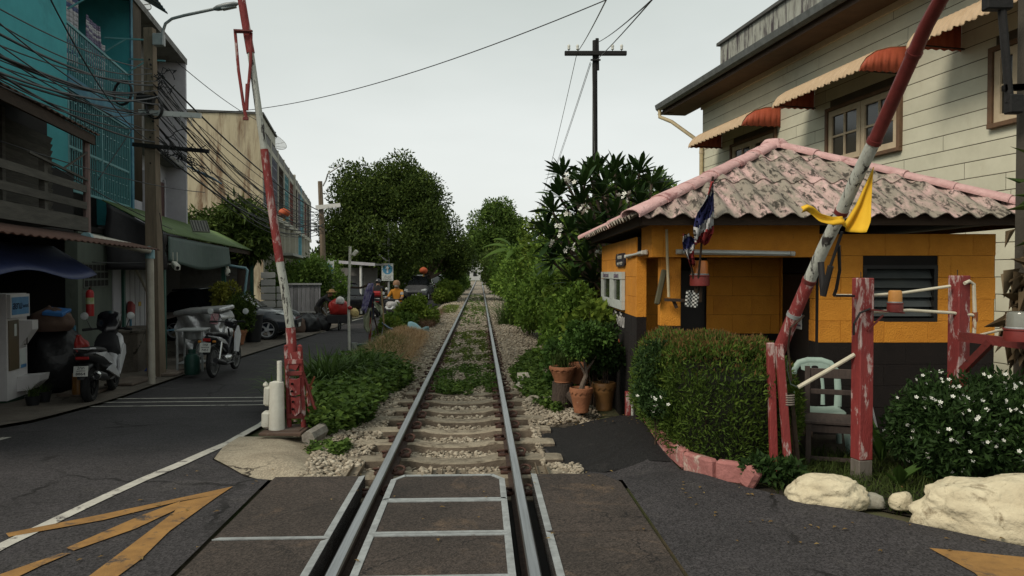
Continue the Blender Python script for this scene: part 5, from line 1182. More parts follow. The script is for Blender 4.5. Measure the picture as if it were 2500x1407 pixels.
# strappy grass clump at the ballast edge
def strappy(label, c, n, h, w, mat, seed, spread, lean=.9, group=None, cat='grass clump', name='grass_clump', segs=4):
    t = thing(name, label, cat, (c[0], c[1], c[2]), group=group); g = G_(seed); P = np.array([c] * n) + g.normal(size=(n, 3)) * np.array([spread, spread, 0])
    V, F = blades(P, h, w, g, lean, segs, droop=.75); npobj('blades', V, F, mat, t); return t
LF_STRAP = leafm('strap_leaf', (.04, .075, .016), (.09, .15, .036), (.17, .24, .075))
strappy('big clump of arching grass at the right edge of the ballast', (.05, 24.5, -.2), 650, 1.05, .011, LF_STRAP, 240, .22)
def banana(label, c, seed, n=7, L=1.5, h=1.2, group='banana plants'):
    t = thing('banana_plant', label, 'banana plant', c, group=group); rg = random.Random(seed); c = Vector(c)
    m = MB(); m.tube([c, c + Vector((.03, 0, h * .5)), c + Vector((0, 0, h))], [.09, .075, .05], 10); m.obj('stem', pm('banana_stem', (.12, .13, .05), (.07, .06, .025), 4, .7, stretch=(4, 4, .5)), t, smooth=50)
    for i in range(n):
        a = 6.283 * i / n + rg.uniform(-.4, .4); d = Vector((math.cos(a), math.sin(a), 0)); sd = Vector((-d.y, d.x, 0)); el = rg.uniform(.45, 1.25); l = L * rg.uniform(.75, 1.1); w = .17 * rg.uniform(.8, 1.1); V = []; N = 12
        m = MB()
        for k in range(N + 1):
            q = k / N; p = c + Vector((0, 0, h)) + d * (l * q * math.cos(el) * (1 + .25 * q)) + Vector((0, 0, l * (math.sin(el) * q - .62 * q * q)))
            ww = w * (math.sin(math.pi * min(1, max(0, (q - .13) / .87)) ** .75) if q > .14 else .06)
            tear = .75 + .25 * (k % 3) / 2
            V += [p - sd * ww * tear + Vector((0, 0, -.10 * ww / .17)), p + Vector((0, 0, .012)), p + sd * ww + Vector((0, 0, -.10 * ww / .17))]
        m.add(V, [f for k in range(N) for f in ((3 * k, 3 * k + 1, 3 * k + 4, 3 * k + 3), (3 * k + 1, 3 * k + 2, 3 * k + 5, 3 * k + 4))]); m.obj('leaf', LF_BAN, t, smooth=True)
    return t
banana('banana plant above the thicket right of the rails', (.15, 29.5, .6), 3, 8, 1.9, 1.7)
banana('young banana plant below the frangipani branches', (1.35, 14.4, .5), 5, 6, .9, 1.1)
# frangipani: bare forking limbs, whorls of long leaves at their tips, white flower heads
def frangipani():
    t = thing('frangipani_tree', 'frangipani tree with long dark leaves and white flowers beside the hut roof', 'tree', (2.0, 13.2, -.2))
    rg = random.Random(12); g = G_(300); foot = Vector((2.05, 13.3, -.25)); tips = []
    for (px, py, d) in ((1375, 430, 12.6), (1350, 520, 12.4), (1345, 590, 12.3), (1440, 430, 12.8), (1500, 420, 12.9), (1560, 425, 13.2), (1590, 450, 13.0), (1420, 500, 12.4), (1470, 480, 12.5), (1530, 470, 12.7), (1390, 570, 12.2), (1440, 560, 12.2), (1500, 530, 12.4), (1560, 500, 12.8),
                        (1380, 630, 12.1), (1430, 640, 12.0), (1400, 690, 12.0), (1455, 600, 12.2), (1450, 690, 12.2), (1610, 470, 13.4), (1480, 545, 12.9), (1400, 460, 13.2), (1460, 425, 13.6), (1540, 440, 13.8), (1350, 640, 12.6), (1405, 520, 13.0), (1510, 495, 13.4), (1436, 590, 12.8), (1335, 560, 12.8), (1365, 480, 12.9), (1575, 475, 13.8), (1515, 450, 13.3), (1425, 455, 12.3), (1478, 455, 12.7)):
        tips.append(Vector(far(px, py, d)))
    m = MB()
    for p in tips:
        k = foot + Vector((0, 0, 1.1 + .25 * rg.random())); e = k.lerp(p, .5) + Vector((rg.uniform(-.15, .15), rg.uniform(-.1, .1), -.12)); m.tube([k, e, p], [.05, .035, .022], 7)
    m.tube([foot, foot + Vector((.03, 0, .6)), foot + Vector((0, 0, 1.3))], [.11, .09, .075], 10); m.obj('trunk', pm('grey_bark', (.17, .13, .10)), t, smooth=50)
    lm = MB(); N = 6
    V = []
    for k in range(N + 1):
        q = k / N; w = .115 * math.sin(math.pi * (q * .86 + .10) ** 1.5) if k < N else .002; V += [(-w, q, .018 * math.sin(q * 3.1) - .06 * q * q + .30 * w), (0, q, .018 * math.sin(q * 3.1) - .06 * q * q), (w, q, .018 * math.sin(q * 3.1) - .06 * q * q + .25 * w)]
    lm.add(V, [f for k in range(N) for f in ((3 * k, 3 * k + 1, 3 * k + 4, 3 * k + 3), (3 * k + 1, 3 * k + 2, 3 * k + 5, 3 * k + 4))]); lme = lm.mesh('leaf', LF_FRANG, smooth=True)
    V0 = np.array([v[:] for v in V]); F0 = np.array(lm.f); spec = []
    for p in tips:
        ax = (p - (foot + Vector((0, 0, 1.6)))).normalized() + Vector((0, -.25, .35)); ax.normalize()
        for k in range(rg.randint(17, 22)):
            a = 2.4 * k + rg.uniform(-.3, .3); tilt = .30 + 1.25 * (k / 22) + rg.uniform(-.12, .12); q = ax.to_track_quat('Z', 'Y'); d = q @ Vector((math.cos(a) * math.sin(tilt), math.sin(a) * math.sin(tilt), math.cos(tilt)))
            spec.append((p + d * .015, d, rg.uniform(.30, .42), rg.uniform(-.5, .5)))
    spec.sort(key=lambda s_: s_[0].y); Vr, Fr, o_ = [], [], 0
    for i, (p, d, l, roll) in enumerate(spec):
        M = d.to_track_quat('Y', 'Z').to_matrix().to_4x4() @ Matrix.Rotation(roll, 4, 'Y') @ Matrix.Scale(l, 4)
        if i < 300:
            o = bpy.data.objects.new('leaf', lme); put(o, t); o.matrix_local = Matrix.Translation(p - OFF[t.name]) @ M
        else:
            A = np.array((Matrix.Translation(p) @ M)); Vr.append(V0 @ A[:3, :3].T + A[:3, 3]); Fr.append(F0 + o_); o_ += len(V0)
    npobj('leaves', np.concatenate(Vr), np.concatenate(Fr), LF_FRANG, t, kind='stuff', smooth=True)
    FM = flower_mesh('flower', M_PETW, .045, 5, .35)
    for (px, py, n) in ((1387, 441, 6), (1525, 485, 7), (1426, 513, 8), (1385, 520, 3), (1362, 556, 5), (1405, 606, 4), (1455, 618, 4), (1340, 600, 2), (1370, 605, 1), (1352, 580, 2)):
        d = 11.85; c = Vector(((px - 1250) / 1850 * d, d, 1.57 + (665 - py) / 1850 * d))
        for k in range(n): 
            o = inst('flower', FM, t, c + Vector((rg.gauss(0, .05), rg.gauss(0, .03), rg.gauss(0, .045))), (R(60) + rg.uniform(-.5, .5), rg.uniform(-.5, .5), rg.uniform(0, 6)))
frangipani()
g = G_(320); C, Rr = clumps_in((2.6, 15.0, 2.75), (.75, .8, .8), 22, .3, g)
leafy('leafy_tree', 'small-leaved tree just behind the frangipani', 'tree', (2.5, 15, -.2), C, Rr, 5200, .10, .028, LF_BANK, 321, stems=7)

# line-side telegraph pole with cross-arm
M_TAR = pm('tarred_timber', (.014, .013, .013), (.008, .008, .008), 8, .8, bump=.3)
tpole = thing('telegraph_pole', 'black telegraph pole with one cross-arm and white insulators', 'utility pole', (2.38, 22, -.2))
m = MB(); m.tube([(2.405, 22, -.3), (2.405, 22, 4), (2.39, 22, 8.25)], [.085, .08, .07], 10); m.obj('pole', M_TAR, tpole, smooth=40)
m = MB(); m.tube([(2.47, 22, 7.4), (2.455, 22, 8.31)], .05, 8); m.obj('splint', M_TAR, tpole, smooth=40)
zc = 7.856; m = MB(); m.bar((1.510, 21.9, zc), (3.293, 21.9, zc), .11, .125, b=.015); m.obj('cross_arm', M_TAR, tpole)
for px in (1388, 1409, 1494, 1516):
    x = (px - 1250) / 1850 * 21.9; m = MB(); m.tube([(x, 21.9, zc + .06), (x, 21.9, zc + .14)], .012, 6); io = m.obj('pin', M_TAR, tpole)
    m = MB(); m.lathe([(0, .10), (.03, .10), (.045, .12), (.035, .16), (.042, .18), (.045, .22), (.03, .245), (0, .25)], 12, (x, 21.9, zc)); m.obj('insulator', pm('white_porcelain', (.66, .66, .60), None, 5, .3), io, smooth=40)
m = MB(); m.bar((2.259, 21.9, 7.668), (2.544, 21.9, 7.668), .05, .04); m.obj('stirrup', M_TAR, tpole)
M_WIRE = pm('dark_wire', (.035, .035, .038), None, 5, .6)
M_WIREL = pm('grey_wire', (.20, .21, .20), None, 5, .6)
def wire(label, pts, r=.012, mat=None, name='overhead_wire', group='wires at the telegraph pole', cat='wire', n=5):
    m = MB(); m.tube(pts, r, n); return m.obj(name, mat or M_WIRE, None, smooth=True, label=label, cat=cat, group=group)
wire('wire from the telegraph pole to the top edge, left one', catenary((1.813,70.000,6.102), (1.871,21.900,7.886), .8) + catenary((1.871,21.900,7.886), (1.158,9.000,4.876), .05)[1:], .010, M_WIREL)
wire('left of the pair of wires falling away from the pole', catenary((1.943,75.000,6.305), (2.248,21.900,7.605), .5), .009, M_WIREL)
wire('right of the pair of wires falling away from the pole', catenary((2.186,75.000,6.426), (2.271,21.900,7.570), .4), .009, M_WIREL)
wire('wire rising from the pole top to the upper edge', catenary((2.493,22.000,8.208), (1.690,9.000,4.818), .05), .010)
wire('lower wire rising right from the pole to the upper edge', catenary((2.423,22.000,7.680), (1.768,9.500,4.988), .03), .010)
wire('slack stay wire hanging down beside the telegraph pole', [(2.306,21.900,7.570), (2.315,21.850,6.564), (1.93 + .42, 21.7, 5.0), (2.142,21.600,4.596)], .006, M_WIREL)
wire('long single wire sagging across the whole sky', catenary((-6.150,15.000,4.709), (0.938,7.600,4.280), .28, 30), .006, M_WIRE, group=None)

# ------------------------------------------------------------------ big trees up the line
def big_tree(label, foot, crown, seed, mat, n, L, W, cl, cr, group='trees along the railway', trunk_r=.25, droop=0.0, name='shade_tree', shell=.5):
    t = thing(name, label, 'tree', foot, group=group); g = G_(seed); rg = random.Random(seed); f = Vector(foot); Cs, Rs = [], []
    for (c, r, k) in crown:
        a, b = clumps_in(c, r, int(cl * k), cr, g, shell=shell); Cs.append(a); Rs.append(b)
    C, Rr = np.concatenate(Cs), np.concatenate(Rs)
    V, F = leaf_cloud(C, Rr, n, L, W, g, up=.1 - droop, shell=.2); npobj('crown', V, F, mat, t)
    m = MB(); top = Vector(crown[0][0]); h = top.z - f.z; k = f + Vector((0, 0, h * .35))
    m.tube([f, f + Vector((.03 * h, 0, h * .18)), k], [trunk_r, trunk_r * .8, trunk_r * .7], 10)
    for i in range(16):
        c = Vector(C[rg.randrange(len(C))].tolist()); m.tube([k, k.lerp(c, .5) + Vector((0, 0, -.04 * h)), c], [trunk_r * .45, trunk_r * .22, trunk_r * .06], 6)
    m.obj('trunk', pm('grey_bark', (.17, .13, .10)), t, smooth=50)
    return t
big_tree('huge dense tamarind tree left of the line, tallest in view', (-7.6, 44, -.4), [((-6.7, 44, 6.0), (2.5, 2.4, 2.7), 1.0), ((-8.7, 44, 5.7), (2.1, 2.2, 2.4), .7), ((-5.0, 43.6, 5.0), (1.5, 2, 2.2), .5), ((-7.3, 43, 3.1), (3.6, 2.4, 2.0), .7), ((-9.6, 43.5, 3.6), (1.5, 2, 1.9), .4)], 400, LF_TREE, 62000, .20, .045, 90, .75, trunk_r=.4, shell=.35)
big_tree('dark tree right of the big tamarind, reaching to the gap over the line', (-6.2, 56, -.4), [((-5.6, 56, 3.9), (2.3, 2.2, 2.6), 1.0), ((-4.2, 57, 2.6), (1.5, 2, 2.0), .6), ((-7.2, 55, 2.8), (2.2, 2, 2.0), .5)], 410, LF_TREE, 26000, .22, .05, 50, .75, trunk_r=.3, shell=.35)
big_tree('lone round-topped tree right of the line in the distance', (-.9, 80, -.3), [((-1.5, 80, 6.0), (3.5, 3, 3.3), 1.0), ((-2.3, 79, 4.2), (2.6, 2.5, 2.4), .6), ((-.6, 80, 3.6), (2.2, 2.5, 2.6), .5)], 420, LF_TREE2, 36000, .30, .075, 70, .95, trunk_r=.4, shell=.35)
big_tree('tree closing the view left of the far end of the line', (-8.8, 95, -.3), [((-9.4, 95, 3.0), (3.2, 3, 2.6), 1.0)], 430, LF_TREE, 9000, .36, .09, 34, 1.0, trunk_r=.35, shell=.35)
# far skyline behind everything: pale buildings at the end of the line and a wooded rim
fb = thing('distant_building', 'pale building glimpsed at the far end of the line', 'building', (-9.5, 170, -.4))
m = MB(); m.box((-8.2, 170, 2.2), (5.5, 4, 5.2)); m.obj('wall', pm('pale_far_wall', (.52, .53, .52), None, 2), fb)
m = MB(); m.prism([(-11.2, 167.6, 4.8), (-5.2, 167.6, 4.8), (-8.2, 167.6, 6.2)], (0, 4.8, 0)); m.obj('roof', pm('pale_far_roof', (.6, .62, .62), None, 2), fb)
for x in (-9.8, -8.2, -6.6):
    for z in (1.2, 3.2): m = MB(); m.box((x, 167.97, z), (.8, .06, 1.0)); m.obj('window', M_WGL, fb)
def rim():
    g = G_(450); C, Rr = [], []
    for i in range(240):
        a = g.uniform(-1.35, 1.35); d = g.uniform(190, 260); 
        C.append((d * math.sin(a) * 1.4, d * math.cos(a) * .9 + 10, g.uniform(.5, 4.5))); Rr.append((9, 6, g.uniform(3, 5.5)))
    V, F = leaf_cloud(np.array(C), np.array(Rr), 42000, 1.5, .45, g)
    npobj('far_wood', V, F, LF_TREE2, kind='stuff', label='far belt of trees closing the horizon', cat='wood')
rim()

# ------------------------------------------------------------------ weeds and grass left of the line
LF_WEED = leafm('weed_leaf', (0.031, 0.059, 0.013), (0.081, 0.139, 0.026), (0.193, 0.277, 0.054))
LF_DRY = leafm('dry_grass', (.24, .15, .07), (.40, .26, .13), (.55, .40, .21), trans=.15)
LF_MIXG = leafm('mixed_grass', (.042, .072, .012), (.102, .138, .024), (.204, .204, .054), trans=.2)
def scatter_in(poly, n, g):
    a = np.array(poly); x = g.uniform(a[:, 0].min(), a[:, 0].max(), n * 3); y = g.uniform(a[:, 1].min(), a[:, 1].max(), n * 3); k = in_poly(x, y, poly); x, y = x[k][:n], y[k][:n]
    return np.stack([x, y, np.array([HZ(p, q) for p, q in zip(x, y)])], 1)
def weedpatch(name, label, poly, n, h, L, W, mat, seed, cat='weeds', patchy=0):
    g = G_(seed); P = scatter_in(poly, n, g); nl = 7
    if patchy: q = np.sin(P[:, 0] * 9 + P[:, 1] * 2.3 + seed) + np.sin(P[:, 1] * 3.7 - P[:, 0] * 5) + .7 * np.sin(P[:, 1] * 1.1 + P[:, 0] * 17) + g.normal(size=len(P)) * .55; P = P[q > patchy - 1]
    Q = np.repeat(P, nl, 0); t = g.uniform(.15, 1, len(Q)); hh = np.repeat(h * g.uniform(.45, 1.25, len(P)), nl)
    lean = np.repeat(g.normal(size=(len(P), 2)) * .25, nl, 0); Q = Q + np.stack([lean[:, 0] * t * hh, lean[:, 1] * t * hh, t * hh], 1)
    a = g.uniform(0, 6.28, len(Q)); d = np.stack([np.cos(a), np.sin(a), g.uniform(-.1, .7, len(Q))], 1)
    V, F = leaves(Q, d, np.full(len(Q), L), W, g, .35, .5)
    return npobj(name, V, F, mat, kind='stuff', label=label, cat=cat)
weedpatch('leafy_weeds', 'leafy green weeds between the left barrier and the track', [(-2.35, 8.2), (-1.95, 7.6), (-1.80, 7.9), (-1.62, 8.5), (-1.75, 9.4), (-1.65, 10.4), (-1.55, 11.6), (-2.0, 12.8), (-2.9, 12.4), (-2.95, 10.2), (-2.6, 9.0)], 3600, .32, .085, .026, LF_WEED, 500)
weedpatch('leafy_weeds', 'low weeds growing in front of the kerb stone', [(-1.95, 7.0), (-1.6, 6.95), (-1.55, 7.35), (-1.9, 7.4)], 110, .10, .06, .018, LF_WEED, 502)
weedpatch('leafy_weeds', 'low weeds on the right of the rails before the pots', [(.55, 9.0), (.72, 9.6), (.45, 12.6), (.78, 15.5), (.35, 15.5), (-.02, 12.4), (.15, 10.4)], 3000, .15, .07, .020, LF_WEED, 504)
def grasspatch(name, label, poly, n, h, w, mat, seed, lean=1.0, cat='grass', dz=0.0):
    g = G_(seed); P = scatter_in(poly, n, g); P[:, 2] += dz
    V, F = blades(P, h, w, g, lean); return npobj(name, V, F, mat, kind='stuff', label=label, cat=cat)
sq = lambda y0, y1, a, b: [(-.245 - .0421 * y0 + a, y0), (-.245 - .0421 * y0 + b, y0), (-.245 - .0421 * y1 + b, y1), (-.245 - .0421 * y1 + a, y1)]
weedpatch('track_weeds', 'green creeping weeds between the rails', sq(10.6, 13.6, -.47, .47), 3400, .09, .05, .015, LF_WEED, 506, patchy=.75)
weedpatch('track_weeds', 'second mat of weeds between the rails farther on', sq(13.9, 21.5, -.44, .44), 3400, .09, .055, .016, LF_MIXG, 508, patchy=1.1)
weedpatch('track_weeds', 'sparse weeds between the rails far ahead', sq(23, 55, -.45, .45), 1500, .12, .08, .022, LF_WEED, 509, patchy=1.6)
grasspatch('track_grass', 'bright grass tuft across the rails in the distance', sq(33, 37, -.5, .5), 1500, .14, .012, LF_MIXG, 510)
grasspatch('track_grass', 'grass tufts beside the left rail', sq(31, 38, -1.5, -.8), 1300, .2, .012, LF_MIXG, 511)
grasspatch('mixed_grass', 'taller grass stalks standing among the leafy weeds', [(-2.35, 8.2), (-1.80, 7.9), (-1.62, 8.5), (-1.75, 9.4), (-1.55, 11.6), (-2.0, 12.8), (-2.9, 12.4), (-2.6, 9.0)], 700, .34, .005, LF_MIXG, 518, .7)
grasspatch('mixed_grass', 'green and yellow grass on the bank left of the rails', [(-2.9, 11.6), (-2.0, 11.8), (-1.9, 12.6), (-2.2, 15), (-2.4, 17.5), (-3.2, 18.5), (-3.5, 16), (-3.2, 13.5)], 6500, .24, .006, LF_MIXG, 512, 1.1)
grasspatch('dry_grass', 'heap of cut straw-coloured grass beside the left rail', [(-2.5, 12.6), (-1.9, 12.0), (-1.95, 14.5), (-2.1, 17.5), (-2.35, 20.5), (-3.1, 20.5), (-2.9, 16)], 15000, .20, .0055, LF_DRY, 514, 1.6, dz=.03)
grasspatch('dry_grass', 'brown dead twigs beside the left rail farther on', [(-2.9, 22), (-2.4, 23), (-3.0, 33), (-3.8, 32), (-3.4, 26)], 3500, .34, .006, leafm('dead_twig', (.06, .035, .02), (.13, .075, .045), (.22, .14, .09)), 516, 1.3)
for i, (c, n, h, s_) in enumerate((((-2.72, 11.0, -.22), 420, .74, .14), ((-2.30, 11.6, -.18), 330, .66, .14), ((-3.0, 10.3, -.25), 220, .52, .11))):
    strappy(['largest clump of strap-leaved lily behind the left barrier', 'clump of strap-leaved lily nearest the rails', 'small clump of strap-leaved lily beside the road edge'][i], c, n, h, .016, LF_STRAP, 520 + i, s_, .95, group='strap-leaved lilies')
bush('rounded green bush beside the left rail', (-3.05, 24.2, .25), (.62, .7, .62), 6000, .12, .035, LF_BRIGHT, 530, 24, group='bushes along the left of the line')
bush('low bright bush at the edge of the road', (-3.35, 20.6, -.05), (.45, .6, .42), 2600, .10, .03, LF_BRIGHT, 532, 16, group='bushes along the left of the line')
bush('low leafy bush by the blue plastic scrap', (-3.25, 22.3, .0), (.5, .6, .42), 2600, .11, .03, LF_WEED, 533, 16, group='bushes along the left of the line')
bush('spreading bush farther up beside the left rail', (-3.9, 44.0, .35), (1.0, 1.8, .75), 4500, .16, .05, LF_BRIGHT, 534, 24, group='bushes along the left of the line')
bush('farthest bush beside the left rail', (-4.6, 58.0, .5), (1.3, 3.0, 1.0), 3500, .2, .06, LF_WEED, 536, 24, group='bushes along the left of the line')
m = MB()
def scrap(u, v): return Vector((-2.95 + .62 * u, 21.6 - .35 * v, .02 + .10 * math.sin(u * 5 + v * 3) - .12 * u + .07 * math.sin(v * 7)))
m.grid(scrap, 12, 8); o = m.obj('plastic_scrap', pm('pale_blue_plastic', (.27, .45, .50), (.2, .36, .42), 5, .5), None, smooth=True, label='crumpled pale blue plastic sheet lying on the bank', cat='plastic sheet'); o.modifiers.new('thickness', 'SOLIDIFY').thickness = .004

# ------------------------------------------------------------------ the terrace of shophouses on the left
# coordinates here: v = out from the facade line towards the road, u = along it into the distance, z
M_TEAL = pm('teal_render', (.055, .33, .37), (.045, .28, .315), 3, .85, bump=.15, bscale=60, c3=(.03, .17, .19), s3=1.0, cut=(.55, .8))
M_TEALD = pm('blue_trim', (.06, .19, .27), (.04, .14, .21), 4, .8, c3=(.10, .26, .32), s3=3, cut=(.5, .7))
M_TEALM = pm('teal_iron', (.10, .29, .31), (.08, .23, .25), 6, .6, c3=(.25, .40, .40), s3=5, cut=(.6, .7))
M_LILAC = pm('lilac_white_render', (.42, .41, .44), (.35, .34, .37), 3, .9, c3=(.25, .23, .22), s3=1.2, cut=(.55, .75))
M_GREYW = pm('grey_render', (.20, .195, .19), (.14, .135, .13), 3, .9, c3=(.09, .08, .07), s3=1.6, cut=(.5, .7))
M_OLDW = pm('old_grey_boards', (.085, .080, .068), (.045, .042, .036), 4, .9, bump=.4, bscale=25, stretch=(1, .6, 6), vary=.2)
M_RUST = pm('rusty_tin', (.12, .075, .055), (.07, .045, .035), 5, .85, bump=.3, c3=(.17, .15, .13), s3=3, cut=(.55, .7), stretch=(1, 3, 1))
GZ = -.38
def rbox(m, v0, v1, u0, u1, z0, z1, b=0): return m.box(((v0 + v1) / 2, (u0 + u1) / 2, (z0 + z1) / 2), (abs(v1 - v0), abs(u1 - u0), abs(z1 - z0)), None, b)
def rpart(name, mat, t, *boxes, **kw):
    m = MB()
    for q in boxes: rbox(m, *q)
    return m.obj(name, mat, t, **kw)
def bars(t, name, v, u0, u1, z0, z1, step, mat, w=.016, rungs=0, rmat=None):
    n = int((u1 - u0) / step); m = MB(); m.box((0, 0, 0), (w, w, z1 - z0)); me = m.mesh(name, mat)
    for i in range(n + 1): inst(name, me, t, (v, u0 + (u1 - u0) * i / n, (z0 + z1) / 2))
    if rungs:
        m = MB(); m.box((0, 0, 0), (w * .9, (u1 - u0) / n - w, w)); re = m.mesh('rung', mat)
        for r in range(rungs):
            for i in range(n):
                if (i + r) % 2: continue
                inst('rung', re, t, (v, u0 + (u1 - u0) * (i + .5) / n, z0 + (z1 - z0) * (r + .5) / rungs))
ub0, ub1 = 13.31, 17.15
tb = thing('teal_shophouse', 'teal painted shophouse with barred window and laundry balcony on the left', 'shophouse', (0, 13, GZ), ROW_M)
rpart('wall', M_TEAL, tb, (-.16, 0, 5.5, ub0, 2.45, 8.9))
rpart('party_wall', M_TEAL, tb, (-1.4, -.002, ub1 - .13, ub1, 2.6, 8.6)); rpart('party_wall', M_TEALD, tb, (-.001, .03, ub1 - .14, ub1 + .01, 2.7, 8.6))
rpart('party_wall', M_LILAC, tb, (-1.4, -.161, ub0 - .05, ub0, 2.6, 8.6))
rpart('balcony_slab', M_TEALD, tb, (-1.4, .02, ub0 + .001, ub1 - .141, 4.72, 4.98))
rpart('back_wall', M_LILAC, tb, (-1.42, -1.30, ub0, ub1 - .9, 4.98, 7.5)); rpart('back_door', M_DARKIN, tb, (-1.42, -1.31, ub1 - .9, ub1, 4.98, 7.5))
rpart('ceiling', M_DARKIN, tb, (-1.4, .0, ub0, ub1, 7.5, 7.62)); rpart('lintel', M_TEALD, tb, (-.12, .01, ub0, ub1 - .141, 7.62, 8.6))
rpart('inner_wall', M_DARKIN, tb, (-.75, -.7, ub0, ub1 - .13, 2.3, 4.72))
for z0, z1, rg_, tag_ in ((4.98, 5.86, 3, 'balcony_bar'), (3.02, 4.70, 6, 'window_bar')): bars(tb, tag_, -.03, ub0 + .06, ub1 - .2, z0, z1, .115, M_TEALM, .017, rg_)
for z in (5.87, 4.70, 3.75, 3.0): rpart('rail', M_TEALM, tb, (-.05, -.008, ub0 + .02, ub1 - .15, z - .022, z + .022))
for u in (ub0 + .05, 15.15, ub1 - .19): rpart('grille_post', M_TEALM, tb, (-.056, -.002, u - .025, u + .025, 3.0, 4.70))
for u, z in ((13.36, 6.36), (15.3, 6.18), (16.9, 6.2)):
    m = MB(); m.bar((0, u, z), (.75, u, z), .03); m.bar((0, u, z - .28), (.40, u, z), .025); m.obj('line_bracket', M_TEALM, tb)
m = MB(); m.grid(lambda u, v: (.02 + v * .75, 13.1 + u * 4.0, 7.72 - v * .42 + .012 * math.sin(u * 130)), 130, 1); o = m.obj('striped_awning', pm('striped_tin', (.40, .40, .38), (.30, .30, .29), 3, .7, c3=(.05, .16, .26), s3=9, cut=(.49, .51), stretch=(.1, 2.0, .1)), tb, smooth=True); o.modifiers.new('thickness', 'SOLIDIFY').thickness = .01
def towel(label, v, u0, u1, z0, z1, c, cs, seed):
    m = MB(); rg = random.Random(seed); ph = rg.uniform(0, 6); n = 18
    for i in range(n):
        for j in range(10):
            m.cur = 1 if i in (2, 3, 5, 13, 15) else 0; q = []
            for a, b in ((i, j), (i + 1, j), (i + 1, j + 1), (i, j + 1)): q.append((v + .04 * math.sin(b * .9 + ph) * (a / n) + .02 * math.sin(b * 2.1), u0 + (u1 - u0) * b / 10, z1 - (z1 - z0) * a / n - .03 * math.sin(b * .3)))
            m.add(q, [(0, 1, 2, 3)])
    o = m.obj('towel', [c, cs], None, label=label, cat='towel', group='laundry on the balcony', frame=ROW_M, smooth=True); o.modifiers.new('thickness', 'SOLIDIFY').thickness = .006
M_TW1, M_TW2, M_TW3 = pm('towel_white', (.46, .46, .50), None, 9, .9), pm('towel_blue', (.10, .13, .27), None, 9, .9), pm('towel_violet', (.17, .15, .24), None, 9, .9)
towel('large white and blue striped cloth hung at the left of the balcony', -.25, 13.5, 14.6, 5.4, 6.9, M_TW1, M_TW2, 1)
towel('violet striped towel on the balcony line', -.15, 14.75, 15.5, 5.55, 6.45, M_TW3, M_TW1, 2)
towel('pale cloth hanging at the right of the balcony', -.3, 15.6, 16.3, 5.3, 6.3, M_TW1, M_TW3, 3)

wb = thing('white_shophouse', 'narrow white shophouse with deep recessed upper floor', 'shophouse', (0, 20, GZ), ROW_M)
wu0, wu1 = 17.17, 22.69
rpart('party_wall', M_LILAC, wb, (-2.0, 0, wu1 - .16, wu1, 2.2, 7.62)); rpart('roof_slab', M_GREYW, wb, (-6.0, .02, wu0 + .02, wu1 + .02, 7.62, 7.78))
rpart('back_wall', M_GREYW, wb, (-.85, -.72, wu0 + .85, wu1 - .161, 4.6, 7.62)); rpart('lower_wall', M_LILAC, wb, (-.72, -.56, wu0, wu1 - .161, 2.0, 4.6))
rpart('balcony_slab', M_GREYW, wb, (-.72, -.05, wu0 + .9, wu1 - .161, 4.601, 4.72)); rpart('body', M_GREYW, wb, (-6.0, -.86, wu0 + .1, wu1 - .02, 2.0, 7.6))
m = MB(); m.grid(lambda u, v: (-.02 + .012 * math.sin(u * 62), wu0 + .02 + u * .82, 3.2 + v * 4.4), 60, 1); o = m.obj('corrugated_screen', pm('brown_tin', (.085, .065, .045), (.055, .042, .03), 4, .8, stretch=(1, 1, .3)), wb, smooth=True); o.modifiers.new('thickness', 'SOLIDIFY').thickness = .008
sh = rpart('shutter', pm('oxblood_shutter', (.075, .025, .022), (.05, .018, .016), 4, .6), wb, (-.555, -.52, 20.2, 22.2, 2.9, 4.1))
for i in range(9): rpart('slat', pm('oxblood_shutter', (.075, .025, .022)), sh, (-.52, -.512, 20.25, 22.15, 2.95 + i * .125, 3.05 + i * .125))
rpart('shutter_frame', M_LILAC, wb, (-.555, -.50, 20.1, 20.199, 2.8, 4.2)); rpart('shutter_frame', M_LILAC, wb, (-.555, -.50, 22.201, 22.3, 2.8, 4.2))
m = MB(); m.grid(lambda u, v: (-.05 + v * .75, 22.8 + u * 1.5, 4.72 - v * .36 + .015 * math.sin(u * 90)), 90, 1); o = m.obj('blue_awning', pm('blue_tin', (.12, .24, .36), (.08, .17, .28), 4, .6), None, smooth=True, label='blue corrugated awning on the end of the white shophouse', cat='awning', frame=ROW_M); o.modifiers.new('thickness', 'SOLIDIFY').thickness = .012

# far terrace: stained end wall and a row of upper floors
M_STAIN = pm('stained_cream_render', (.50, .44, .31), (.40, .34, .23), 1.3, .9, bump=.15, c3=(.16, .095, .055), s3=.8, cut=(.50, .62), stretch=(1.8, 1.8, .22), c4=(.26, .21, .15), s4=2.5, cut4=(.52, .66))
M_CREAMW = pm('cream_frame', (.45, .43, .36), (.36, .34, .28), 2, .9)
fy = 40.9; ft = thing('far_terrace', 'long cream terrace with a tall stained end wall', 'terrace', (0, 55, GZ), ROW_M)
rpart('end_wall', M_STAIN, ft, (-12, 0, fy, fy + .3, -.3, 9.87)); rpart('coping', pm('coping_dark', (.08, .08, .075)), ft, (-12.1, .08, fy - .06, fy + 6.9, 9.871, 9.99))
rpart('gable_wall', M_CREAMW, ft, (-.3, -.02, fy + .301, fy + 6.8, 9.25, 9.87)); rpart('body', M_GREYW, ft, (-9, -.9, fy + .31, 88, -.3, 9.2))
bw_ = 4.05; nb_ = 11
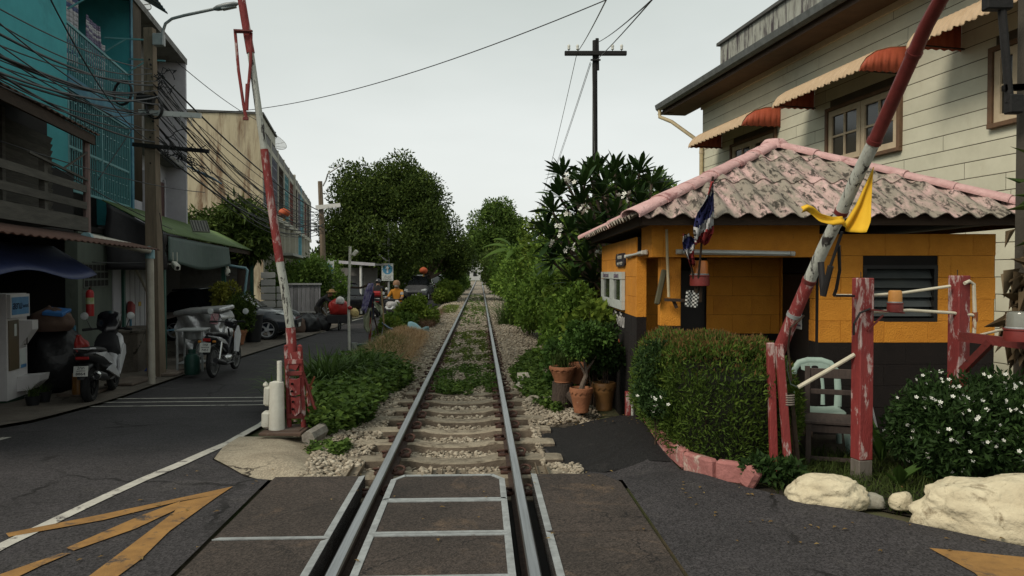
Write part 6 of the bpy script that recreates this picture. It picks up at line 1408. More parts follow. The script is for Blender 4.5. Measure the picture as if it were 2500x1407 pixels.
for i in range(nb_):
    u0 = fy + .4 + i * bw_; u1 = u0 + bw_; cm = {7: pm('sky_blue_fin', (.16, .42, .52), None, 3), 3: M_CREAMW}.get(i, M_CREAMW)
    rpart('column', cm, ft, (-.95, .0 if i != 5 else .12, u0 - .14, u0 + .14, -.3, 9.3), label='blue painted column' if i == 7 else None)
    rpart('beam', M_CREAMW, ft, (-.9, -.03, u0 + .141, u1 - .141, 8.45, 8.75)); rpart('beam', M_CREAMW, ft, (-.9, -.03, u0 + .141, u1 - .141, 4.85, 5.2)); rpart('parapet', M_GREYW, ft, (-.06, -.05, u0 + .141, u1 - .141, 8.751, 9.27))
    gm = [pm('lavender_grille', (.20, .20, .25), None, 4), pm('lavender_grille', (.2, .2, .25)), M_TIMB, M_TEALM, pm('brick_red', (.20, .06, .045), None, 4)][[0, 0, 2, 3, 4, 2, 0, 3, 4, 2, 0][i]]
    w = rpart('window', M_DARKIN, ft, (-.72, -.66, u0 + .141, u1 - .141, 5.2, 8.45)); rpart('window', M_DARKIN, ft, (-.72, -.66, u0 + .141, u1 - .141, 1.2, 4.85))
    for z in (5.3, 5.95, 6.6, 7.25, 7.9, 8.36): rpart('rail', gm, ft, (-.12, -.07, u0 + .145, u1 - .145, z, z + .07))
    for k in range(9): rpart('window_bar', gm, ft, (-.10, -.07, u0 + .3 + k * .43, u0 + .37 + k * .43, 5.2, 8.45))
    if i % 2 == 0: rpart('curtain', pm('terrace_curtain', (.30, .28, .26), None, 3, vary=.3), ft, (-.64, -.6, u0 + .4, u0 + 2.0, 5.4, 7.8))
    rpart('lower_panel', [pm('lower_cream', (.40, .36, .28), None, 2), M_CREAMW][i % 2], ft, (-.5, -.42, u0 + .141, u1 - .141, 2.3, 4.85))
rpart('canopy', pm('canopy_white', (.42, .42, .38), None, 3), ft, (.0, 1.2, fy + 4, 84, 2.55, 2.7))

# satellite dishes
def dish(label, at, r, frame, aim, dark=True):
    t = thing('satellite_dish', label, 'satellite dish', at, frame, group='satellite dishes'); at = Vector(at); A = Vector(aim).normalized(); q = A.to_track_quat('Z', 'Y').to_matrix(); c = at + Vector((0, 0, r * 1.05))
    m = MB(); m.tube([at, c - A * r * .3], .035, 8); m.obj('mast', M_TIMB, t)
    m = MB(); m.lathe([(r * k / 6, r * .30 * (k / 6) ** 2 - r * .3) for k in range(0, 7)], 24, c, q); o = m.obj('mesh_bowl', pm('dish_mesh', (.30, .31, .30), (.24, .25, .24), 40, .6, alpha=.55), t, smooth=True)
    for k in range(10):
        a = 6.283 * k / 10; m = MB(); m.tube([c + q @ Vector((r * s_ * math.cos(a), r * s_ * math.sin(a), r * .30 * s_ * s_ - r * .31)) for s_ in (0, .35, .7, 1)], .012, 4); m.obj('rib', M_TIMB, t)
    m = MB(); m.lathe([(r * 1.0, -.01), (r * 1.02, 0), (r, .01)], 28, c, q); m.obj('rim', M_TIMB, t)
    m = MB(); m.tube([c - A * r * .3, c + A * r * .5], .012, 5); m.lathe([(.0, 0), (.06, 0), (.06, .12), (0, .12)], 10, c + A * r * .5, q); m.obj('feed_horn', M_TIMB, t)
dish('mesh satellite dish on the roof of the far terrace', (-.7, 52.0, 9.3), 1.05, ROW_M, (.45, -.5, .75))
dish('mesh satellite dish cut by the top edge above the white shophouse', (-.8, 19.6, 7.78), .62, ROW_M, (.4, -.5, .75))

# the old timber upper floor and shop fronts below it
od = thing('timber_upper_floor', 'dark old timber upper floor with louvred wall under a rusty tin roof edge', 'building', (0, 9, 2.1), ROW_M)
m = MB(); m.grid(lambda u, v: (1.12 - v * 1.1, 5.2 + u * 6.1, 3.60 + v * .55 + .012 * math.sin(u * 190)), 190, 1); o = m.obj('tin_roof', M_RUST, od, smooth=True); o.modifiers.new('thickness', 'SOLIDIFY').thickness = .012
rpart('roof_fascia', M_TIMB, od, (1.04, 1.08, 5.2, 11.2, 3.44, 3.58)); rpart('floor_beam', M_OLDW, od, (.95, 1.03, 5.2, 11.1, 2.16, 2.36)); rpart('floor', M_OLDW, od, (.0, .949, 5.2, 11.1, 2.22, 2.3))
for i in range(13): 
    m = MB(); m.box((.20, 8.6, 2.40 + i * .10), (.02, 6.8, .11), (0, R(22), 0)); m.obj('louvre_slat', M_OLDW, od)
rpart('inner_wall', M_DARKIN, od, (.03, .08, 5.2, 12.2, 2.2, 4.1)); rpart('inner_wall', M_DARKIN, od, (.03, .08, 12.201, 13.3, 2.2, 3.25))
for u in (7.0, 8.6, 10.2): rpart('wall_post', M_OLDW, od, (.22, .28, u - .05, u + .05, 2.3, 3.75))
m = MB(); m.tube([(1.0, 11.07, 2.1), (1.0, 11.07, 3.55)], .05, 8); m.obj('corner_post', pm('pink_grey_post', (.20, .14, .13), None, 5), od, smooth=40)
for u in (6.2, 8.0, 9.6): rpart('rail_post', M_OLDW, od, (.93, 1.0, u - .05, u + .05, 2.361, 3.0))
for z in (2.48, 2.72): rpart('rail_board', M_OLDW, od, (1.001, 1.025, 5.2, 11.0, z, z + .10))
m = MB(); m.bar((1.03, 9.0, 3.0), (1.03, 11.0, 2.9), .03); m.bar((1.03, 10.1, 2.95), (1.03, 11.0, 3.3), .02); m.obj('loose_frame', M_OLDW, od)
sf = thing('shop_front', 'dim open shop front with green grey wall under the timber floor', 'shop front', (0, 13, GZ), ROW_M)
M_GRN = pm('grey_green_wall', (.115, .135, .11), (.08, .095, .08), 3, .9, bump=.2, c3=(.05, .05, .04), s3=2, cut=(.58, .75), stretch=(1, 1, .4))
rpart('wall', M_GRN, sf, (-.16, 0, 13.75, 15.62, GZ, 1.55)); rpart('wall', M_GRN, sf, (-.16, -.001, 13.75, 15.62, 1.551, 2.3)); rpart('pillar', M_GRN, sf, (-.15, .05, 13.55, 13.749, GZ, 2.2))
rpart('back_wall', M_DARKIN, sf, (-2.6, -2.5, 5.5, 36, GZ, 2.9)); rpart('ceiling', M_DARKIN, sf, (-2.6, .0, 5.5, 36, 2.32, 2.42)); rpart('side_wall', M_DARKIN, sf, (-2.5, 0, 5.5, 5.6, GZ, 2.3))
vb = rpart('vent_panel', pm('vent_concrete', (.10, .11, .095), None, 6), sf, (.001, .02, 13.95, 15.35, 1.28, 1.75))
for i in range(6):
    for j in range(3): rpart('vent_hole', M_DARKIN, vb, (.0195, .026, 14.0 + i * .225, 14.17 + i * .225, 1.31 + j * .145, 1.42 + j * .145))
rpart('white_pilaster', M_LILAC, sf, (-.12, .02, 15.63, 16.2, GZ, 1.72)); rpart('green_post', pm('bottle_green', (.018, .085, .06), (.013, .06, .045), 5, .6), sf, (.021, .07, 16.16, 16.28, GZ, 1.72))
dr = rpart('folding_door', M_LILAC, sf, (-.08, -.03, 16.30, 18.6, GZ, 1.70))
for i in range(12): rpart('door_slat', pm('door_white', (.40, .39, .40), (.34, .33, .34), 5, .7, vary=.06), dr, (-.029, -.012 + .008 * (i % 2), 16.32 + i * .19, 16.49 + i * .19, GZ + .04, 1.69))
for u in (17.5, 18.2): rpart('sticker', pm('yellow_sticker', (.45, .30, .04)), dr, (-.003, .0, u, u + .22, .80, .90))
m = MB(); m.grid(lambda u, v: (.95 + v * .75, 5.2 + u * 7.1, 2.12 - v * .18 + .010 * math.sin(u * 220)), 220, 1); o = m.obj('tin_canopy', pm('brown_rust_tin', (.10, .045, .03), (.065, .032, .023), 5, .85), sf, smooth=True); o.modifiers.new('thickness', 'SOLIDIFY').thickness = .012
m = MB(); m.grid(lambda u, v: (.75 + v * .55, 6.0 + u * 4.5, 1.93 - v * .36 - .06 * math.sin(u * math.pi * 3) * v + (-.03 if v > .9 else 0)), 30, 8); o = m.obj('tarp_awning', pm('blue_tarpaulin', (.050, .075, .21), (.038, .055, .16), 3, .55, bump=.3, bscale=8), None, smooth=True, label='sagging blue tarpaulin awning over the shop front', cat='awning', frame=ROW_M); o.modifiers.new('thickness', 'SOLIDIFY').thickness = .006

# the green-roofed stall
st = thing('stall', 'open stall under a green corrugated lean-to roof beside the road', 'stall', (.5, 20, GZ), ROW_M)
M_GTIN = pm('green_tin', (.11, .17, .055), (.075, .12, .04), 3, .7, c3=(.30, .32, .22), s3=1.4, cut=(.60, .64), stretch=(.35, 2.2, .35))
m = MB(); m.grid(lambda u, v: (1.16 - v * 1.21, 15.1 + u * 13.85, 2.36 + v * .64 + .016 * math.sin(u * 14.2 / .10 * 6.283 / 1.6)), 560, 1); o = m.obj('roof', M_GTIN, st, smooth=True); o.modifiers.new('thickness', 'SOLIDIFY').thickness = .01
for u in (15.25, 22.4, 28.5): rpart('post', pm('bottle_green', (.018, .085, .06)), st, (.98, 1.09, u - .07, u + .07, GZ, 2.34))
rpart('beam', M_TIMB, st, (1.0, 1.07, 15.12, 28.8, 2.2, 2.33))
m = MB(); m.grid(lambda u, v: (.06 + v * 1.10 + .02 * math.sin(u * 9), 15.07 - .03 * math.sin(v * 6 + u * 3), 1.62 + .35 * (1 - v) * 0 + u * (1.30 - v * .62)), 14, 10); o = m.obj('side_tarp', pm('black_tarpaulin', (.035, .033, .036), (.02, .019, .021), 2.0, .45, bump=.5, bscale=4, c3=(.20, .19, .20), s3=2.0, cut=(.66, .72)), st, smooth=True); o.modifiers.new('thickness', 'SOLIDIFY').thickness = .006
m = MB(); m.grid(lambda u, v: (1.12 + .05 * math.sin(u * 8) * v, 15.4 + u * 7.4, 2.30 - v * (.50 + .17 * math.sin(math.pi * u)) ), 40, 8); o = m.obj('valance_tarp', pm('green_tarpaulin', (.050, .088, .075), (.035, .064, .056), 2.5, .6, bump=.4, bscale=6), st, smooth=True); o.modifiers.new('thickness', 'SOLIDIFY').thickness = .006
nt_ = rpart('netted_panel', pm('net_grey', (.10, .10, .105), None, 40, .8), st, (.96, .99, 17.6, 22.2, GZ + .1, .62))
for i in range(16): rpart('panel_rib', M_GREYW, nt_, (.991, 1.0, 17.7 + i * .29, 17.73 + i * .29, GZ + .1, .62))
rpart('panel_post', M_LILAC, st, (.94, 1.01, 22.22, 22.34, GZ, .66)); rpart('counter', M_DWOOD, st, (-.6, .2, 18.2, 21.5, .40, .46)); rpart('side_wall', M_GREYW, st, (-1.5, 1.0, 28.6, 28.75, GZ, 2.2))
m = MB(); m.box((0, 0, 0), (.05, .46, .34), (0, R(-30), R(-50)), .008); so = m.obj('solar_floodlight', pm('floodlight_grey', (.22, .22, .20), None, 5), None, label='grey solar floodlight tilted on the green roof', cat='lamp'); so.matrix_world = ROW_M @ Matrix.Translation((0.950,19.445,2.577))
for i in range(6): m = MB(); m.box(Euler((0, R(-30), R(-50))).to_matrix() @ Vector((.028, -.19 + i * .076, 0)), (.012, .02, .30), (0, R(-30), R(-50))); m.obj('panel_line', pm('panel_dark', (.05, .05, .05)), so)
def cctv(label, c, frame, kind):
    t = thing('security_camera', label, 'camera', c, frame, group='security cameras'); c = Vector(c)
    if kind == 'dome':
        m = MB(); m.lathe([(0, .12), (.05, .12), (.075, .08), (.075, .0), (.06, -.07), (0, -.10)], 14, c); m.obj('housing', M_WHPT, t, smooth=40)
        m = MB(); m.lathe([(0, -.02), (.035, -.02), (.035, .0), (0, .0)], 12, c + Vector((.05, -.06, -.02)), Matrix.Rotation(R(70), 3, 'X')); m.obj('lens', M_DARKIN, t)
        m = MB(); m.box(c + Vector((0, 0, .15)), (.06, .06, .08)); m.obj('bracket', M_WHPT, t)
    else:
        m = MB(); m.bar(c, c + Vector((.14, -.34, -.08)), .11, .12, b=.02); m.obj('housing', M_WHPT, t)
        m = MB(); m.tube([c + Vector((.14, -.33, -.08)), c + Vector((.145, -.36, -.085))], .035, 10); m.obj('lens', M_DARKIN, t)
        for k in (0, 1): m = MB(); m.tube([c + Vector((k * .08 - .02, .0, .05)), c + Vector((k * .08 - .02, .0, .24))], .008, 5); m.obj('aerial', M_WHPT, t)
        m = MB(); m.bar(c, c + Vector((-.3, .05, 0)), .03); m.obj('bracket', M_WHPT, t)
cctv('white security camera with two aerials beside the concrete pole', (1.200,15.506,1.737), ROW_M, 'bullet')
cctv('white dome camera on the green post', (1.16, 22.28, 1.55), ROW_M, 'dome')
# pipes
M_PVC = pm('grey_white_pvc', (.42, .39, .33), (.33, .30, .25), 6, .5)
t = thing('gutter_pipe', 'thick cream drainpipe running along the eave and down beside the pole', 'pipe', (1.3, 14.2, GZ), ROW_M)
pA, pB = Vector((1.220,10.377,2.048)), Vector((1.320,13.190,1.947))
m = MB(); m.tube([pA, pB], .062, 10); m.obj('pipe', M_PVC, t, smooth=40)
m = MB(); m.tube([pB + Vector((0, 0, .02)), (pB.x, pB.y + .02, .4), (pB.x + .01, pB.y, GZ)], .062, 10); m.obj('pipe', M_PVC, t, smooth=40)
m = MB(); m.tube([pB - Vector((0, .10, 0)), pB, pB - Vector((0, 0, .14))], .078, 10); m.obj('elbow', pm('pale_blue_pvc', (.20, .34, .38), None, 6, .5), t, smooth=40)
m = MB(); m.tube([pA - Vector((0, .06, 0)), pA + Vector((0, .05, 0))], .07, 10); m.obj('end_cap', pm('pale_blue_pvc', (.20, .34, .38)), t, smooth=40)
m = MB(); m.tube([(.06, 15.75, 1.72), (.10, 16.0, 1.80), (.16, 16.6, 1.72), (.22, 17.6, .98)], .03, 8); m.obj('bent_pipe', M_PVC, None, smooth=40, label='bent cream pipe slanting across the white folding door', cat='pipe', frame=ROW_M)
# fire extinguishers
def extinguisher(label, c, h, frame=ROW_M):
    t = thing('fire_extinguisher', label, 'fire extinguisher', c, frame, group='fire extinguishers'); r = h * .13; M_EX = pm('extinguisher_red', (.38, .022, .025), (.30, .018, .02), 5, .35)
    m = MB(); m.lathe([(0, 0), (r, .0), (r, h * .80), (r * .75, h * .88), (r * .3, h * .92), (0, h * .92)], 18, c); b = m.obj('cylinder', M_EX, t, smooth=40)
    m = MB(); m.lathe([(r * 1.012, h * .42), (r * 1.012, h * .64)], 18, c); m.obj('label_band', pm('extinguisher_label', (.42, .42, .30), (.25, .32, .12), 14, .5), b)
    m = MB(); m.tube([(c[0], c[1], c[2] + h * .9), (c[0], c[1], c[2] + h)], r * .25, 8); m.obj('valve', M_TIMB, t)
    m = MB(); m.bar((c[0], c[1] - r * .3, c[2] + h * .97), (c[0], c[1] + r * 1.2, c[2] + h * 1.02), r * .3, r * .3); m.obj('lever', M_TIMB, t)
    m = MB(); m.tube([(c[0] + .01, c[1] + r * .3, c[2] + h * .95), (c[0] + .03, c[1] + r * 1.4, c[2] + h * .8), (c[0] + .03, c[1] + r * 1.15, c[2] + h * .35)], r * .13, 6); m.obj('hose', M_TIMB, t)
extinguisher('large red fire extinguisher hung on the grey-green wall', (.13, 13.9, .78), .52)
m = MB(); m.box((.08, 16.62, .78), (.10, .26, .28), (R(-20), 0, 0), .02); m.obj('red_box', pm('faded_red', (.30, .05, .05), None, 6), None, label='small faded red box on the white folding door', cat='box', frame=ROW_M)
m = MB(); m.tube([(.10, 16.5, GZ), (.10, 16.5, .65)], .025, 8); m.tube([(.10, 16.5, .25), (.9, 17.8, .25)], .02, 8); m.obj('blue_pipe', pm('blue_pvc', (.07, .20, .30), None, 6, .5), None, label='thin blue water pipe by the folding door', cat='pipe', frame=ROW_M)
# low concrete tank
tk = thing('concrete_tank', 'low stained concrete trough below the folding door', 'trough', (.5, 15.9, GZ), ROW_M)
rpart('side', M_PAVE, tk, (.55, .63, 15.0, 16.6, GZ, .38)); rpart('side', M_PAVE, tk, (.03, .549, 15.0, 15.08, GZ, .38)); rpart('side', M_PAVE, tk, (.03, .549, 16.52, 16.6, GZ, .38)); rpart('rim', M_PAVE, tk, (.0, .66, 14.97, 16.63, .381, .42))

# water vending machine
vm = thing('water_vending_machine', 'white water vending machine with blue stickers at the left edge', 'vending machine', (-.35, 11.62, GZ), ROW_M)
M_VM = pm('vending_white', (.62, .60, .60), (.54, .52, .52), 4, .5, c3=(.40, .36, .33), s3=2, cut=(.62, .8)); VMZ = -.31
rpart('cabinet', M_VM, vm, (-.70, -.16, 11.28, 11.98, VMZ, 1.25)); rpart('plinth', pm('green_plinth', (.02, .05, .03)), vm, (-.68, -.18, 11.30, 11.96, GZ, VMZ - .001))
rpart('visor', M_VM, vm, (-.16, -.11, 11.30, 11.96, .90, 1.24)); M_BLUE = pm('sticker_blue', (.05, .16, .36), (.10, .28, .48), 5, .4, vary=.05)
hd = rpart('header_sticker', M_BLUE, vm, (-.11, -.105, 11.34, 11.92, .94, 1.20))
def rowtext(name, body, size, v, u, z, mat, parent, sx=1.0, bold=0.0): return text(name, body, size, face_M((v, u, z), (0, 1, 0)), mat, parent, sx=sx, bold=bold)
rowtext('lettering', 'สยาม', .15, -.1035, 11.52, 1.07, pm('ink_navy', (.012, .018, .05)), hd, bold=.003); rowtext('lettering', 'วอเตอร์', .075, -.1035, 11.80, 1.06, pm('ink_navy', (.012, .018, .05)), hd)
rpart('display_window', pm('smoky_panel', (.10, .085, .05), (.14, .10, .06), 3, .3), vm, (-.159, -.145, 11.33, 11.66, .12, .86)); rpart('paper', M_TUBE, vm, (-.144, -.141, 11.50, 11.58, .62, .80))
m = MB(); m.prism([(-.16, 11.70, .84), (.02, 11.70, .84), (.02, 11.70, .70), (-.16, 11.70, .42)], (0, .22, 0)); m.obj('coin_hood', M_VM, vm)
rpart('coin_panel', M_TUBE, vm, (-.159, -.150, 11.71, 11.92, .12, .40)); rpart('coin_sticker', M_BLUE, vm, (-.149, -.146, 11.72, 11.91, .12, .17))
m = MB(); m.prism([(-.16, 11.60, .0), (.16, 11.60, .02), (.14, 11.60, -.08), (.02, 11.60, -.20), (-.16, 11.60, -.22)], (0, .36, 0)); m.obj('bottle_shelf', M_VM, vm)
m = MB(); m.tube([(-.10, 11.72, .48), (-.06, 11.72, .48), (-.06, 11.72, .58), (-.10, 11.72, .58)], .008, 6); m.obj('handle', M_TIMB, vm)

# ------------------------------------------------------------------ utility poles, lamps, cables
M_CONCP = pm('pole_concrete', (.20, .155, .11), (.13, .10, .072), 4, .9, bump=.35, c3=(.07, .055, .04), s3=3, cut=(.56, .7), stretch=(3, 3, .4))
M_GALV = pm('galvanised', (.34, .35, .35), (.26, .27, .27), 8, .5, metal=.3)
M_WARM = pm('white_arm', (.62, .62, .60), (.52, .52, .50), 6, .6)
up1 = thing('utility_pole', 'square concrete utility pole with street lamp and tangled cables', 'utility pole', (-6.70, 14.25, -.38))
m = MB(); zt = 6.121; rings = []
for z, w in ((-.5, .125), (2.2, .11), (zt, .08)): 
    x = -6.70 - .01 * (z + .4); rings.append([(x - w, 14.25 - w, z), (x + w, 14.25 - w, z), (x + w, 14.25 + w, z), (x - w, 14.25 + w, z)])
m.ring_loft(rings); m.obj('shaft', M_CONCP, up1)
for z in np.arange(3.6, zt - .3, .48): m = MB(); m.lathe([(0, 0), (.016, 0), (.016, .012), (0, .012)], 8, (-6.73, 14.155, float(z)), Matrix.Rotation(R(90), 3, 'X')); m.obj('bolt_hole', M_DARKIN, up1)
m = MB(); m.box((-6.541,14.130,5.871), (.19, .14, .22), None, .01); m.obj('meter_box', M_GALV, up1)
lamp = MB(); lamp.tube([(-6.450,14.080,5.766), (-6.448,14.080,5.991), (-6.394,14.080,6.156), (-6.263,14.060,6.240), (-6.023,14.030,6.290), (-5.476,13.980,6.385), (-5.325,13.980,6.422)], .028, 8); lamp.obj('lamp_arm', M_GALV, up1, smooth=50)
a, b = Vector((-5.461,13.980,6.392)), Vector((-4.974,13.880,6.454)); m = MB(); d = (b - a); rings = []
for q, w, h in ((0, .03, .03), (.15, .07, .05), (.5, .085, .06), (.85, .07, .045), (1, .02, .02)):
    c = a + d * q; rings.append([c + Vector((0, w * math.cos(6.283 * k / 12), h * math.sin(6.283 * k / 12))) for k in range(12)])
m.ring_loft(rings); lh = m.obj('lamp_head', M_GALV, up1, smooth=50)
m = MB(); m.box(a.lerp(b, .62) + Vector((0, 0, -.04)), (.26, .11, .04), (0, R(-12), 0), .01); m.obj('lamp_lens', pm('lens_grey', (.4, .42, .42), None, 5, .3), lh)
m = MB(); m.bar((-6.926,14.130,4.542), (-5.771,14.130,4.474), .05, .095); m.obj('cross_arm', M_WARM, up1)
m = MB(); m.bar((-7.034,14.120,3.942), (-5.628,14.120,3.813), .07, .07); m.obj('cross_arm', M_TAR, up1)
for px in (425, 445, 470): m = MB(); m.tube([((px - 1250) / 1850 * 14.08, 14.08, 4.47), ((px - 1250) / 1850 * 14.08, 14.08, 4.27)], .006, 5); m.obj('hook', M_GALV, up1)
m = MB(); m.box((-6.770,14.080,4.773), (.30, .16, .16), (0, R(14), 0), .015); m.obj('splice_box', M_TAR, up1)
M_CABLE = pm('black_cable', (.016, .016, .018), None, 5, .55)
def coil(label, c, r, n, tilt):
    m = MB(); rg = random.Random(n)
    for k in range(n):
        rr = r * rg.uniform(.92, 1.06); o_ = Vector((0, rg.uniform(-.03, .03), 0)); q = Euler((0, tilt, rg.uniform(-.2, .2))).to_matrix()
        m.tube([Vector(c) + o_ + q @ Vector((rr * .72 * math.cos(6.283 * i / 20), 0, rr * math.sin(6.283 * i / 20))) for i in range(21)], .010, 5)
    m.obj('cable_coil', M_CABLE, None, smooth=True, label=label, cat='cable coil', group='cable coils at the concrete pole')
coil('coil of black cable hanging left of the concrete pole', (-7.091,13.880,4.839), .22, 6, R(12)); coil('coil of black cable hanging on the concrete pole', (-6.589,14.030,4.604), .21, 7, R(-8))
rgc = random.Random(99)
def cab(label, pts, r, group): 
    m = MB(); m.tube(pts, r, 5); m.obj('power_cable', M_CABLE, None, smooth=True, label=label, cat='cable', group=group)
ORD = 'topmost second third fourth fifth sixth seventh eighth ninth tenth eleventh twelfth thirteenth fourteenth fifteenth sixteenth seventeenth eighteenth nineteenth twentieth twenty-first lowest'.split()
starts = [(-40, 0, 0), (-40, 35, 0), (-40, 62, 1), (-40, 95, 0), (-40, 118, 1), (-40, 130, 0), (-40, 150, 0), (-40, 163, 1), (-40, 170, 0), (-40, 120, 1), (-40, 100, 0), (-40, 140, 0), (-40, 175, 1), (-40, 20, 0), (-40, 80, 0), (-40, 190, 0), (120, -20, 0), (-40, 155, 1)]
for i, (px, py, thick) in enumerate(starts):
    d0 = rgc.uniform(7.2, 8.2); a = far(px, py, d0); yq = 180 + 9.5 * i + rgc.uniform(-14, 14); b = far(rgc.uniform(366, 390), min(yq, 352), 14.13)
    cab('%s black cable strung past the teal wall, counted from the top' % ORD[i], catenary(a, b, rgc.uniform(.06, .3)), .016 if thick else .009, 'cables strung to the concrete pole')
for i in range(22):
    a = far(rgc.uniform(370, 395), 160 + 9.8 * i, 14.13); b = far(788 + rgc.uniform(-6, 6), rgc.uniform(505, 575), 30)
    cab('%s black cable running up the street, counted by where it leaves the pole' % ORD[i], catenary(a, b, rgc.uniform(.15, 1.1)), .019 if i % 7 == 0 else .009, 'cables running up the street')
m = MB()
for i in range(16):
    c = Vector(far(rgc.uniform(395, 470), rgc.uniform(330, 395), 14.08)); pts = [c]
    for k in range(6): pts.append(pts[-1] + Vector((rgc.uniform(-.05, .16), rgc.uniform(-.04, .04), rgc.uniform(-.12, .08))))
    m.tube(pts, .009, 5)
for i in range(10):
    c = Vector(far(rgc.uniform(380, 410), rgc.uniform(170, 230), 14.08)); pts = [c]
    for k in range(6): pts.append(pts[-1] + Vector((rgc.uniform(-.06, .10), rgc.uniform(-.04, .04), rgc.uniform(-.12, .08))))
    m.tube(pts, .008, 5)
o = m.obj('cable_tangle', M_CABLE, None, smooth=True, label='tangle of loose black cable ends at the concrete pole', cat='cables', kind='stuff')
for i, (pa, pb, sg) in enumerate((((-6.978,12.600,1.740), (-6.725,14.080,1.760), .02), ((-5.789,8.600,3.052), (-6.875,17.000,3.357), .1), ((-6.533,12.000,3.025), (-7.009,14.000,4.170), .0), ((-6.698,11.000,3.140), (-6.900,15.400,2.443), .05), ((-6.204,14.080,5.465), (-7.223,22.000,5.891), .1), ((-6.723,14.900,1.610), (-6.533,14.080,2.671), .1))):
    cab(['thin cable sagging across the folding door', 'slack cable crossing below the barred window', 'dark cable slanting up to the barred window', 'cable from the timber floor to the green roof', 'cable falling right from the top of the concrete pole', 'wire hanging beside the concrete pole'][i], catenary(pa, pb, sg), .008, 'odd cables at the shop fronts')

up2 = thing('utility_pole', 'second utility pole farther up the street carrying the round blue sign', 'utility pole', (-7.55, 30, -.4))
m = MB(); m.tube([(-7.42, 30, -.5), (-7.5, 30, 3), (-7.58, 30, 5.159)], [.12, .11, .09], 8); m.obj('shaft', M_CONCP, up2, smooth=40)
m = MB(); m.bar((-7.713,29.850,4.114), (-6.747,29.850,4.210), .06, .16); m.obj('cross_arm', M_WARM, up2)
for px in (802, 811, 820, 830): m = MB(); m.tube([((px - 1250) / 1850 * 29.8, 29.8, 4.16), ((px - 1250) / 1850 * 29.8, 29.8, 3.88)], .008, 5); m.obj('hook', M_GALV, up2)
m = MB(); m.tube([(-7.423,29.800,4.943), (-7.293,29.800,5.184), (-7.203,29.700,5.411), (-6.699,29.600,5.716)], .03, 6); m.obj('lamp_arm', M_GALV, up2)
def round_sign(t, c, w, arrow=True):
    c = Vector(c); m = MB(); m.box(c, (w, .02, w), None, .004); pl = m.obj('plate', pm('sign_white', (.50, .53, .52), (.42, .45, .44), 6, .5), t)
    Mx = Matrix.Rotation(R(90), 3, 'X'); m = MB(); m.lathe([(0, .013), (w * .43, .013), (w * .43, .010)], 28, c, Mx); m.obj('disc', pm('sign_blue', (.055, .21, .36), (.09, .27, .41), 7, .5), pl)
    return pl
pl = round_sign(up2, (-7.303,29.700,1.666), .66); c2 = Vector((-7.303,29.700,1.666))
m = MB(); m.bar(c2 + Vector((-.2, -.016, .2)), c2 + Vector((.2, -.016, -.2)), .004, .07, up=(0, 1, 0)); m.obj('stroke', pm('sign_faded', (.14, .30, .42), None, 8), pl)
m = MB(); m.box(c2 + Vector((.02, -.0, -.53)), (.62, .02, .36), None, .004); p3 = m.obj('plate', pm('sign_white', (.50, .53, .52)), up2)
M_INK = pm('sign_black', (.03, .03, .035), None, 8, .6)
text('lettering', 'วันคี่', .15, Matrix.Translation(c2 + Vector((-.12, -.012, -.47))) @ Matrix.Rotation(R(90), 4, 'X'), M_INK, p3)
text('lettering', 'ระยะ', .13, Matrix.Translation(c2 + Vector((-.12, -.012, -.62))) @ Matrix.Rotation(R(90), 4, 'X'), M_INK, p3)
def arrow(c, h, w, sgn=1):
    m_ = MB(); c = Vector(c); q = [(-w * .18, -h / 2), (w * .18, -h / 2), (w * .18, h * .1), (w / 2, h * .1), (0, h / 2), (-w / 2, h * .1), (-w * .18, h * .1)]
    m_.prism([c + Vector((a, 0, b * sgn)) for a, b in q], (0, -.004, 0)); return m_
arrow(c2 + Vector((.21, -.011, -.46)), .14, .11).obj('arrow', M_INK, p3); arrow(c2 + Vector((.21, -.011, -.60)), .14, .11, -1).obj('arrow', M_INK, p3)
sp = thing('sign_pole', 'thin steel pole with a blue one-way arrow sign', 'sign pole', (-6.85, 42, -.4))
m = MB(); m.tube([(-6.83, 42, -.45), (-6.83, 42, 4.289)], .06, 8); m.obj('pole', M_GALV, sp, smooth=40)
c3 = Vector((-6.880,41.880,1.728)); pl = round_sign(sp, c3, .64); arrow(c3 + Vector((0, -.016, 0)), .40, .24).obj('arrow', pm('sign_pure_white', (.7, .7, .7)), pl)
m = MB(); m.box(c3 + Vector((0, 0, -.48)), (.64, .02, .30), None, .004); p3 = m.obj('plate', pm('sign_white', (.50, .53, .52)), sp)
text('lettering', 'เดินรถ', .16, Matrix.Translation(c3 + Vector((0, -.012, -.42))) @ Matrix.Rotation(R(90), 4, 'X'), M_INK, p3); text('lettering', 'ทางเดียว', .15, Matrix.Translation(c3 + Vector((0, -.012, -.55))) @ Matrix.Rotation(R(90), 4, 'X'), M_INK, p3)
m = MB(); m.bar((-7.356,41.900,2.543), (-6.882,41.900,2.181), .08, .08); m.bar((-7.127,41.900,3.131), (-6.290,41.900,3.108), .04, .04); m.obj('arm', M_GALV, sp)
# floodlight pole at the washing frame
cp = thing('camera_pole', 'slim white pole with floodlight beside the washing frame', 'pole', (-4.004,18.623,-0.416))
p0 = Vector((-4.004,18.623,-0.416)); dd = p0.y; m = MB(); m.tube([p0, (-4.019,18.623,0.815), (-3.973,18.623,2.203)], .034, 8); m.obj('pole', M_WHPT, cp, smooth=40)
m = MB(); m.bar((-3.939,18.603,2.002), (-3.832,18.573,2.021), .04, .04); m.obj('arm', M_WHPT, cp)
m = MB(); m.bar((-3.882,18.523,1.980), (-3.782,18.523,2.100), .10, .09, b=.015); m.obj('floodlight', M_WHPT, cp)
m = MB(); m.lathe([(0, .05), (.05, .03), (.06, 0), (.04, -.04), (0, -.05)], 10, (-3.981,18.583,0.696)); m.obj('red_lamp', pm('extinguisher_red', (.38, .022, .025)), cp)

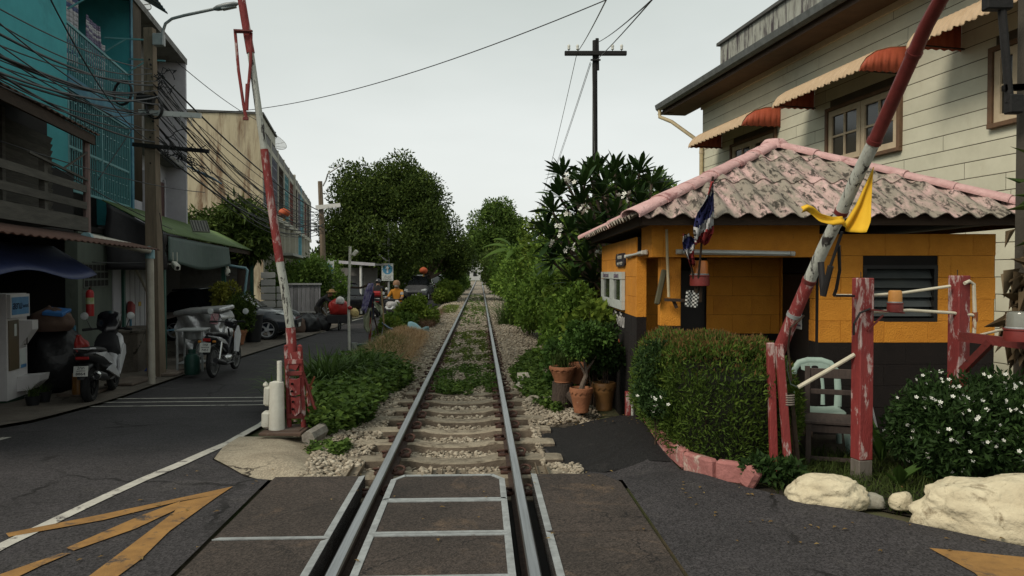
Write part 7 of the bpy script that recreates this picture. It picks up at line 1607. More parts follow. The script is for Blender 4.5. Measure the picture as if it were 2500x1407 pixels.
# paper lanterns
def lantern(label, c, r):
    t = thing('paper_lantern', label, 'lantern', c, group='red paper lanterns'); m = MB()
    m.lathe([(r * math.cos(a) * (1 + .03 * (k % 2)), r * .82 * math.sin(a)) for k, a in enumerate([R(-80 + 10 * i) for i in range(17)])], 20, c); m.obj('shade', pm('lantern_orange', (.42, .085, .028), (.36, .07, .025), 5, .7), t, smooth=40)
    for s_ in (-1, 1): m = MB(); m.lathe([(r * .22, -.03), (r * .22, .03)], 12, Vector(c) + Vector((0, 0, s_ * r * .83))); m.obj('collar', pm('lantern_gold', (.35, .22, .06)), t)
    m = MB(); m.tube([Vector(c) + Vector((0, 0, r * .8)), Vector(c) + Vector((0, 0, r * 2.2))], .008, 5); m.obj('cord', M_CABLE, t)
    m = MB(); m.tube([Vector(c) + Vector((0, 0, -r * .8)), Vector(c) + Vector((0, 0, -r * 1.4))], [.03, .06], 6); m.obj('tassel', pm('lantern_gold', (.35, .22, .06)), t)
lantern('large orange lantern hanging before the far terrace', (-9.300,31.000,3.995), .23)
lantern('red lantern hanging under the trees far up the street', (-6.070,52.000,1.682), .28)
lantern('tiny red lantern at the sheltered doorway', (-7.683,38.000,0.995), .14)

# ------------------------------------------------------------------ left barrier
lb = thing('barrier_gate', 'raised red and white barrier pole in a red iron stand on the left', 'barrier gate', (-2.27, 7.75, -.08)); D = 7.75
for x0, x1, d in ((701, 700, D - .02), (736, 733, D - .02)):
    m = MB(); m.tube([far(x0 + 3, 1046, d), far(x0 + 1, 950, d), far(x1 - 2, 848, d)], .026, 12); m.tube([far(x1 - 2, 846, d), far(x1 - 2, 842, d)], [.026, .012], 12); m.obj('stand_post', M_REDW, lb, smooth=50)
for x0, x1, d in ((716, 712, D + .35), (752, 746, D + .35)): m = MB(); m.tube([far(x0 + 4, 1030, d), far(x1 + 4, 940, d)], .024, 10); m.obj('stand_post', M_REDW, lb, smooth=50)
for y, h in ((884, .05), (913, .045), (1018, .05)):
    m = MB(); a, b = Vector(far(699, y, D - .05)), Vector(far(738, y - 1, D - .05)); m.bar(a, b, .04, h, b=.006); m.obj('cross_channel', M_REDD if y != 884 else M_REDW, lb)
lp = [Vector((-2.242,7.750,0.583)), Vector((-2.269,7.750,1.004)), Vector((-2.330,7.750,1.423)), Vector((-2.374,7.750,1.675)), Vector((-2.458,7.750,2.260)), Vector((-2.525,7.750,2.822)), Vector((-2.569,7.750,3.134)), Vector((-2.656,7.750,3.797)), Vector((-2.712,7.750,4.128)), Vector((-2.764,7.750,4.458)), Vector((-2.863,7.750,5.075))]
def boom(a, b, r0, r1, mat, lab): m = MB(); n = b - a; m.tube(lp[a:b + 1], [r0 + (r1 - r0) * k / n for k in range(n + 1)], 12); m.obj('boom_section', mat, lb, smooth=50, label=lab)
boom(0, 1, .052, .050, M_REDW, 'red foot of the barrier pole'); boom(1, 3, .044, .042, M_PEEL, 'flaking white length above the stand'); boom(3, 5, .044, .040, M_REDW, 'long red middle length'); boom(5, 7, .037, .034, M_PEEL, 'grey white upper length with dark scars'); boom(7, 10, .042, .038, M_REDW, 'red top length')
m = MB(); m.prism([(-2.287,7.690,0.750), (-2.145,7.690,0.766), (-2.154,7.690,0.654), (-2.200,7.690,0.570), (-2.258,7.690,0.591)], (0, .05, 0)); m.obj('pivot_plate', M_REDW, lb)
for k, (y0, y1) in enumerate(((926, 968), (970, 1012))):
    m = MB(); m.prism([far(704 + 3 * k, y0, D - .09), far(716 + 2 * k, y0 + 3, D - .11), far(731, y0 - 2, D - .09), far(731, y1 - 4 - 8 * k * 0, D - .09), far(716 + 3 * k, y1 + 6 * k, D - .11), far(706 + 4 * k, y1 - 2, D - .09)], (0, .10, 0)); o = m.obj('counterweight', M_REDW, lb)
    for q in (0, 1): m = MB(); m.lathe([(0, 0), (.012, 0), (.012, .02)], 8, far(712 + 2 * k, y0 + 12 + 18 * q, D - .112), Matrix.Rotation(R(90), 3, 'X')); m.obj('bolt_hole', M_DARKIN, o)
m = MB(); m.bar((-2.324,7.700,-0.022), (-2.123,7.700,-0.022), .35, .02); m.obj('base_plate', M_RUST, lb)
wt = thing('white_cylinder', 'white painted cylinder with knobbly flakes beside the red barrier stand', 'bollard', (-2.368,7.600,0.003))
m = MB(); c = Vector((-2.374,7.620,-0.014)); m.lathe([(0, 0), (.080, 0), (.077, .06), (.073, .45), (.068, .475), (.04, .485), (0, .49)], 18, c); m.obj('body', M_WHPT, wt, smooth=40)
m = MB(); m.tube([c + Vector((.03, 0, .47)), c + Vector((.03, 0, .69))], .026, 10); m.obj('stub_pipe', M_WHPT, wt, smooth=40)
for k, (dx, z, w, h) in enumerate(((-.10, .10, .09, .17), (-.09, .34, .07, .20), (-.11, .45, .05, .05))): m = MB(); m.box(c + Vector((dx, 0, z)), (w, .10, h), (R(4), R(3), R(8 * k)), .02); m.obj('paint_lump', M_WHPT, wt)
m = MB(); m.box(c + Vector((.08, 0, -.02)), (.42, .34, .03), None, .005); m.obj('base_plate', M_RUST, wt)
# folding tip frame
tf = [([(-2.795,7.700,4.004), (-2.764,7.700,3.618), (-2.713,7.700,3.247), (-2.689,7.700,3.132)], .016), ([(-2.633,7.700,3.988), (-2.640,7.700,3.700), (-2.667,7.700,3.412), (-2.684,7.700,3.239)], .016), ([(-2.667,7.680,3.469), (-2.678,7.680,3.202)], .020)]
t = thing('tip_stay', 'red iron wishbone stay hanging from the upper barrier pole', 'barrier stay', (-2.693,7.700,3.124))
for pts, r_ in tf: m = MB(); m.tube(pts, r_, 8, flat=.5); m.obj('strut', M_REDW, t, smooth=40)
m = MB(); m.bar((-2.792,7.660,4.000), (-2.607,7.660,3.992), .03, .015); m.bar((-2.796,7.680,3.986), (-2.622,7.680,3.982), .03, .012); m.obj('clamp', M_REDD, t)
m = MB(); m.box((-2.690,7.690,3.122), (.05, .03, .03)); m.obj('foot', M_REDD, t)
for i, (a, b, r_) in enumerate((((-2.150,7.750,0.562), (-2.018,7.750,0.162), .016), ((-2.133,7.900,0.328), (-2.064,7.900,0.478), .011), ((-2.103,7.950,0.363), (-2.164,7.950,0.264), .011))):
    m = MB(); m.tube([a, b], r_, 8); m.obj('iron_rod', M_REDD if i == 0 else pm('rust_orange', (.28, .09, .04)), None, smooth=40, label=['dark iron bar leaning on the left barrier stand', 'rusty red stick crossing behind the left barrier', 'short rusty stick crossing behind the left barrier'][i], cat='iron rod')

# ------------------------------------------------------------------ washing frame by the road
d2 = 18.6; wf = thing('washing_frame', 'makeshift frame of pipes hung with cloths at the road edge', 'frame', (-3.475,18.600,-0.212))
m = MB(); m.tube([(-3.962,18.600,1.198), (-3.721,18.600,1.188), (-3.550,18.600,1.248), (-3.469,18.600,1.319)], .03, 6); m.obj('top_bar', M_TIMB, wf)
m = MB(); m.tube([(-3.505,18.600,-0.192), (-3.462,18.600,0.614), (-3.419,18.600,1.218)], .032, 6); m.obj('upright', M_REDW, wf)
m = MB(); m.tube([(-3.402,18.600,0.514), (-3.322,18.600,0.211), (-3.263,18.600,-0.091)], .018, 6); m.obj('stay', M_TIMB, wf)
m = MB(); m.tube([(-3.310,19.600,0.074), (-3.380,19.600,1.146)], .022, 6); m.obj('wooden_prop', pm('pale_wood', (.35, .25, .13), None, 5), wf)
def rag(label, pts, w, mat, seed):
    rg = random.Random(seed); pts = [Vector(p) for p in pts]; ph = rg.uniform(0, 6)
    def fn(u, v):
        q = v * (len(pts) - 1); i = min(int(q), len(pts) - 2); p = pts[i].lerp(pts[i + 1], q - i); ww = w[i] + (w[i + 1] - w[i]) * (q - i)
        return p + Vector(((u - .5) * ww, .05 * math.sin(u * 8 + v * 4 + ph), .04 * math.sin(u * 5 + ph) * v))
    m_ = MB(); m_.grid(fn, 10, 12); o = m_.obj('hung_cloth', mat, None, smooth=True, label=label, cat='cloth', group='cloths on the washing frame'); o.modifiers.new('thickness', 'SOLIDIFY').thickness = .006
rag('violet patterned cloth on the washing frame', [(-3.454,18.520,1.300), (-3.505,18.520,1.119), (-3.576,18.520,0.819), (-3.617,18.520,0.598)], [.12, .2, .16, .12], pm('violet_print', (.075, .05, .19), (.35, .33, .45), 14, .8, detail=1.0), 1)
rag('olive cloth hanging low on the washing frame', [(-3.480,18.540,0.698), (-3.541,18.540,0.467), (-3.552,18.540,0.216), (-3.513,18.540,0.085)], [.10, .22, .18, .05], pm('olive_cloth', (.30, .31, .21), (.22, .23, .15), 6, .85), 2)
rag('pale green cloth hanging at the right of the washing frame', [(-3.400,18.600,0.846), (-3.280,18.600,0.735), (-3.220,18.600,0.554)], [.10, .18, .08], pm('pale_olive_cloth', (.36, .38, .28), (.28, .3, .2), 6, .85), 3)
rag('dark blue cloth tied on the washing frame upright', [(-3.430,18.550,1.069), (-3.432,18.550,0.717), (-3.423,18.550,0.436)], [.12, .12, .08], pm('navy_cloth', (.02, .022, .05), None, 6, .85), 4)
def bucket(label, c, r, h, mat):
    t_ = thing('bucket', label, 'bucket', c, group='buckets at the road edge'); m_ = MB(); m_.lathe([(0, 0), (r * .8, 0), (r, h), (r * 1.06, h), (r * 1.06, h * 1.03), (r * .95, h), (r * .76, .02), (0, .02)], 18, c); m_.obj('pail', mat, t_, smooth=40)
    m_ = MB(); m_.tube([Vector(c) + Vector((r * math.cos(a), 0, h + r * .2 * math.sin(a))) for a in [math.pi * k / 8 for k in range(9)]], .006, 4); m_.obj('handle', M_GALV, t_)
bucket('white paint bucket at the foot of the white pole', (-3.962,19.003,-0.414), .085, .2, M_PEEL); bucket('wide dark green basin beside the paint bucket', (-3.608,18.504,-0.363), .19, .16, pm('green_plastic', (.02, .09, .065), None, 6, .5))
# blue stool behind
t = thing('blue_chair', 'low dark blue plastic seat tipped by the roadside grass', 'chair', (-3.220,19.500,-0.087))
m = MB(); m.grid(lambda u, v: Vector((-3.356,19.500,0.145)) + Vector((u * .30, v * .22, .13 * (1 - u) ** 2 - .05 * u)), 8, 4); o = m.obj('seat_shell', pm('navy_plastic', (.02, .045, .085), None, 5, .5), t, smooth=True); o.modifiers.new('thickness', 'SOLIDIFY').thickness = .015
for dx in (.02, .26): m = MB(); m.bar(Vector((-3.356,19.500,0.145)) + Vector((dx, .1, 0)), Vector((-3.356,19.500,0.145)) + Vector((dx - .06, .1, -.32)), .02); m.obj('leg', M_GALV, t)

# ------------------------------------------------------------------ motorcycles (local: y forward, x right, z up)
M_TYRE = pm('tyre_rubber', (.016, .016, .017), None, 20, .85, bump=.3, bscale=90)
M_BLKP = pm('black_plastic', (.018, .018, .020), (.013, .013, .015), 6, .45)
M_SILV = pm('silver_paint', (.52, .52, .54), (.47, .47, .49), 3, .32, metal=.15, spec=.6)
M_GLOSS = pm('gloss_black', (.012, .012, .016), None, 3, .18, spec=.7)
M_CHROME = pm('chrome', (.55, .55, .55), (.45, .45, .45), 5, .25, metal=.85)
M_SEATB = pm('seat_vinyl', (.014, .013, .013), None, 9, .6)
M_TAILR = pm('tail_red', (.30, .02, .02), None, 4, .25)
M_LAMPC = pm('lamp_clear', (.60, .62, .62), None, 4, .15, spec=.7)
def blob(path, n=14, e=2.6, lean=0.0):
    """lofted shell: path of (y, z, half width, half height)"""
    m_ = MB(); rings = []
    for (y, z, w, h) in path:
        ring = []
        for k in range(n):
            a = 6.28319 * k / n; ca, sa = math.cos(a), math.sin(a)
            ring.append((w * math.copysign(abs(ca) ** (2 / e), ca), y + lean * h * sa, z + h * math.copysign(abs(sa) ** (2 / e), sa)))
        rings.append(ring)
    m_.ring_loft(rings); return m_
def wheel(parent, y, r, w, spokes=5, hub=M_CHROME, x=0.0, rimr=.68, z=None):
    Q = Matrix.Rotation(R(90), 3, 'Y'); c = Vector((x, y, r if z is None else z)); t_ = None
    m_ = MB(); m_.lathe([(r * rimr, -w * .42), (r * .86, -w * .5), (r * .97, -w * .3), (r, 0), (r * .97, w * .3), (r * .86, w * .5), (r * rimr, w * .42), (r * rimr * .97, 0), (r * rimr, -w * .42)], 26, c, Q); o = m_.obj('tyre', M_TYRE, parent, smooth=35)
    m_ = MB(); m_.lathe([(r * rimr * 1.0, -w * .40), (r * rimr * 1.02, w * .40), (r * rimr * .90, w * .36), (r * rimr * .88, -w * .36), (r * rimr, -w * .40)], 26, c, Q); m_.obj('rim', hub, o, smooth=35)
    m_ = MB(); m_.lathe([(0, -w * .5), (r * .2, -w * .5), (r * .2, w * .5), (0, w * .5)], 12, c, Q)
    for k in range(spokes):
        a = 6.283 * k / spokes; d = Vector((0, math.cos(a), math.sin(a))); m_.bar(c + d * r * .15, c + d * r * rimr * .93, w * .5, r * (.16 if spokes < 9 else .02), up=d.cross(Vector((1, 0, 0))))
    m_.obj('spokes', hub, o); return o
def plate(t, c, w, h, lines, tilt):
    """number plate facing backwards (-y)"""
    M_ = Matrix.Translation(c) @ Matrix.Rotation(tilt, 4, 'X'); m_ = MB(); m_.box((0, 0, 0), (w, .006, h), None, .002)
    m_.v = [tuple(M_ @ Vector(p)) for p in m_.v]; o = m_.obj('number_plate', pm('plate_white', (.62, .62, .58), None, 6, .5), t)
    for (s_, z, sz, sx) in lines: text('lettering', s_, sz, M_ @ Matrix.Translation((0, -.0045, z)) @ Matrix.Rotation(R(90), 4, 'X'), M_INK, o, depth=.001, sx=sx, bold=.0008)
def mirrors(t, y, z, s=1.0):
    for e in (-1, 1):
        m_ = MB(); m_.tube([(e * .26, y, z), (e * .30, y - .01, z + .10), (e * .33, y - .02, z + .17)], .007, 5); o = m_.obj('mirror', M_BLKP, t)
        m_ = MB(); m_.lathe([(0, 0), (.055 * s, 0), (.06 * s, .012), (.05 * s, .02), (0, .025)], 14, (e * .34, y - .03, z + .20), Matrix.Rotation(R(90), 3, 'X')); m_.obj('mirror_glass', M_LAMPC, o)
def scooter(label, loc, rz, body, lines=None, group='parked motorcycles', screen=True, name='scooter'):
    t = local_thing(name, label, 'scooter', loc, rz, group=group)
    wheel(t, .66, .275, .10, 5, M_BLKP); wheel(t, -.64, .27, .13, 5, M_BLKP)
    blob([(-.98, .74, .03, .03), (-.90, .72, .12, .075), (-.70, .68, .165, .11), (-.40, .60, .185, .14), (-.15, .50, .175, .16), (.0, .42, .16, .13)]).obj('rear_body', M_BLKP, t, smooth=50)
    for e in (-1, 1): m_ = MB(); m_.prism([(e * .15, -.88, .76), (e * .19, -.45, .74), (e * .20, -.10, .60), (e * .19, -.05, .50), (e * .20, -.30, .56), (e * .185, -.60, .68)], (e * -.03, 0, 0)); m_.obj('side_panel', body, t)
    blob([(-.96, .80, .06, .022), (-.75, .80, .13, .04), (-.45, .77, .15, .055), (-.20, .73, .13, .06), (-.02, .68, .10, .05)]).obj('seat', M_SEATB, t, smooth=50)
    blob([(-.15, .38, .15, .10), (.10, .34, .15, .09), (.32, .38, .15, .10)]).obj('tunnel', M_BLKP, t, smooth=50)
    blob([(.20, .30, .15, .07), (.34, .55, .21, .22), (.46, .72, .22, .22), (.58, .78, .19, .19), (.70, .80, .11, .12), (.78, .80, .03, .04)], e=3).obj('leg_shield', body, t, smooth=40)
    blob([(.30, .62, .205, .16), (.32, .72, .20, .18), (.36, .82, .17, .16)]).obj('inner_panel', M_BLKP, t, smooth=50)
    for e in (-1, 1):
        m_ = MB(); m_.prism([(e * .225, .20, .32), (e * .235, .52, .62), (e * .20, .66, .74), (e * .222, .44, .80), (e * .20, .24, .55)], (e * -.03, 0, 0)); m_.obj('side_wing', body, t)
        m_ = MB(); m_.prism([(e * .20, -.42, .46), (e * .205, .22, .26), (e * .20, .26, .32), (e * .195, -.10, .52)], (e * -.03, 0, 0)); m_.obj('side_skirt', body, t)
    blob([(.44, .95, .10, .06), (.50, 1.0, .13, .07), (.56, .98, .08, .06)]).obj('dash', M_BLKP, t, smooth=50)
    m_ = MB(); m_.tube([(-.34, .34, 1.02), (-.18, .44, 1.03), (0, .48, 1.02), (.18, .44, 1.03), (.34, .34, 1.02)], .017, 8); hb = m_.obj('handlebar', M_BLKP, t, smooth=50)
    for e in (-1, 1): m_ = MB(); m_.tube([(e * .36, .33, 1.02), (e * .24, .40, 1.03)], .024, 8); m_.obj('grip', M_TYRE, hb)
    if screen: blob([(.38, 1.10, .17, .12), (.48, 1.16, .19, .16), (.58, 1.10, .16, .12), (.62, 1.02, .10, .06)]).obj('windscreen', M_GLOSS, t, smooth=60)
    m_ = MB(); m_.prism([(-.16, .70, .80), (.16, .70, .80), (.10, .76, .70), (-.10, .76, .70)], (0, .02, 0)); m_.obj('headlight', M_LAMPC, t)
    blob([(.42, .50, .07, .03), (.66, .575, .075, .03), (.88, .48, .05, .025)]).obj('front_fender', M_BLKP, t, smooth=50)
    blob([(-1.06, .42, .05, .03), (-.92, .56, .09, .05), (-.72, .58, .09, .05)]).obj('rear_fender', M_BLKP, t, smooth=50)
    for e in (-1, 1): m_ = MB(); m_.tube([(e * .07, .66, .28), (e * .07, .52, .70)], .022, 8); m_.obj('fork', M_BLKP, t)
    m_ = MB(); m_.box((0, -.985, .70), (.18, .03, .045), None, .01); m_.obj('tail_light', M_TAILR, t)
    m_ = MB(); m_.tube([(.14, -.2, .30), (.17, -.5, .36), (.17, -.55, .37), (.17, -.88, .44), (.17, -.90, .445)], [.03, .035, .065, .068, .03], 12); ex = m_.obj('exhaust', M_BLKP, t, smooth=50)
    m_ = MB(); m_.lathe([(.035, -.02), (.062, 0), (.062, .05), (.055, .06)], 14, (.17, -.90, .445), Matrix.Rotation(R(102), 3, 'X')); m_.obj('exhaust_tip', M_CHROME, ex, smooth=40)
    for e in (-1, 1): m_ = MB(); m_.tube([(e * .10, -.62, .36), (e * .12, -.70, .62)], .028, 8); m_.obj('shock', M_TAILR if 0 else M_BLKP, t)
    m_ = MB(); m_.tube([(-.12, -.78, .82), (-.10, -1.0, .84), (.10, -1.0, .84), (.12, -.78, .82)], .014, 6); m_.obj('grab_rail', M_SILV, t, smooth=50)
    mirrors(t, .42, 1.04)
    if lines: plate(t, (0, -1.06, .52), .19, .15, lines, R(-14))
    return t
def underbone(label, loc, rz, lines):
    t = local_thing('motorcycle', label, 'motorcycle', loc, rz, group='parked motorcycles')
    wheel(t, .62, .29, .075, 28, M_CHROME, rimr=.80); wheel(t, -.62, .29, .085, 28, M_CHROME, rimr=.80)
    blob([(-.92, .78, .04, .03), (-.80, .74, .10, .07), (-.55, .70, .12, .09), (-.25, .62, .11, .11), (-.05, .52, .10, .12)]).obj('rear_body', M_GLOSS, t, smooth=50)
    blob([(-.80, .82, .07, .025), (-.55, .81, .12, .04), (-.25, .77, .13, .05), (.0, .70, .09, .045)]).obj('seat', M_SEATB, t, smooth=50)
    for e in (-1, 1): m_ = MB(); m_.prism([(e * .125, -.80, .76), (e * .13, -.35, .69), (e * .12, -.15, .58), (e * .13, -.45, .64)], (e * -.02, 0, 0)); m_.obj('silver_stripe', M_SILV, t)
    blob([(-.05, .44, .08, .09), (.15, .46, .08, .10), (.30, .60, .09, .12)]).obj('frame_cover', M_GLOSS, t, smooth=50)
    for e in (-1, 1): m_ = MB(); m_.prism([(e * .17, .12, .42), (e * .20, .22, .40), (e * .18, .44, .72), (e * .15, .40, .90), (e * .14, .26, .78)], (e * -.03, 0, 0)); m_.obj('leg_shield', M_SILV, t)
    blob([(.26, .94, .09, .05), (.36, .97, .12, .075), (.46, .93, .10, .09), (.52, .88, .04, .05)]).obj('headlamp_cowl', M_GLOSS, t, smooth=50)
    m_ = MB(); m_.box((0, .50, .90), (.14, .03, .09), (R(20), 0, 0), .02); m_.obj('headlight', M_LAMPC, t)
    m_ = MB(); m_.tube([(-.32, .18, .99), (-.16, .28, .99), (0, .31, .97), (.16, .28, .99), (.32, .18, .99)], .015, 8); hb = m_.obj('handlebar', M_BLKP, t, smooth=50)
    for e in (-1, 1): m_ = MB(); m_.tube([(e * .34, .17, .99), (e * .23, .24, .99)], .022, 8); m_.obj('grip', M_TYRE, hb)
    for e in (-1, 1): m_ = MB(); m_.tube([(e * .065, .62, .29), (e * .065, .42, .84)], .02, 8); m_.obj('fork', M_BLKP, t)
    blob([(.44, .54, .055, .025), (.64, .60, .06, .025), (.84, .50, .045, .02)]).obj('front_fender', M_GLOSS, t, smooth=50)
    blob([(-1.0, .50, .05, .03), (-.86, .60, .07, .04), (-.66, .62, .07, .04)]).obj('rear_fender', M_BLKP, t, smooth=50)
    blob([(-.20, .30, .10, .08), (.0, .28, .12, .10), (.18, .30, .09, .07)]).obj('engine', M_CHROME, t, smooth=40)
    m_ = MB(); m_.tube([(.12, .10, .22), (.14, -.3, .22), (.15, -.45, .26), (.15, -.92, .36)], [.018, .02, .045, .05], 10); m_.obj('exhaust', M_BLKP, t, smooth=50)
    m_ = MB(); m_.box((0, -.93, .73), (.14, .03, .06), None, .01); m_.obj('tail_light', M_TAILR, t)
    for e in (-1, 1): m_ = MB(); m_.box((e * .13, -.92, .70), (.06, .04, .04), None, .01); m_.obj('indicator', pm('indicator_amber', (.5, .2, .03)), t)
    for e in (-1, 1): m_ = MB(); m_.tube([(e * .11, -.60, .34), (e * .12, -.50, .66)], .024, 8); m_.obj('shock', M_CHROME, t)
    mirrors(t, .26, .99); plate(t, (0, -1.01, .60), .19, .17, lines, R(-12)); return t
sq_ = (-6.427,11.641,-0.405)
scooter('white and black maxi scooter parked at the kerb by the vending machine', (-6.46, 11.9, HZ(-6.46, 11.9) + .036), R(14), M_SILV, [('2กก', .045, .06, 1.0), ('สมุทรปราการ', .005, .022, 1.0), ('8864', -.04, .058, 1.1)])
underbone('black motorcycle parked at the kerb beyond the concrete pole', (-5.55, 14.6, -.385), R(2), [('1กส', .05, .06, 1.0), ('กรุงเทพมหานคร', .006, .022, 1.0), ('7451', -.045, .058, 1.1)])

# ------------------------------------------------------------------ people
def body(name, parent, J, E, mats, pick, root=0):
    """one continuous skinned figure from joints (x, y, z, r) and edges, smoothed; faces take the material of pick(x, y, z)"""
    me = bpy.data.meshes.new(name); me.from_pydata([j[:3] for j in J], E, []); o = bpy.data.objects.new(name, me); COL.objects.link(o)
    o.modifiers.new('skin', 'SKIN'); sk = me.skin_vertices[0].data
    for i, j in enumerate(J): sk[i].radius = (j[3], j[3] * (j[4] if len(j) > 4 else 1)); sk[i].use_root = (i == root)
    o.modifiers.new('sub', 'SUBSURF').levels = 2
    dg = bpy.context.evaluated_depsgraph_get(); m2 = bpy.data.meshes.new_from_object(o.evaluated_get(dg)); bpy.data.objects.remove(o)
    m2.materials.clear()
    for q in mats: m2.materials.append(q)
    for p in m2.polygons: p.material_index = pick(*p.center); p.use_smooth = True
    b = bpy.data.objects.new(name, m2); put(b, parent); return b
M_SKIN = pm('skin', (.30, .17, .11), None, 9, .6)
def head_bits(t, c, hat=None, mask=False, helmet=None, fwd=1):
    c = Vector(c)
    for e in (-1, 1): m_ = MB(); m_.lathe([(0, -.012), (.012, 0), (0, .012)], 8, c + Vector((e * .035, .088 * fwd, .015))); m_.obj('eye', M_DARKIN, t)
    m_ = MB(); m_.tube([c + Vector((0, .085 * fwd, .01)), c + Vector((0, .112 * fwd, -.025))], [.010, .016], 6); m_.obj('nose', M_SKIN, t)
    if mask: blob([(c.y + .02 * fwd, c.z - .045, .085, .055), (c.y + .085 * fwd, c.z - .045, .065, .055), (c.y + .12 * fwd, c.z - .045, .02, .03)]).obj('face_mask', M_LAMPC, t, smooth=50)
    if helmet: m_ = MB(); m_.lathe([(.125, -.04), (.13, .02), (.115, .09), (.07, .135), (0, .15)], 16, c); m_.obj('helmet', helmet, t, smooth=50)
    if hat: m_ = MB(); m_.lathe([(0, .14), (.07, .135), (.095, .10), (.10, .06), (.19, .045), (.19, .035), (.09, .045)], 18, c); m_.obj('hat', hat, t, smooth=40)
def limbs(J, E, sh, hip, arms, legs):
    for a in arms:
        p = sh
        for j in a: J.append(j); E.append((p, len(J) - 1)); p = len(J) - 1
    for l in legs:
        p = hip
        for j in l: J.append(j); E.append((p, len(J) - 1)); p = len(J) - 1
def hands(t, pts, d):
    for c in pts:
        c = Vector(c); m_ = MB(); d_ = Vector(d).normalized(); s_ = d_.cross(Vector((0, 0, 1))).normalized()
        m_.box(c + d_ * .03, (.075, .075, .03), None, .012)
        for k, l in enumerate((.06, .075, .07, .055)): p = c + d_ * .06 + s_ * (.03 - .02 * k); m_.tube([p, p + d_ * l * .55, p + d_ * l * .8 - Vector((0, 0, .02))], .0085, 6)
        m_.tube([c + s_ * .04, c + s_ * .065 + d_ * .035], .010, 6); m_.obj('hand', M_SKIN, t)
def rider(label, loc, rz, shirt, trousers, helmet, mask):
    t = local_thing('person', label, 'person', loc, rz)
    J = [(0, -.22, .86, .15, .8), (0, -.20, 1.06, .15, .75), (0, -.17, 1.26, .16, .7), (0, -.15, 1.40, .06), (0, -.13, 1.50, .085, 1.1), (0, -.12, 1.60, .085, 1.1)]; E = [(0, 1), (1, 2), (2, 3), (3, 4), (4, 5)]
    limbs(J, E, 2, 0, [[(e * .19, -.16, 1.31, .065), (e * .26, .02, 1.12, .05), (e * .28, .26, 1.06, .038)] for e in (-1, 1)], [[(e * .11, -.16, .84, .10), (e * .18, .20, .78, .08), (e * .16, .16, .44, .06), (e * .15, .20, .33, .045), (e * .15, .30, .30, .04)] for e in (-1, 1)])
    body('figure', t, J, E, [shirt, trousers, M_SKIN], lambda x, y, z: 2 if z > 1.40 else (1 if z < .92 else (2 if y > .12 and z > .95 else 0)))
    head_bits(t, (0, -.12, 1.56), helmet=helmet, mask=mask); hands(t, [(-.28, .28, 1.06), (.28, .28, 1.06)], (0, 1, 0)); return t
M_ORSH, M_DKCL = pm('orange_shirt', (.50, .21, .02), (.42, .17, .018), 6, .85), pm('dark_clothes', (.018, .018, .020), None, 6, .9)
ra = (-4.18, 27.2, -.42)
scooter('small scooter ridden towards the viewer behind the roadside bush', ra, R(172), pm('scooter_white', (.55, .52, .50)), None, 'scooters on the road', False); rider('person in an orange shirt and face mask riding a scooter towards the viewer', ra, R(172), M_ORSH, M_DKCL, pm('helmet_tan', (.30, .17, .10)), True)
m = MB(); m.box((-4.14, 26.75, .38), (.34, .16, .42), None, .06); m.obj('white_bag', pm('bag_white', (.58, .56, .54), None, 6), None, label='white bag carried at the front of the orange rider', cat='bag')
rbk = (-6.0, 34.0, -.42)
scooter('dark scooter with red tail ridden away up the street', rbk, R(6), M_BLKP, [('8กท', .03, .05, 1.0), ('5217', -.03, .05, 1.0)], 'scooters on the road', False); rider('person in black riding a scooter away up the street', rbk, R(6), M_DKCL, M_DKCL, M_GLOSS, False)
m = MB(); m.box((-5.9, 33.1, .62), (.42, .30, .26), None, .08); m.obj('red_bag', M_TAILR, None, label='red bag on the tail of the scooter ridden away', cat='bag')
# a man stooping over a hand cart
cx_, cy_ = -6.62, 26.0
tm = local_thing('person', 'person in dark clothes and straw hat stooping over a loaded cart', 'person', (cx_, cy_, -.40), R(-80))
J = [(0, -.1, .80, .15, .8), (0, .05, .98, .15, .75), (0, .20, 1.12, .16, .7), (0, .30, 1.18, .06), (0, .38, 1.22, .085, 1.1), (0, .44, 1.25, .075, 1.1)]; E = [(0, 1), (1, 2), (2, 3), (3, 4), (4, 5)]
limbs(J, E, 2, 0, [[(e * .19, .22, 1.10, .06), (e * .23, .36, .95, .048), (e * .20, .52, .98, .036)] for e in (-1, 1)], [[(e * .10, -.08, .76, .10), (e * .12, .04, .44, .075), (e * .12, -.04, .10, .05), (e * .12, .08, .04, .04)] for e in (-1, 1)])
body('figure', tm, J, E, [M_DKCL, pm('dark_trousers', (.03, .026, .022)), M_SKIN], lambda x, y, z: 2 if (y > .29 and z > 1.13) or (y > .46 and z < 1.05) else (1 if z < .78 else 0)); head_bits(tm, (0, .42, 1.25), hat=pm('straw_hat', (.36, .22, .09), None, 9)); hands(tm, [(-.20, .54, .98), (.20, .54, .98)], (0, 1, 0))
ct = local_thing('hand_cart', 'black hand cart piled with red bags beside the stooping person', 'cart', (cx_ + .72, cy_ - .1, -.40), R(8))
m = MB(); m.box((0, 0, .38), (.80, .55, .30), None, .02); m.obj('tray', M_BLKP, ct)
for e in (-.3, .3): wheel(ct, e, .18, .05, 10, M_GALV, x=.0)
m = MB(); m.tube([(-.38, -.2, .5), (-.55, -.2, .75), (-.55, .2, .75), (-.38, .2, .5)], .015, 6); m.obj('handle', M_GALV, ct)
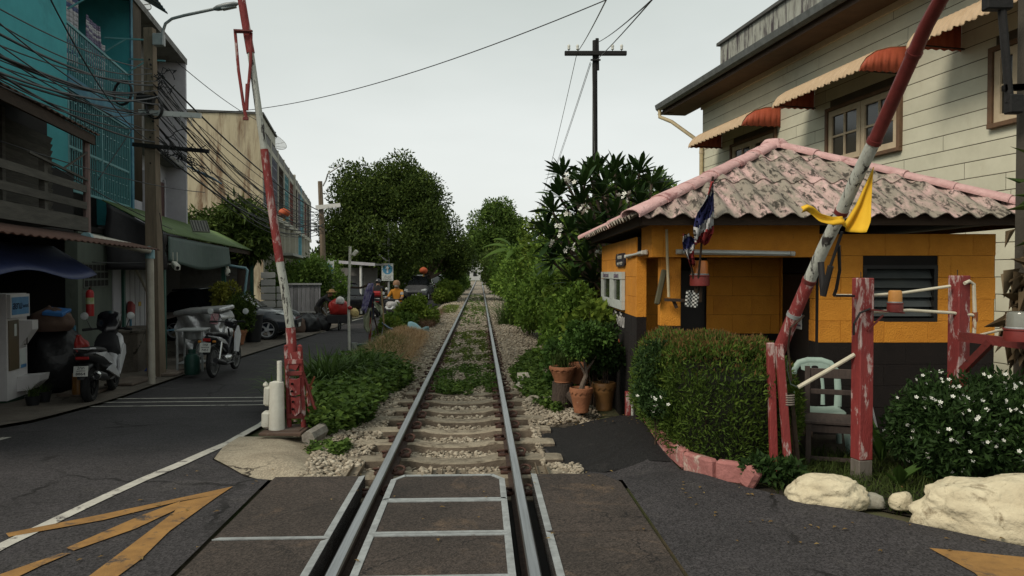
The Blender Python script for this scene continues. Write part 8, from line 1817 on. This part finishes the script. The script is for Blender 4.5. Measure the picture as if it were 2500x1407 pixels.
def sack(name, label, c, r, mat, seed, group='bags heaped along the kerb'):
    from mathutils import noise
    bm = bmesh.new(); bmesh.ops.create_icosphere(bm, subdivisions=4, radius=1.0)
    for v in bm.verts:
        p = v.co.copy(); f_ = 1 + .10 * noise.noise(p * 2 + Vector((seed, 0, 0))) + .05 * math.sin(9 * math.atan2(p.y, p.x) + 5 * p.z) * max(0, p.z + .2); q = p * f_; nk = max(0, p.z - .55) * 1.5
        v.co = Vector((q.x * r[0] * (1 - .75 * nk), q.y * r[1] * (1 - .75 * nk), (max(q.z, -.6) + .6) * r[2] * .72))
    me = bpy.data.meshes.new(name); bm.to_mesh(me); bm.free(); me.materials.append(mat); smoothen(me, True); o = bpy.data.objects.new(name, me); put(o); o.location = c; return tag(o, label, 'bag', group)
M_BAGB = pm('black_bag_film', (.014, .014, .016), None, 8, .35, bump=.7, bscale=9); M_BAGR = pm('red_bag_film', (.36, .025, .02), (.28, .02, .018), 6, .4, bump=.5, bscale=9)
sack('sack', 'large red bag tied on the hand cart', (cx_ + .72, cy_ - .15, .13), (.36, .28, .50), M_BAGR, 1)
sack('sack', 'white bag on top of the red bag', (cx_ + .80, cy_ - .35, .50), (.15, .13, .22), pm('bag_white', (.58, .56, .54)), 2); sack('sack', 'yellow bag at the right of the hand cart', (cx_ + 1.22, cy_ - .1, .05), (.16, .16, .26), pm('bag_cream', (.50, .38, .16), None, 6), 3)
sack('sack', 'black bin bag nearest the stooping person', (-6.531,25.724,-0.420), (.36, .34, .52), M_BAGB, 4); sack('sack', 'larger black bin bag in the middle of the heap', (-6.746,25.024,-0.420), (.42, .36, .56), M_BAGB, 5); sack('sack', 'brown sack at the left end of the heap', (-7.055,24.684,-0.420), (.34, .32, .52), pm('brown_sack', (.12, .075, .055), (.08, .05, .04), 6, .8, bump=.5, bscale=10), 6)

# ------------------------------------------------------------------ cars (local: y forward)
def car(label, loc, rz, paint, kind='hatch', group='cars along the street'):
    t = local_thing('parked_car', label, 'car', loc, rz, group=group); h = {'hatch': 1.48, 'suv': 1.75}[kind]; b = h * .62
    m_ = MB(); rings = []
    for (y, w, z0, z1) in ((2.02, .55, .42, .62), (1.95, .74, .28, .72), (1.75, .82, .22, .80), (1.2, .85, .20, b - .02), (.75, .86, .20, b + .04), (-.4, .87, .20, b + .06), (-1.5, .86, .22, b + .05), (-1.95, .80, .30, b - .05), (-2.05, .66, .40, b - .2)):
        zc, hh = (z0 + z1) / 2, (z1 - z0) / 2; rings.append([(w * math.copysign(abs(math.cos(a)) ** .45, math.cos(a)), y, zc + hh * math.copysign(abs(math.sin(a)) ** .5, math.sin(a))) for a in [6.28319 * k / 20 for k in range(20)]])
    m_.ring_loft(rings); m_.obj('body', paint, t, smooth=45)
    m_ = MB(); rings = []
    for (y, w, z1, wt) in ((.98, .74, b + .03, .70), (.35, .75, h - .10, .60), (.05, .75, h - .02, .60), (-.9, .75, h, .60), (-1.5, .74, h - .08, .58), (-1.9, .70, b + .03, .62)):
        rings.append([(-w, y, b), (-wt, y, z1 - .03), (-wt * .8, y, z1), (wt * .8, y, z1), (wt, y, z1 - .03), (w, y, b)])
    m_.ring_loft(rings); m_.obj('cabin_glass', glassm('car_glass', (.012, .014, .016), .06), t, smooth=30)
    blob([(.25, h - .03, .56, .03), (-.4, h + .012, .60, .03), (-1.45, h - .03, .56, .03)], e=4).obj('roof', paint, t, smooth=40)
    for e in (-1, 1):
        for y in (1.28, -1.28): wheel(t, y, .31, .19, 5, M_SILV, x=e * .80, rimr=.70); m_ = MB(); m_.lathe([(.335, -.02), (.35, 0), (.335, .02)], 24, (e * .865, y, .31), Matrix.Rotation(R(90), 3, 'Y')); m_.obj('wheel_arch', M_BLKP, t)
        m_ = MB(); m_.prism([(e * .50, 1.96, .66), (e * .76, 1.80, .70), (e * .80, 1.48, .80), (e * .70, 1.62, .83), (e * .48, 1.90, .76)], (0, .02, .012)); m_.obj('headlight', M_LAMPC, t)
        m_ = MB(); m_.box((e * .74, -1.98, b - .12), (.16, .08, .2), None, .02); m_.obj('tail_light', M_TAILR, t)
        m_ = MB(); m_.box((e * .94, .72, b + .08), (.16, .10, .12), None, .03); m_.obj('door_mirror', paint, t)
        m_ = MB(); m_.box((e * .872, .1, b - .10), (.012, .14, .03)); m_.obj('door_handle', M_CHROME, t)
        m_ = MB(); m_.bar((e * .868, -.32, .35), (e * .868, -.32, b), .006, .012); m_.obj('door_seam', M_DARKIN, t)
    m_ = MB(); m_.box((0, 2.03, .50), (.9, .05, .16), None, .02); m_.obj('grille', M_BLKP, t); m_ = MB(); m_.box((0, 2.06, .40), (.34, .012, .11)); m_.obj('number_plate', pm('plate_white', (.62, .62, .58)), t); return t
M_CARB = pm('dark_blue_paint', (.022, .028, .042), None, 3, .18, spec=.7)
car('dark blue hatchback nosing out beyond the stall', (-8.45, 22.6, -.40), R(-84), M_CARB); car('black hatchback parked beyond the hand cart', (-7.9, 36.5, -.42), R(-62), M_GLOSS)
car('grey car coming down the street in the distance', (-6.7, 55, -.42), R(176), pm('car_grey', (.10, .10, .105), None, 3, .25), 'suv'); car('dark pick-up shaped car under the far trees', (-6.4, 62, -.42), R(170), M_GLOSS, 'suv')

# ------------------------------------------------------------------ fence, gate, shelter, greenery left of the road
fn_ = thing('corrugated_fence', 'grey corrugated metal fence panel behind the bin bags', 'fence', (-7.529,27.000,-0.842))
fx0, fx1 = -8.025, -6.829; n = 16
for i in range(n):
    m = MB(); x = fx0 + (fx1 - fx0) * (i + .5) / n; m.box((x, 27 + (.012 if i % 2 else 0), .38), ((fx1 - fx0) / n - .008, .015, 1.5)); m.obj('sheet_rib', pm('fence_tin', (.20, .20, .21), (.15, .15, .16), 4, .5, vary=.35), fn_)
m = MB(); m.box(((fx0 + fx1) / 2, 26.96, 1.15), (fx1 - fx0 + .1, .06, .06)); m.box(((fx0 + fx1) / 2, 26.96, .15), (fx1 - fx0, .05, .05)); m.obj('rail', M_GALV, fn_)
gx = thing('slatted_gate', 'white horizontal slatted gate beside the stall', 'gate', (-8.049,25.000,0.015))
for i, (a, b_) in enumerate(((637, 672), (674, 690))):
    for k in range(7):
        if i and k > 4: continue
        x0, x1 = (a - 1250) / 1850 * 25, (b_ - 1250) / 1850 * 25; z = -.05 + k * .235; m = MB(); m.box(((x0 + x1) / 2, 25 + .05 * i, z + .105), (x1 - x0, .03, .205), None, .006); m.obj('slat', pm('gate_white', (.46, .45, .43), (.38, .37, .35), 4, .7, c3=(.06, .055, .05), s3=2.2, cut=(.62, .66), stretch=(.5, 1, 3), vary=.06), gx)
sh_ = thing('shelter', 'open lean-to shelter with white fascia under the big tree', 'shelter', (-8.4, 38, -.4))
m = MB(); m.box((-7.7, 38, 2.02), (2.3, 4.0, .08), (0, R(4), 0)); m.obj('roof', M_GREYW, sh_); m = MB(); m.box((-7.7, 35.97, 2.02), (2.4, .05, .14), (0, R(4), 0)); m.obj('fascia', M_LILAC, sh_)
m = MB(); m.tube([(-7.2, 36.1, -.4), (-7.2, 36.1, 1.95)], .06, 8); m.obj('post', M_WARM, sh_); m = MB(); m.box((-8.0, 37.2, .45), (1.5, .08, 1.9)); m.obj('wall', M_GREYW, sh_); m = MB(); m.box((-9.2, 39.9, .7), (4.2, .1, 2.2)); m.obj('wall', M_GREYW, sh_)
kk = dict(group='bushes left of the road', cat='bush')
bush('leafy bush over the corrugated fence', (-8.3, 29.2, 1.15), (1.5, 1.2, 1.25), 9000, .13, .036, LF_WEED, 600, 34, **kk); bush('dark bush behind the round blue sign', (-7.9, 32.0, .9), (1.0, 1.2, 1.5), 6500, .13, .036, LF_BANK, 602, 30, **kk)
bush('yellow-green climber beside the green post', (-7.75, 20.6, .75), (.34, .5, 1.0), 3600, .09, .026, leafm('lime_leaf', (.09, .10, .015), (.19, .19, .03), (.32, .31, .06)), 604, 20, .2, **kk)
bush('dark potted shrub beside the blue hatchback', (-7.45, 20.5, .35), (.42, .42, .75), 3600, .10, .02, LF_TREE, 606, 20, .24, **kk)
bush('dense dark bush under the big tree', (-10.5, 44, .9), (3.2, 2.4, 1.9), 9000, .2, .05, LF_TREE, 608, 40, **kk); bush('long dark hedge below the far trees', (-8.9, 60, .8), (2.4, 7, 1.8), 8000, .24, .06, LF_TREE, 610, 44, **kk)
bush('hedge behind the far end of the street', (-8.8, 78, 1.0), (2.2, 8, 2.2), 6000, .3, .08, LF_BANK, 612, 40, **kk); bush('low hedge right of the far cars', (-5.3, 74, .4), (1.1, 7, 1.3), 5000, .24, .06, LF_BANK, 614, 34, **kk)
big_tree('drooping mango tree over the stall roof', (-11.0, 29, -.4), [((-10.2, 28.2, 3.15), (1.2, 1.2, 1.05), 1.0), ((-11.6, 28.6, 3.0), (1.0, 1.1, 1.0), .6), ((-9.6, 28.2, 2.6), (.8, .9, .8), .5)], 620, LF_TREE, 9000, .34, .042, 40, .42, group=None, trunk_r=.14, droop=.7, name='mango_tree')
pot('terracotta pot under the dark shrub by the hatchback', (-7.35, 20.3, -.37), .22, .40, M_TERRA)
t = thing('bin', 'black tapered bin beside the terracotta pot', 'bin', (-7.25, 21.2, -.37)); m = MB(); m.lathe([(0, 0), (.20, 0), (.27, .72), (.29, .72), (.29, .76), (0, .76)], 16, (-7.25, 21.2, -.37)); m.obj('tub', M_BLKP, t, smooth=35)
mt = thing('meter_post', 'old tree stump post with grey conduit and meter box', 'post', (-8.092,23.000,-0.110)); m = MB(); m.tube([(-8.241,23.000,-0.110), (-8.210,23.000,0.762), (-8.178,23.000,1.694)], [.15, .13, .16], 9); m.obj('stump', pm('bark', (.09, .065, .05)), mt, smooth=40)
m = MB(); m.tube([(-8.064,22.800,0.793), (-7.959,22.800,1.632), (-8.008,22.800,1.693), (-8.562,22.800,1.779)], .04, 8); m.obj('conduit', pm('pale_blue_pvc', (.20, .34, .38)), mt, smooth=40); m = MB(); m.box((-8.035,22.750,0.697), (.16, .10, .24), None, .01); m.obj('meter', M_WHPT, mt)

# ------------------------------------------------------------------ kerbside clutter
M_FOIL = pm('silver_foil', (.46, .46, .46), (.25, .25, .26), 5, .3, metal=.6, bump=.9, bscale=7)
fc = thing('covered_cart', 'food cart wrapped in crumpled silver foil sheet', 'cart', (-6.75, 16.4, -.36))
m = MB(); g = G_(700); m.grid(lambda u, v: (-7.2 + .95 * u + .03 * math.sin(v * 17), 16.2 + .04 * math.sin(u * 13 + v * 9), -.2 + .90 * v + .03 * math.sin(u * 9)), 16, 12, (0, .75, 0)); m.obj('foil_cover', M_FOIL, fc, smooth=60)
m = MB(); m.box((-6.72, 16.55, .74), (1.02, .85, .10), (R(3), R(-4), 0), .03); m.obj('foil_top', M_FOIL, fc); m = MB(); m.box((-6.33, 16.1, .58), (.16, .02, .22), (0, R(8), 0)); m.obj('pink_sticker', pm('pink_print', (.45, .12, .16), (.5, .4, .4), 20, .6), fc)
wheel(fc, 15.95, .24, .05, 14, M_GALV, x=-6.62, z=-.08)
tb2 = local_thing('steel_table', 'small steel wash table with sink in front of the foil cart', 'table', (-6.30, 14.95, -.36), R(10))
m = MB(); m.box((0, 0, .80), (.52, .62, .03), None, .005); m.obj('top', M_GALV, tb2); m = MB(); m.lathe([(0, .60), (.14, .62), (.19, .79)], 14); m.obj('sink', M_STEELF, tb2, smooth=40)
for x in (-.23, .23):
    for y in (-.28, .28): m = MB(); m.box((x, y, .39), (.035, .035, .78)); m.obj('leg', M_GALV, tb2)
m = MB(); m.box((0, 0, .16), (.44, .52, .02)); m.obj('shelf', M_GALV, tb2)
br = thing('broom', 'blue plastic broom leaning on the concrete pole', 'broom', (-7.049,14.882,-0.420)); b0 = Vector((-7.178,15.122,-0.420)); m = MB(); m.tube([b0 + Vector((0, -.12, .10)), (b0.x + .0, b0.y + .05, .62), (b0.x - .01, b0.y + .12, .95)], .012, 8); m.obj('handle', pm('handle_blue_white', (.30, .34, .42), (.05, .12, .40), 3, .5, stretch=(1, 1, .5)), br)
m = MB(); m.prism([b0 + Vector(p) for p in ((-.03, -.14, .12), (.03, -.14, .12), (.13, -.16, -.02), (.16, -.16, -.04), (-.12, -.16, -.0))], (0, -.04, 0)); m.obj('brush_head', pm('broom_blue', (.03, .07, .33), None, 9, .6), br)
gc = thing('gas_cylinder', 'small dark green gas cylinder behind the black motorcycle', 'gas cylinder', (-6.05, 14.3, -.36)); m = MB(); m.lathe([(0, 0), (.13, 0), (.14, .04), (.14, .30), (.10, .38), (.04, .40), (0, .40)], 16, (-6.05, 14.3, -.36)); m.obj('shell', pm('dark_green_steel', (.015, .06, .045), None, 5, .5), gc, smooth=40); m = MB(); m.lathe([(.07, .40), (.07, .47), (.06, .47), (.06, .40)], 12, (-6.05, 14.3, -.36)); m.obj('collar', pm('dark_green_steel', (.015, .06, .045)), gc)
def clutter(v, u, z): return ROW_M @ Vector((v, u, z))
sack('sack', 'red plastic bag hung behind the white scooter', clutter(.35, 12.65, .05), (.17, .15, .42), M_BAGR, 11, 'clutter by the vending machine'); sack('sack', 'brown bundle stacked beside the vending machine', clutter(.0, 12.5, .62), (.34, .24, .34), pm('brown_sack', (.12, .075, .055)), 12, 'clutter by the vending machine'); sack('sack', 'dark heap of covered goods behind the white scooter', clutter(-.1, 12.75, GZ), (.55, .42, 1.05), M_BAGB, 13, 'clutter by the vending machine')
m = MB(); c = clutter(.1, 12.45, .93); m.box(c, (.30, .42, .06), (R(8), R(6), R(14)), .01); m.obj('blue_packet', pm('packet_blue', (.04, .16, .42), None, 5, .4), None, label='bright blue packet lying on the brown bundle', cat='packet')
m = MB(); c = clutter(.55, 12.0, -.34); m.lathe([(0, 0), (.09, 0), (.085, .32), (.05, .36), (0, .36)], 14, c); m.obj('orange_canister', pm('amber_plastic', (.28, .13, .03), None, 5, .4), None, smooth=40, label='amber plastic canister on the pavement beside the vending machine', cat='canister')
m = MB(); c = clutter(.1, 13.25, .1); m.tube([c, c + Vector((-.05, .05, .55))], .03, 8); m.obj('blue_tube', pm('blue_pvc', (.07, .20, .30)), None, smooth=40, label='blue tube standing behind the white scooter seat', cat='tube')
for i, u in enumerate((10.95, 11.35)):
    c = clutter(.30, u, -.36); t = thing('small_black_pot', ['left of two small black plant pots below the vending machine', 'right of two small black plant pots below the vending machine'][i], 'plant pot', c, group='small black pots'); m = MB(); m.lathe([(0, 0), (.07, 0), (.10, .17), (.105, .17), (.09, .15), (0, .15)], 14, c); m.obj('pail', M_BLKP, t, smooth=35)
    V, F = blades(np.array([[c.x, c.y, c.z + .15]] * 60) + G_(800 + i).normal(size=(60, 3)) * np.array([.03, .03, 0]), .17, .004, G_(810 + i), .8); npobj('sprouts', V, F, LF_TREE, t)
m = MB(); m.tube([(-6.274,11.781,-0.409), (-6.306,12.241,-0.419), (-6.281,12.661,-0.420), (-6.473,13.602,-0.420)], .012, 6); m.obj('water_hose', pm('grey_hose', (.18, .2, .22), None, 5, .5), None, smooth=True, label='grey hose lying on the pavement by the scooter', cat='hose')
# near pole cut by the right edge, with dry palm leaves hanging beside it
M_DPOLE = pm('dark_concrete', (.075, .065, .05), (.05, .043, .034), 4, .9, bump=.3)
ep = thing('utility_pole', 'dark concrete pole cut by the right edge of the picture', 'utility pole', (4.501, 6.6, -.1)); m = MB(); m.box((4.508, 6.6, 2.6), (.16, .16, 5.6)); m.obj('shaft', M_DPOLE, ep); m = MB(); m.tube([(4.171,6.500,3.819), (4.248,6.500,3.021)], .034, 8); m.obj('conduit', M_TAR, ep)
for c_, d_ in (((4.283,6.500,3.003), (.12, .10, .16)), ((4.132,6.500,3.860), (.22, .1, .12))): m = MB(); m.box(c_, d_, None, .01); m.obj('junction_box', M_TAR, ep); m = MB(); m.bar((4.194,6.500,3.142), (4.369,6.500,3.149), .05, .05); m.obj('bracket', M_TAR, ep)
dpm = thing('dry_palm', 'palm with drooping dry brown leaves at the right edge', 'palm', (4.307, 6.3, .9))
def fronds(P0, n, l, w, seed, up, droop, mat, name):
    g = G_(seed); a = g.uniform(2.2, 4.4, n); d = np.stack([np.cos(a), -np.abs(np.sin(a)) * .4, np.full(n, up) + g.normal(size=n) * .35], 1); V, F = leaves(np.array([P0] * n) + g.normal(size=(n, 3)) * np.array([.03, .05, .22]), d, np.full(n, l), w, g, droop, .6); npobj(name, V, F, mat, dpm)
fronds((4.299,6.300,1.383), 70, .26, .030, 820, -.7, .9, leafm('dead_palm', (.05, .035, .02), (.13, .09, .05), (.28, .22, .14)), 'dead_leaves'); fronds((4.297,6.200,2.155), 7, .34, .016, 822, .05, .4, leafm('palm_green', (.02, .04, .01), (.05, .08, .02), (.10, .10, .03)), 'green_leaves')
m = MB(); m.tube([(4.351, 6.35, -.1), (4.341, 6.35, 1.1), (4.365, 6.35, 2.2)], .05, 8); m.obj('stem', M_TIMB, dpm)
# fallen leaves and litter scattered on the crossing and along its edges
def litter():
    g = G_(900); n = 150; x = np.concatenate([g.uniform(-2.6, .9, 50), g.uniform(1.2, 3.2, 60), g.uniform(.4, 1.35, 40)]); y = np.concatenate([g.uniform(3.5, 6.2, 50), g.uniform(4.2, 5.6, 60), g.uniform(7.9, 8.5, 40)])
    P = np.stack([x, y, np.array([max(HZ(a, b), -.05) for a, b in zip(x, y)]) + .012], 1); a = g.uniform(0, 6.28, n)
    V, F = leaves(P, np.stack([np.cos(a), np.sin(a), np.full(n, .05)], 1), np.full(n, .035), .009, g, .3, .1)
    npobj('fallen_leaves', V, F, leafm('fallen_leaf', (.10, .06, .025), (.22, .14, .05), (.40, .30, .12)), kind='stuff', label='few dry leaves scattered over the asphalt', cat='leaves')
litter()
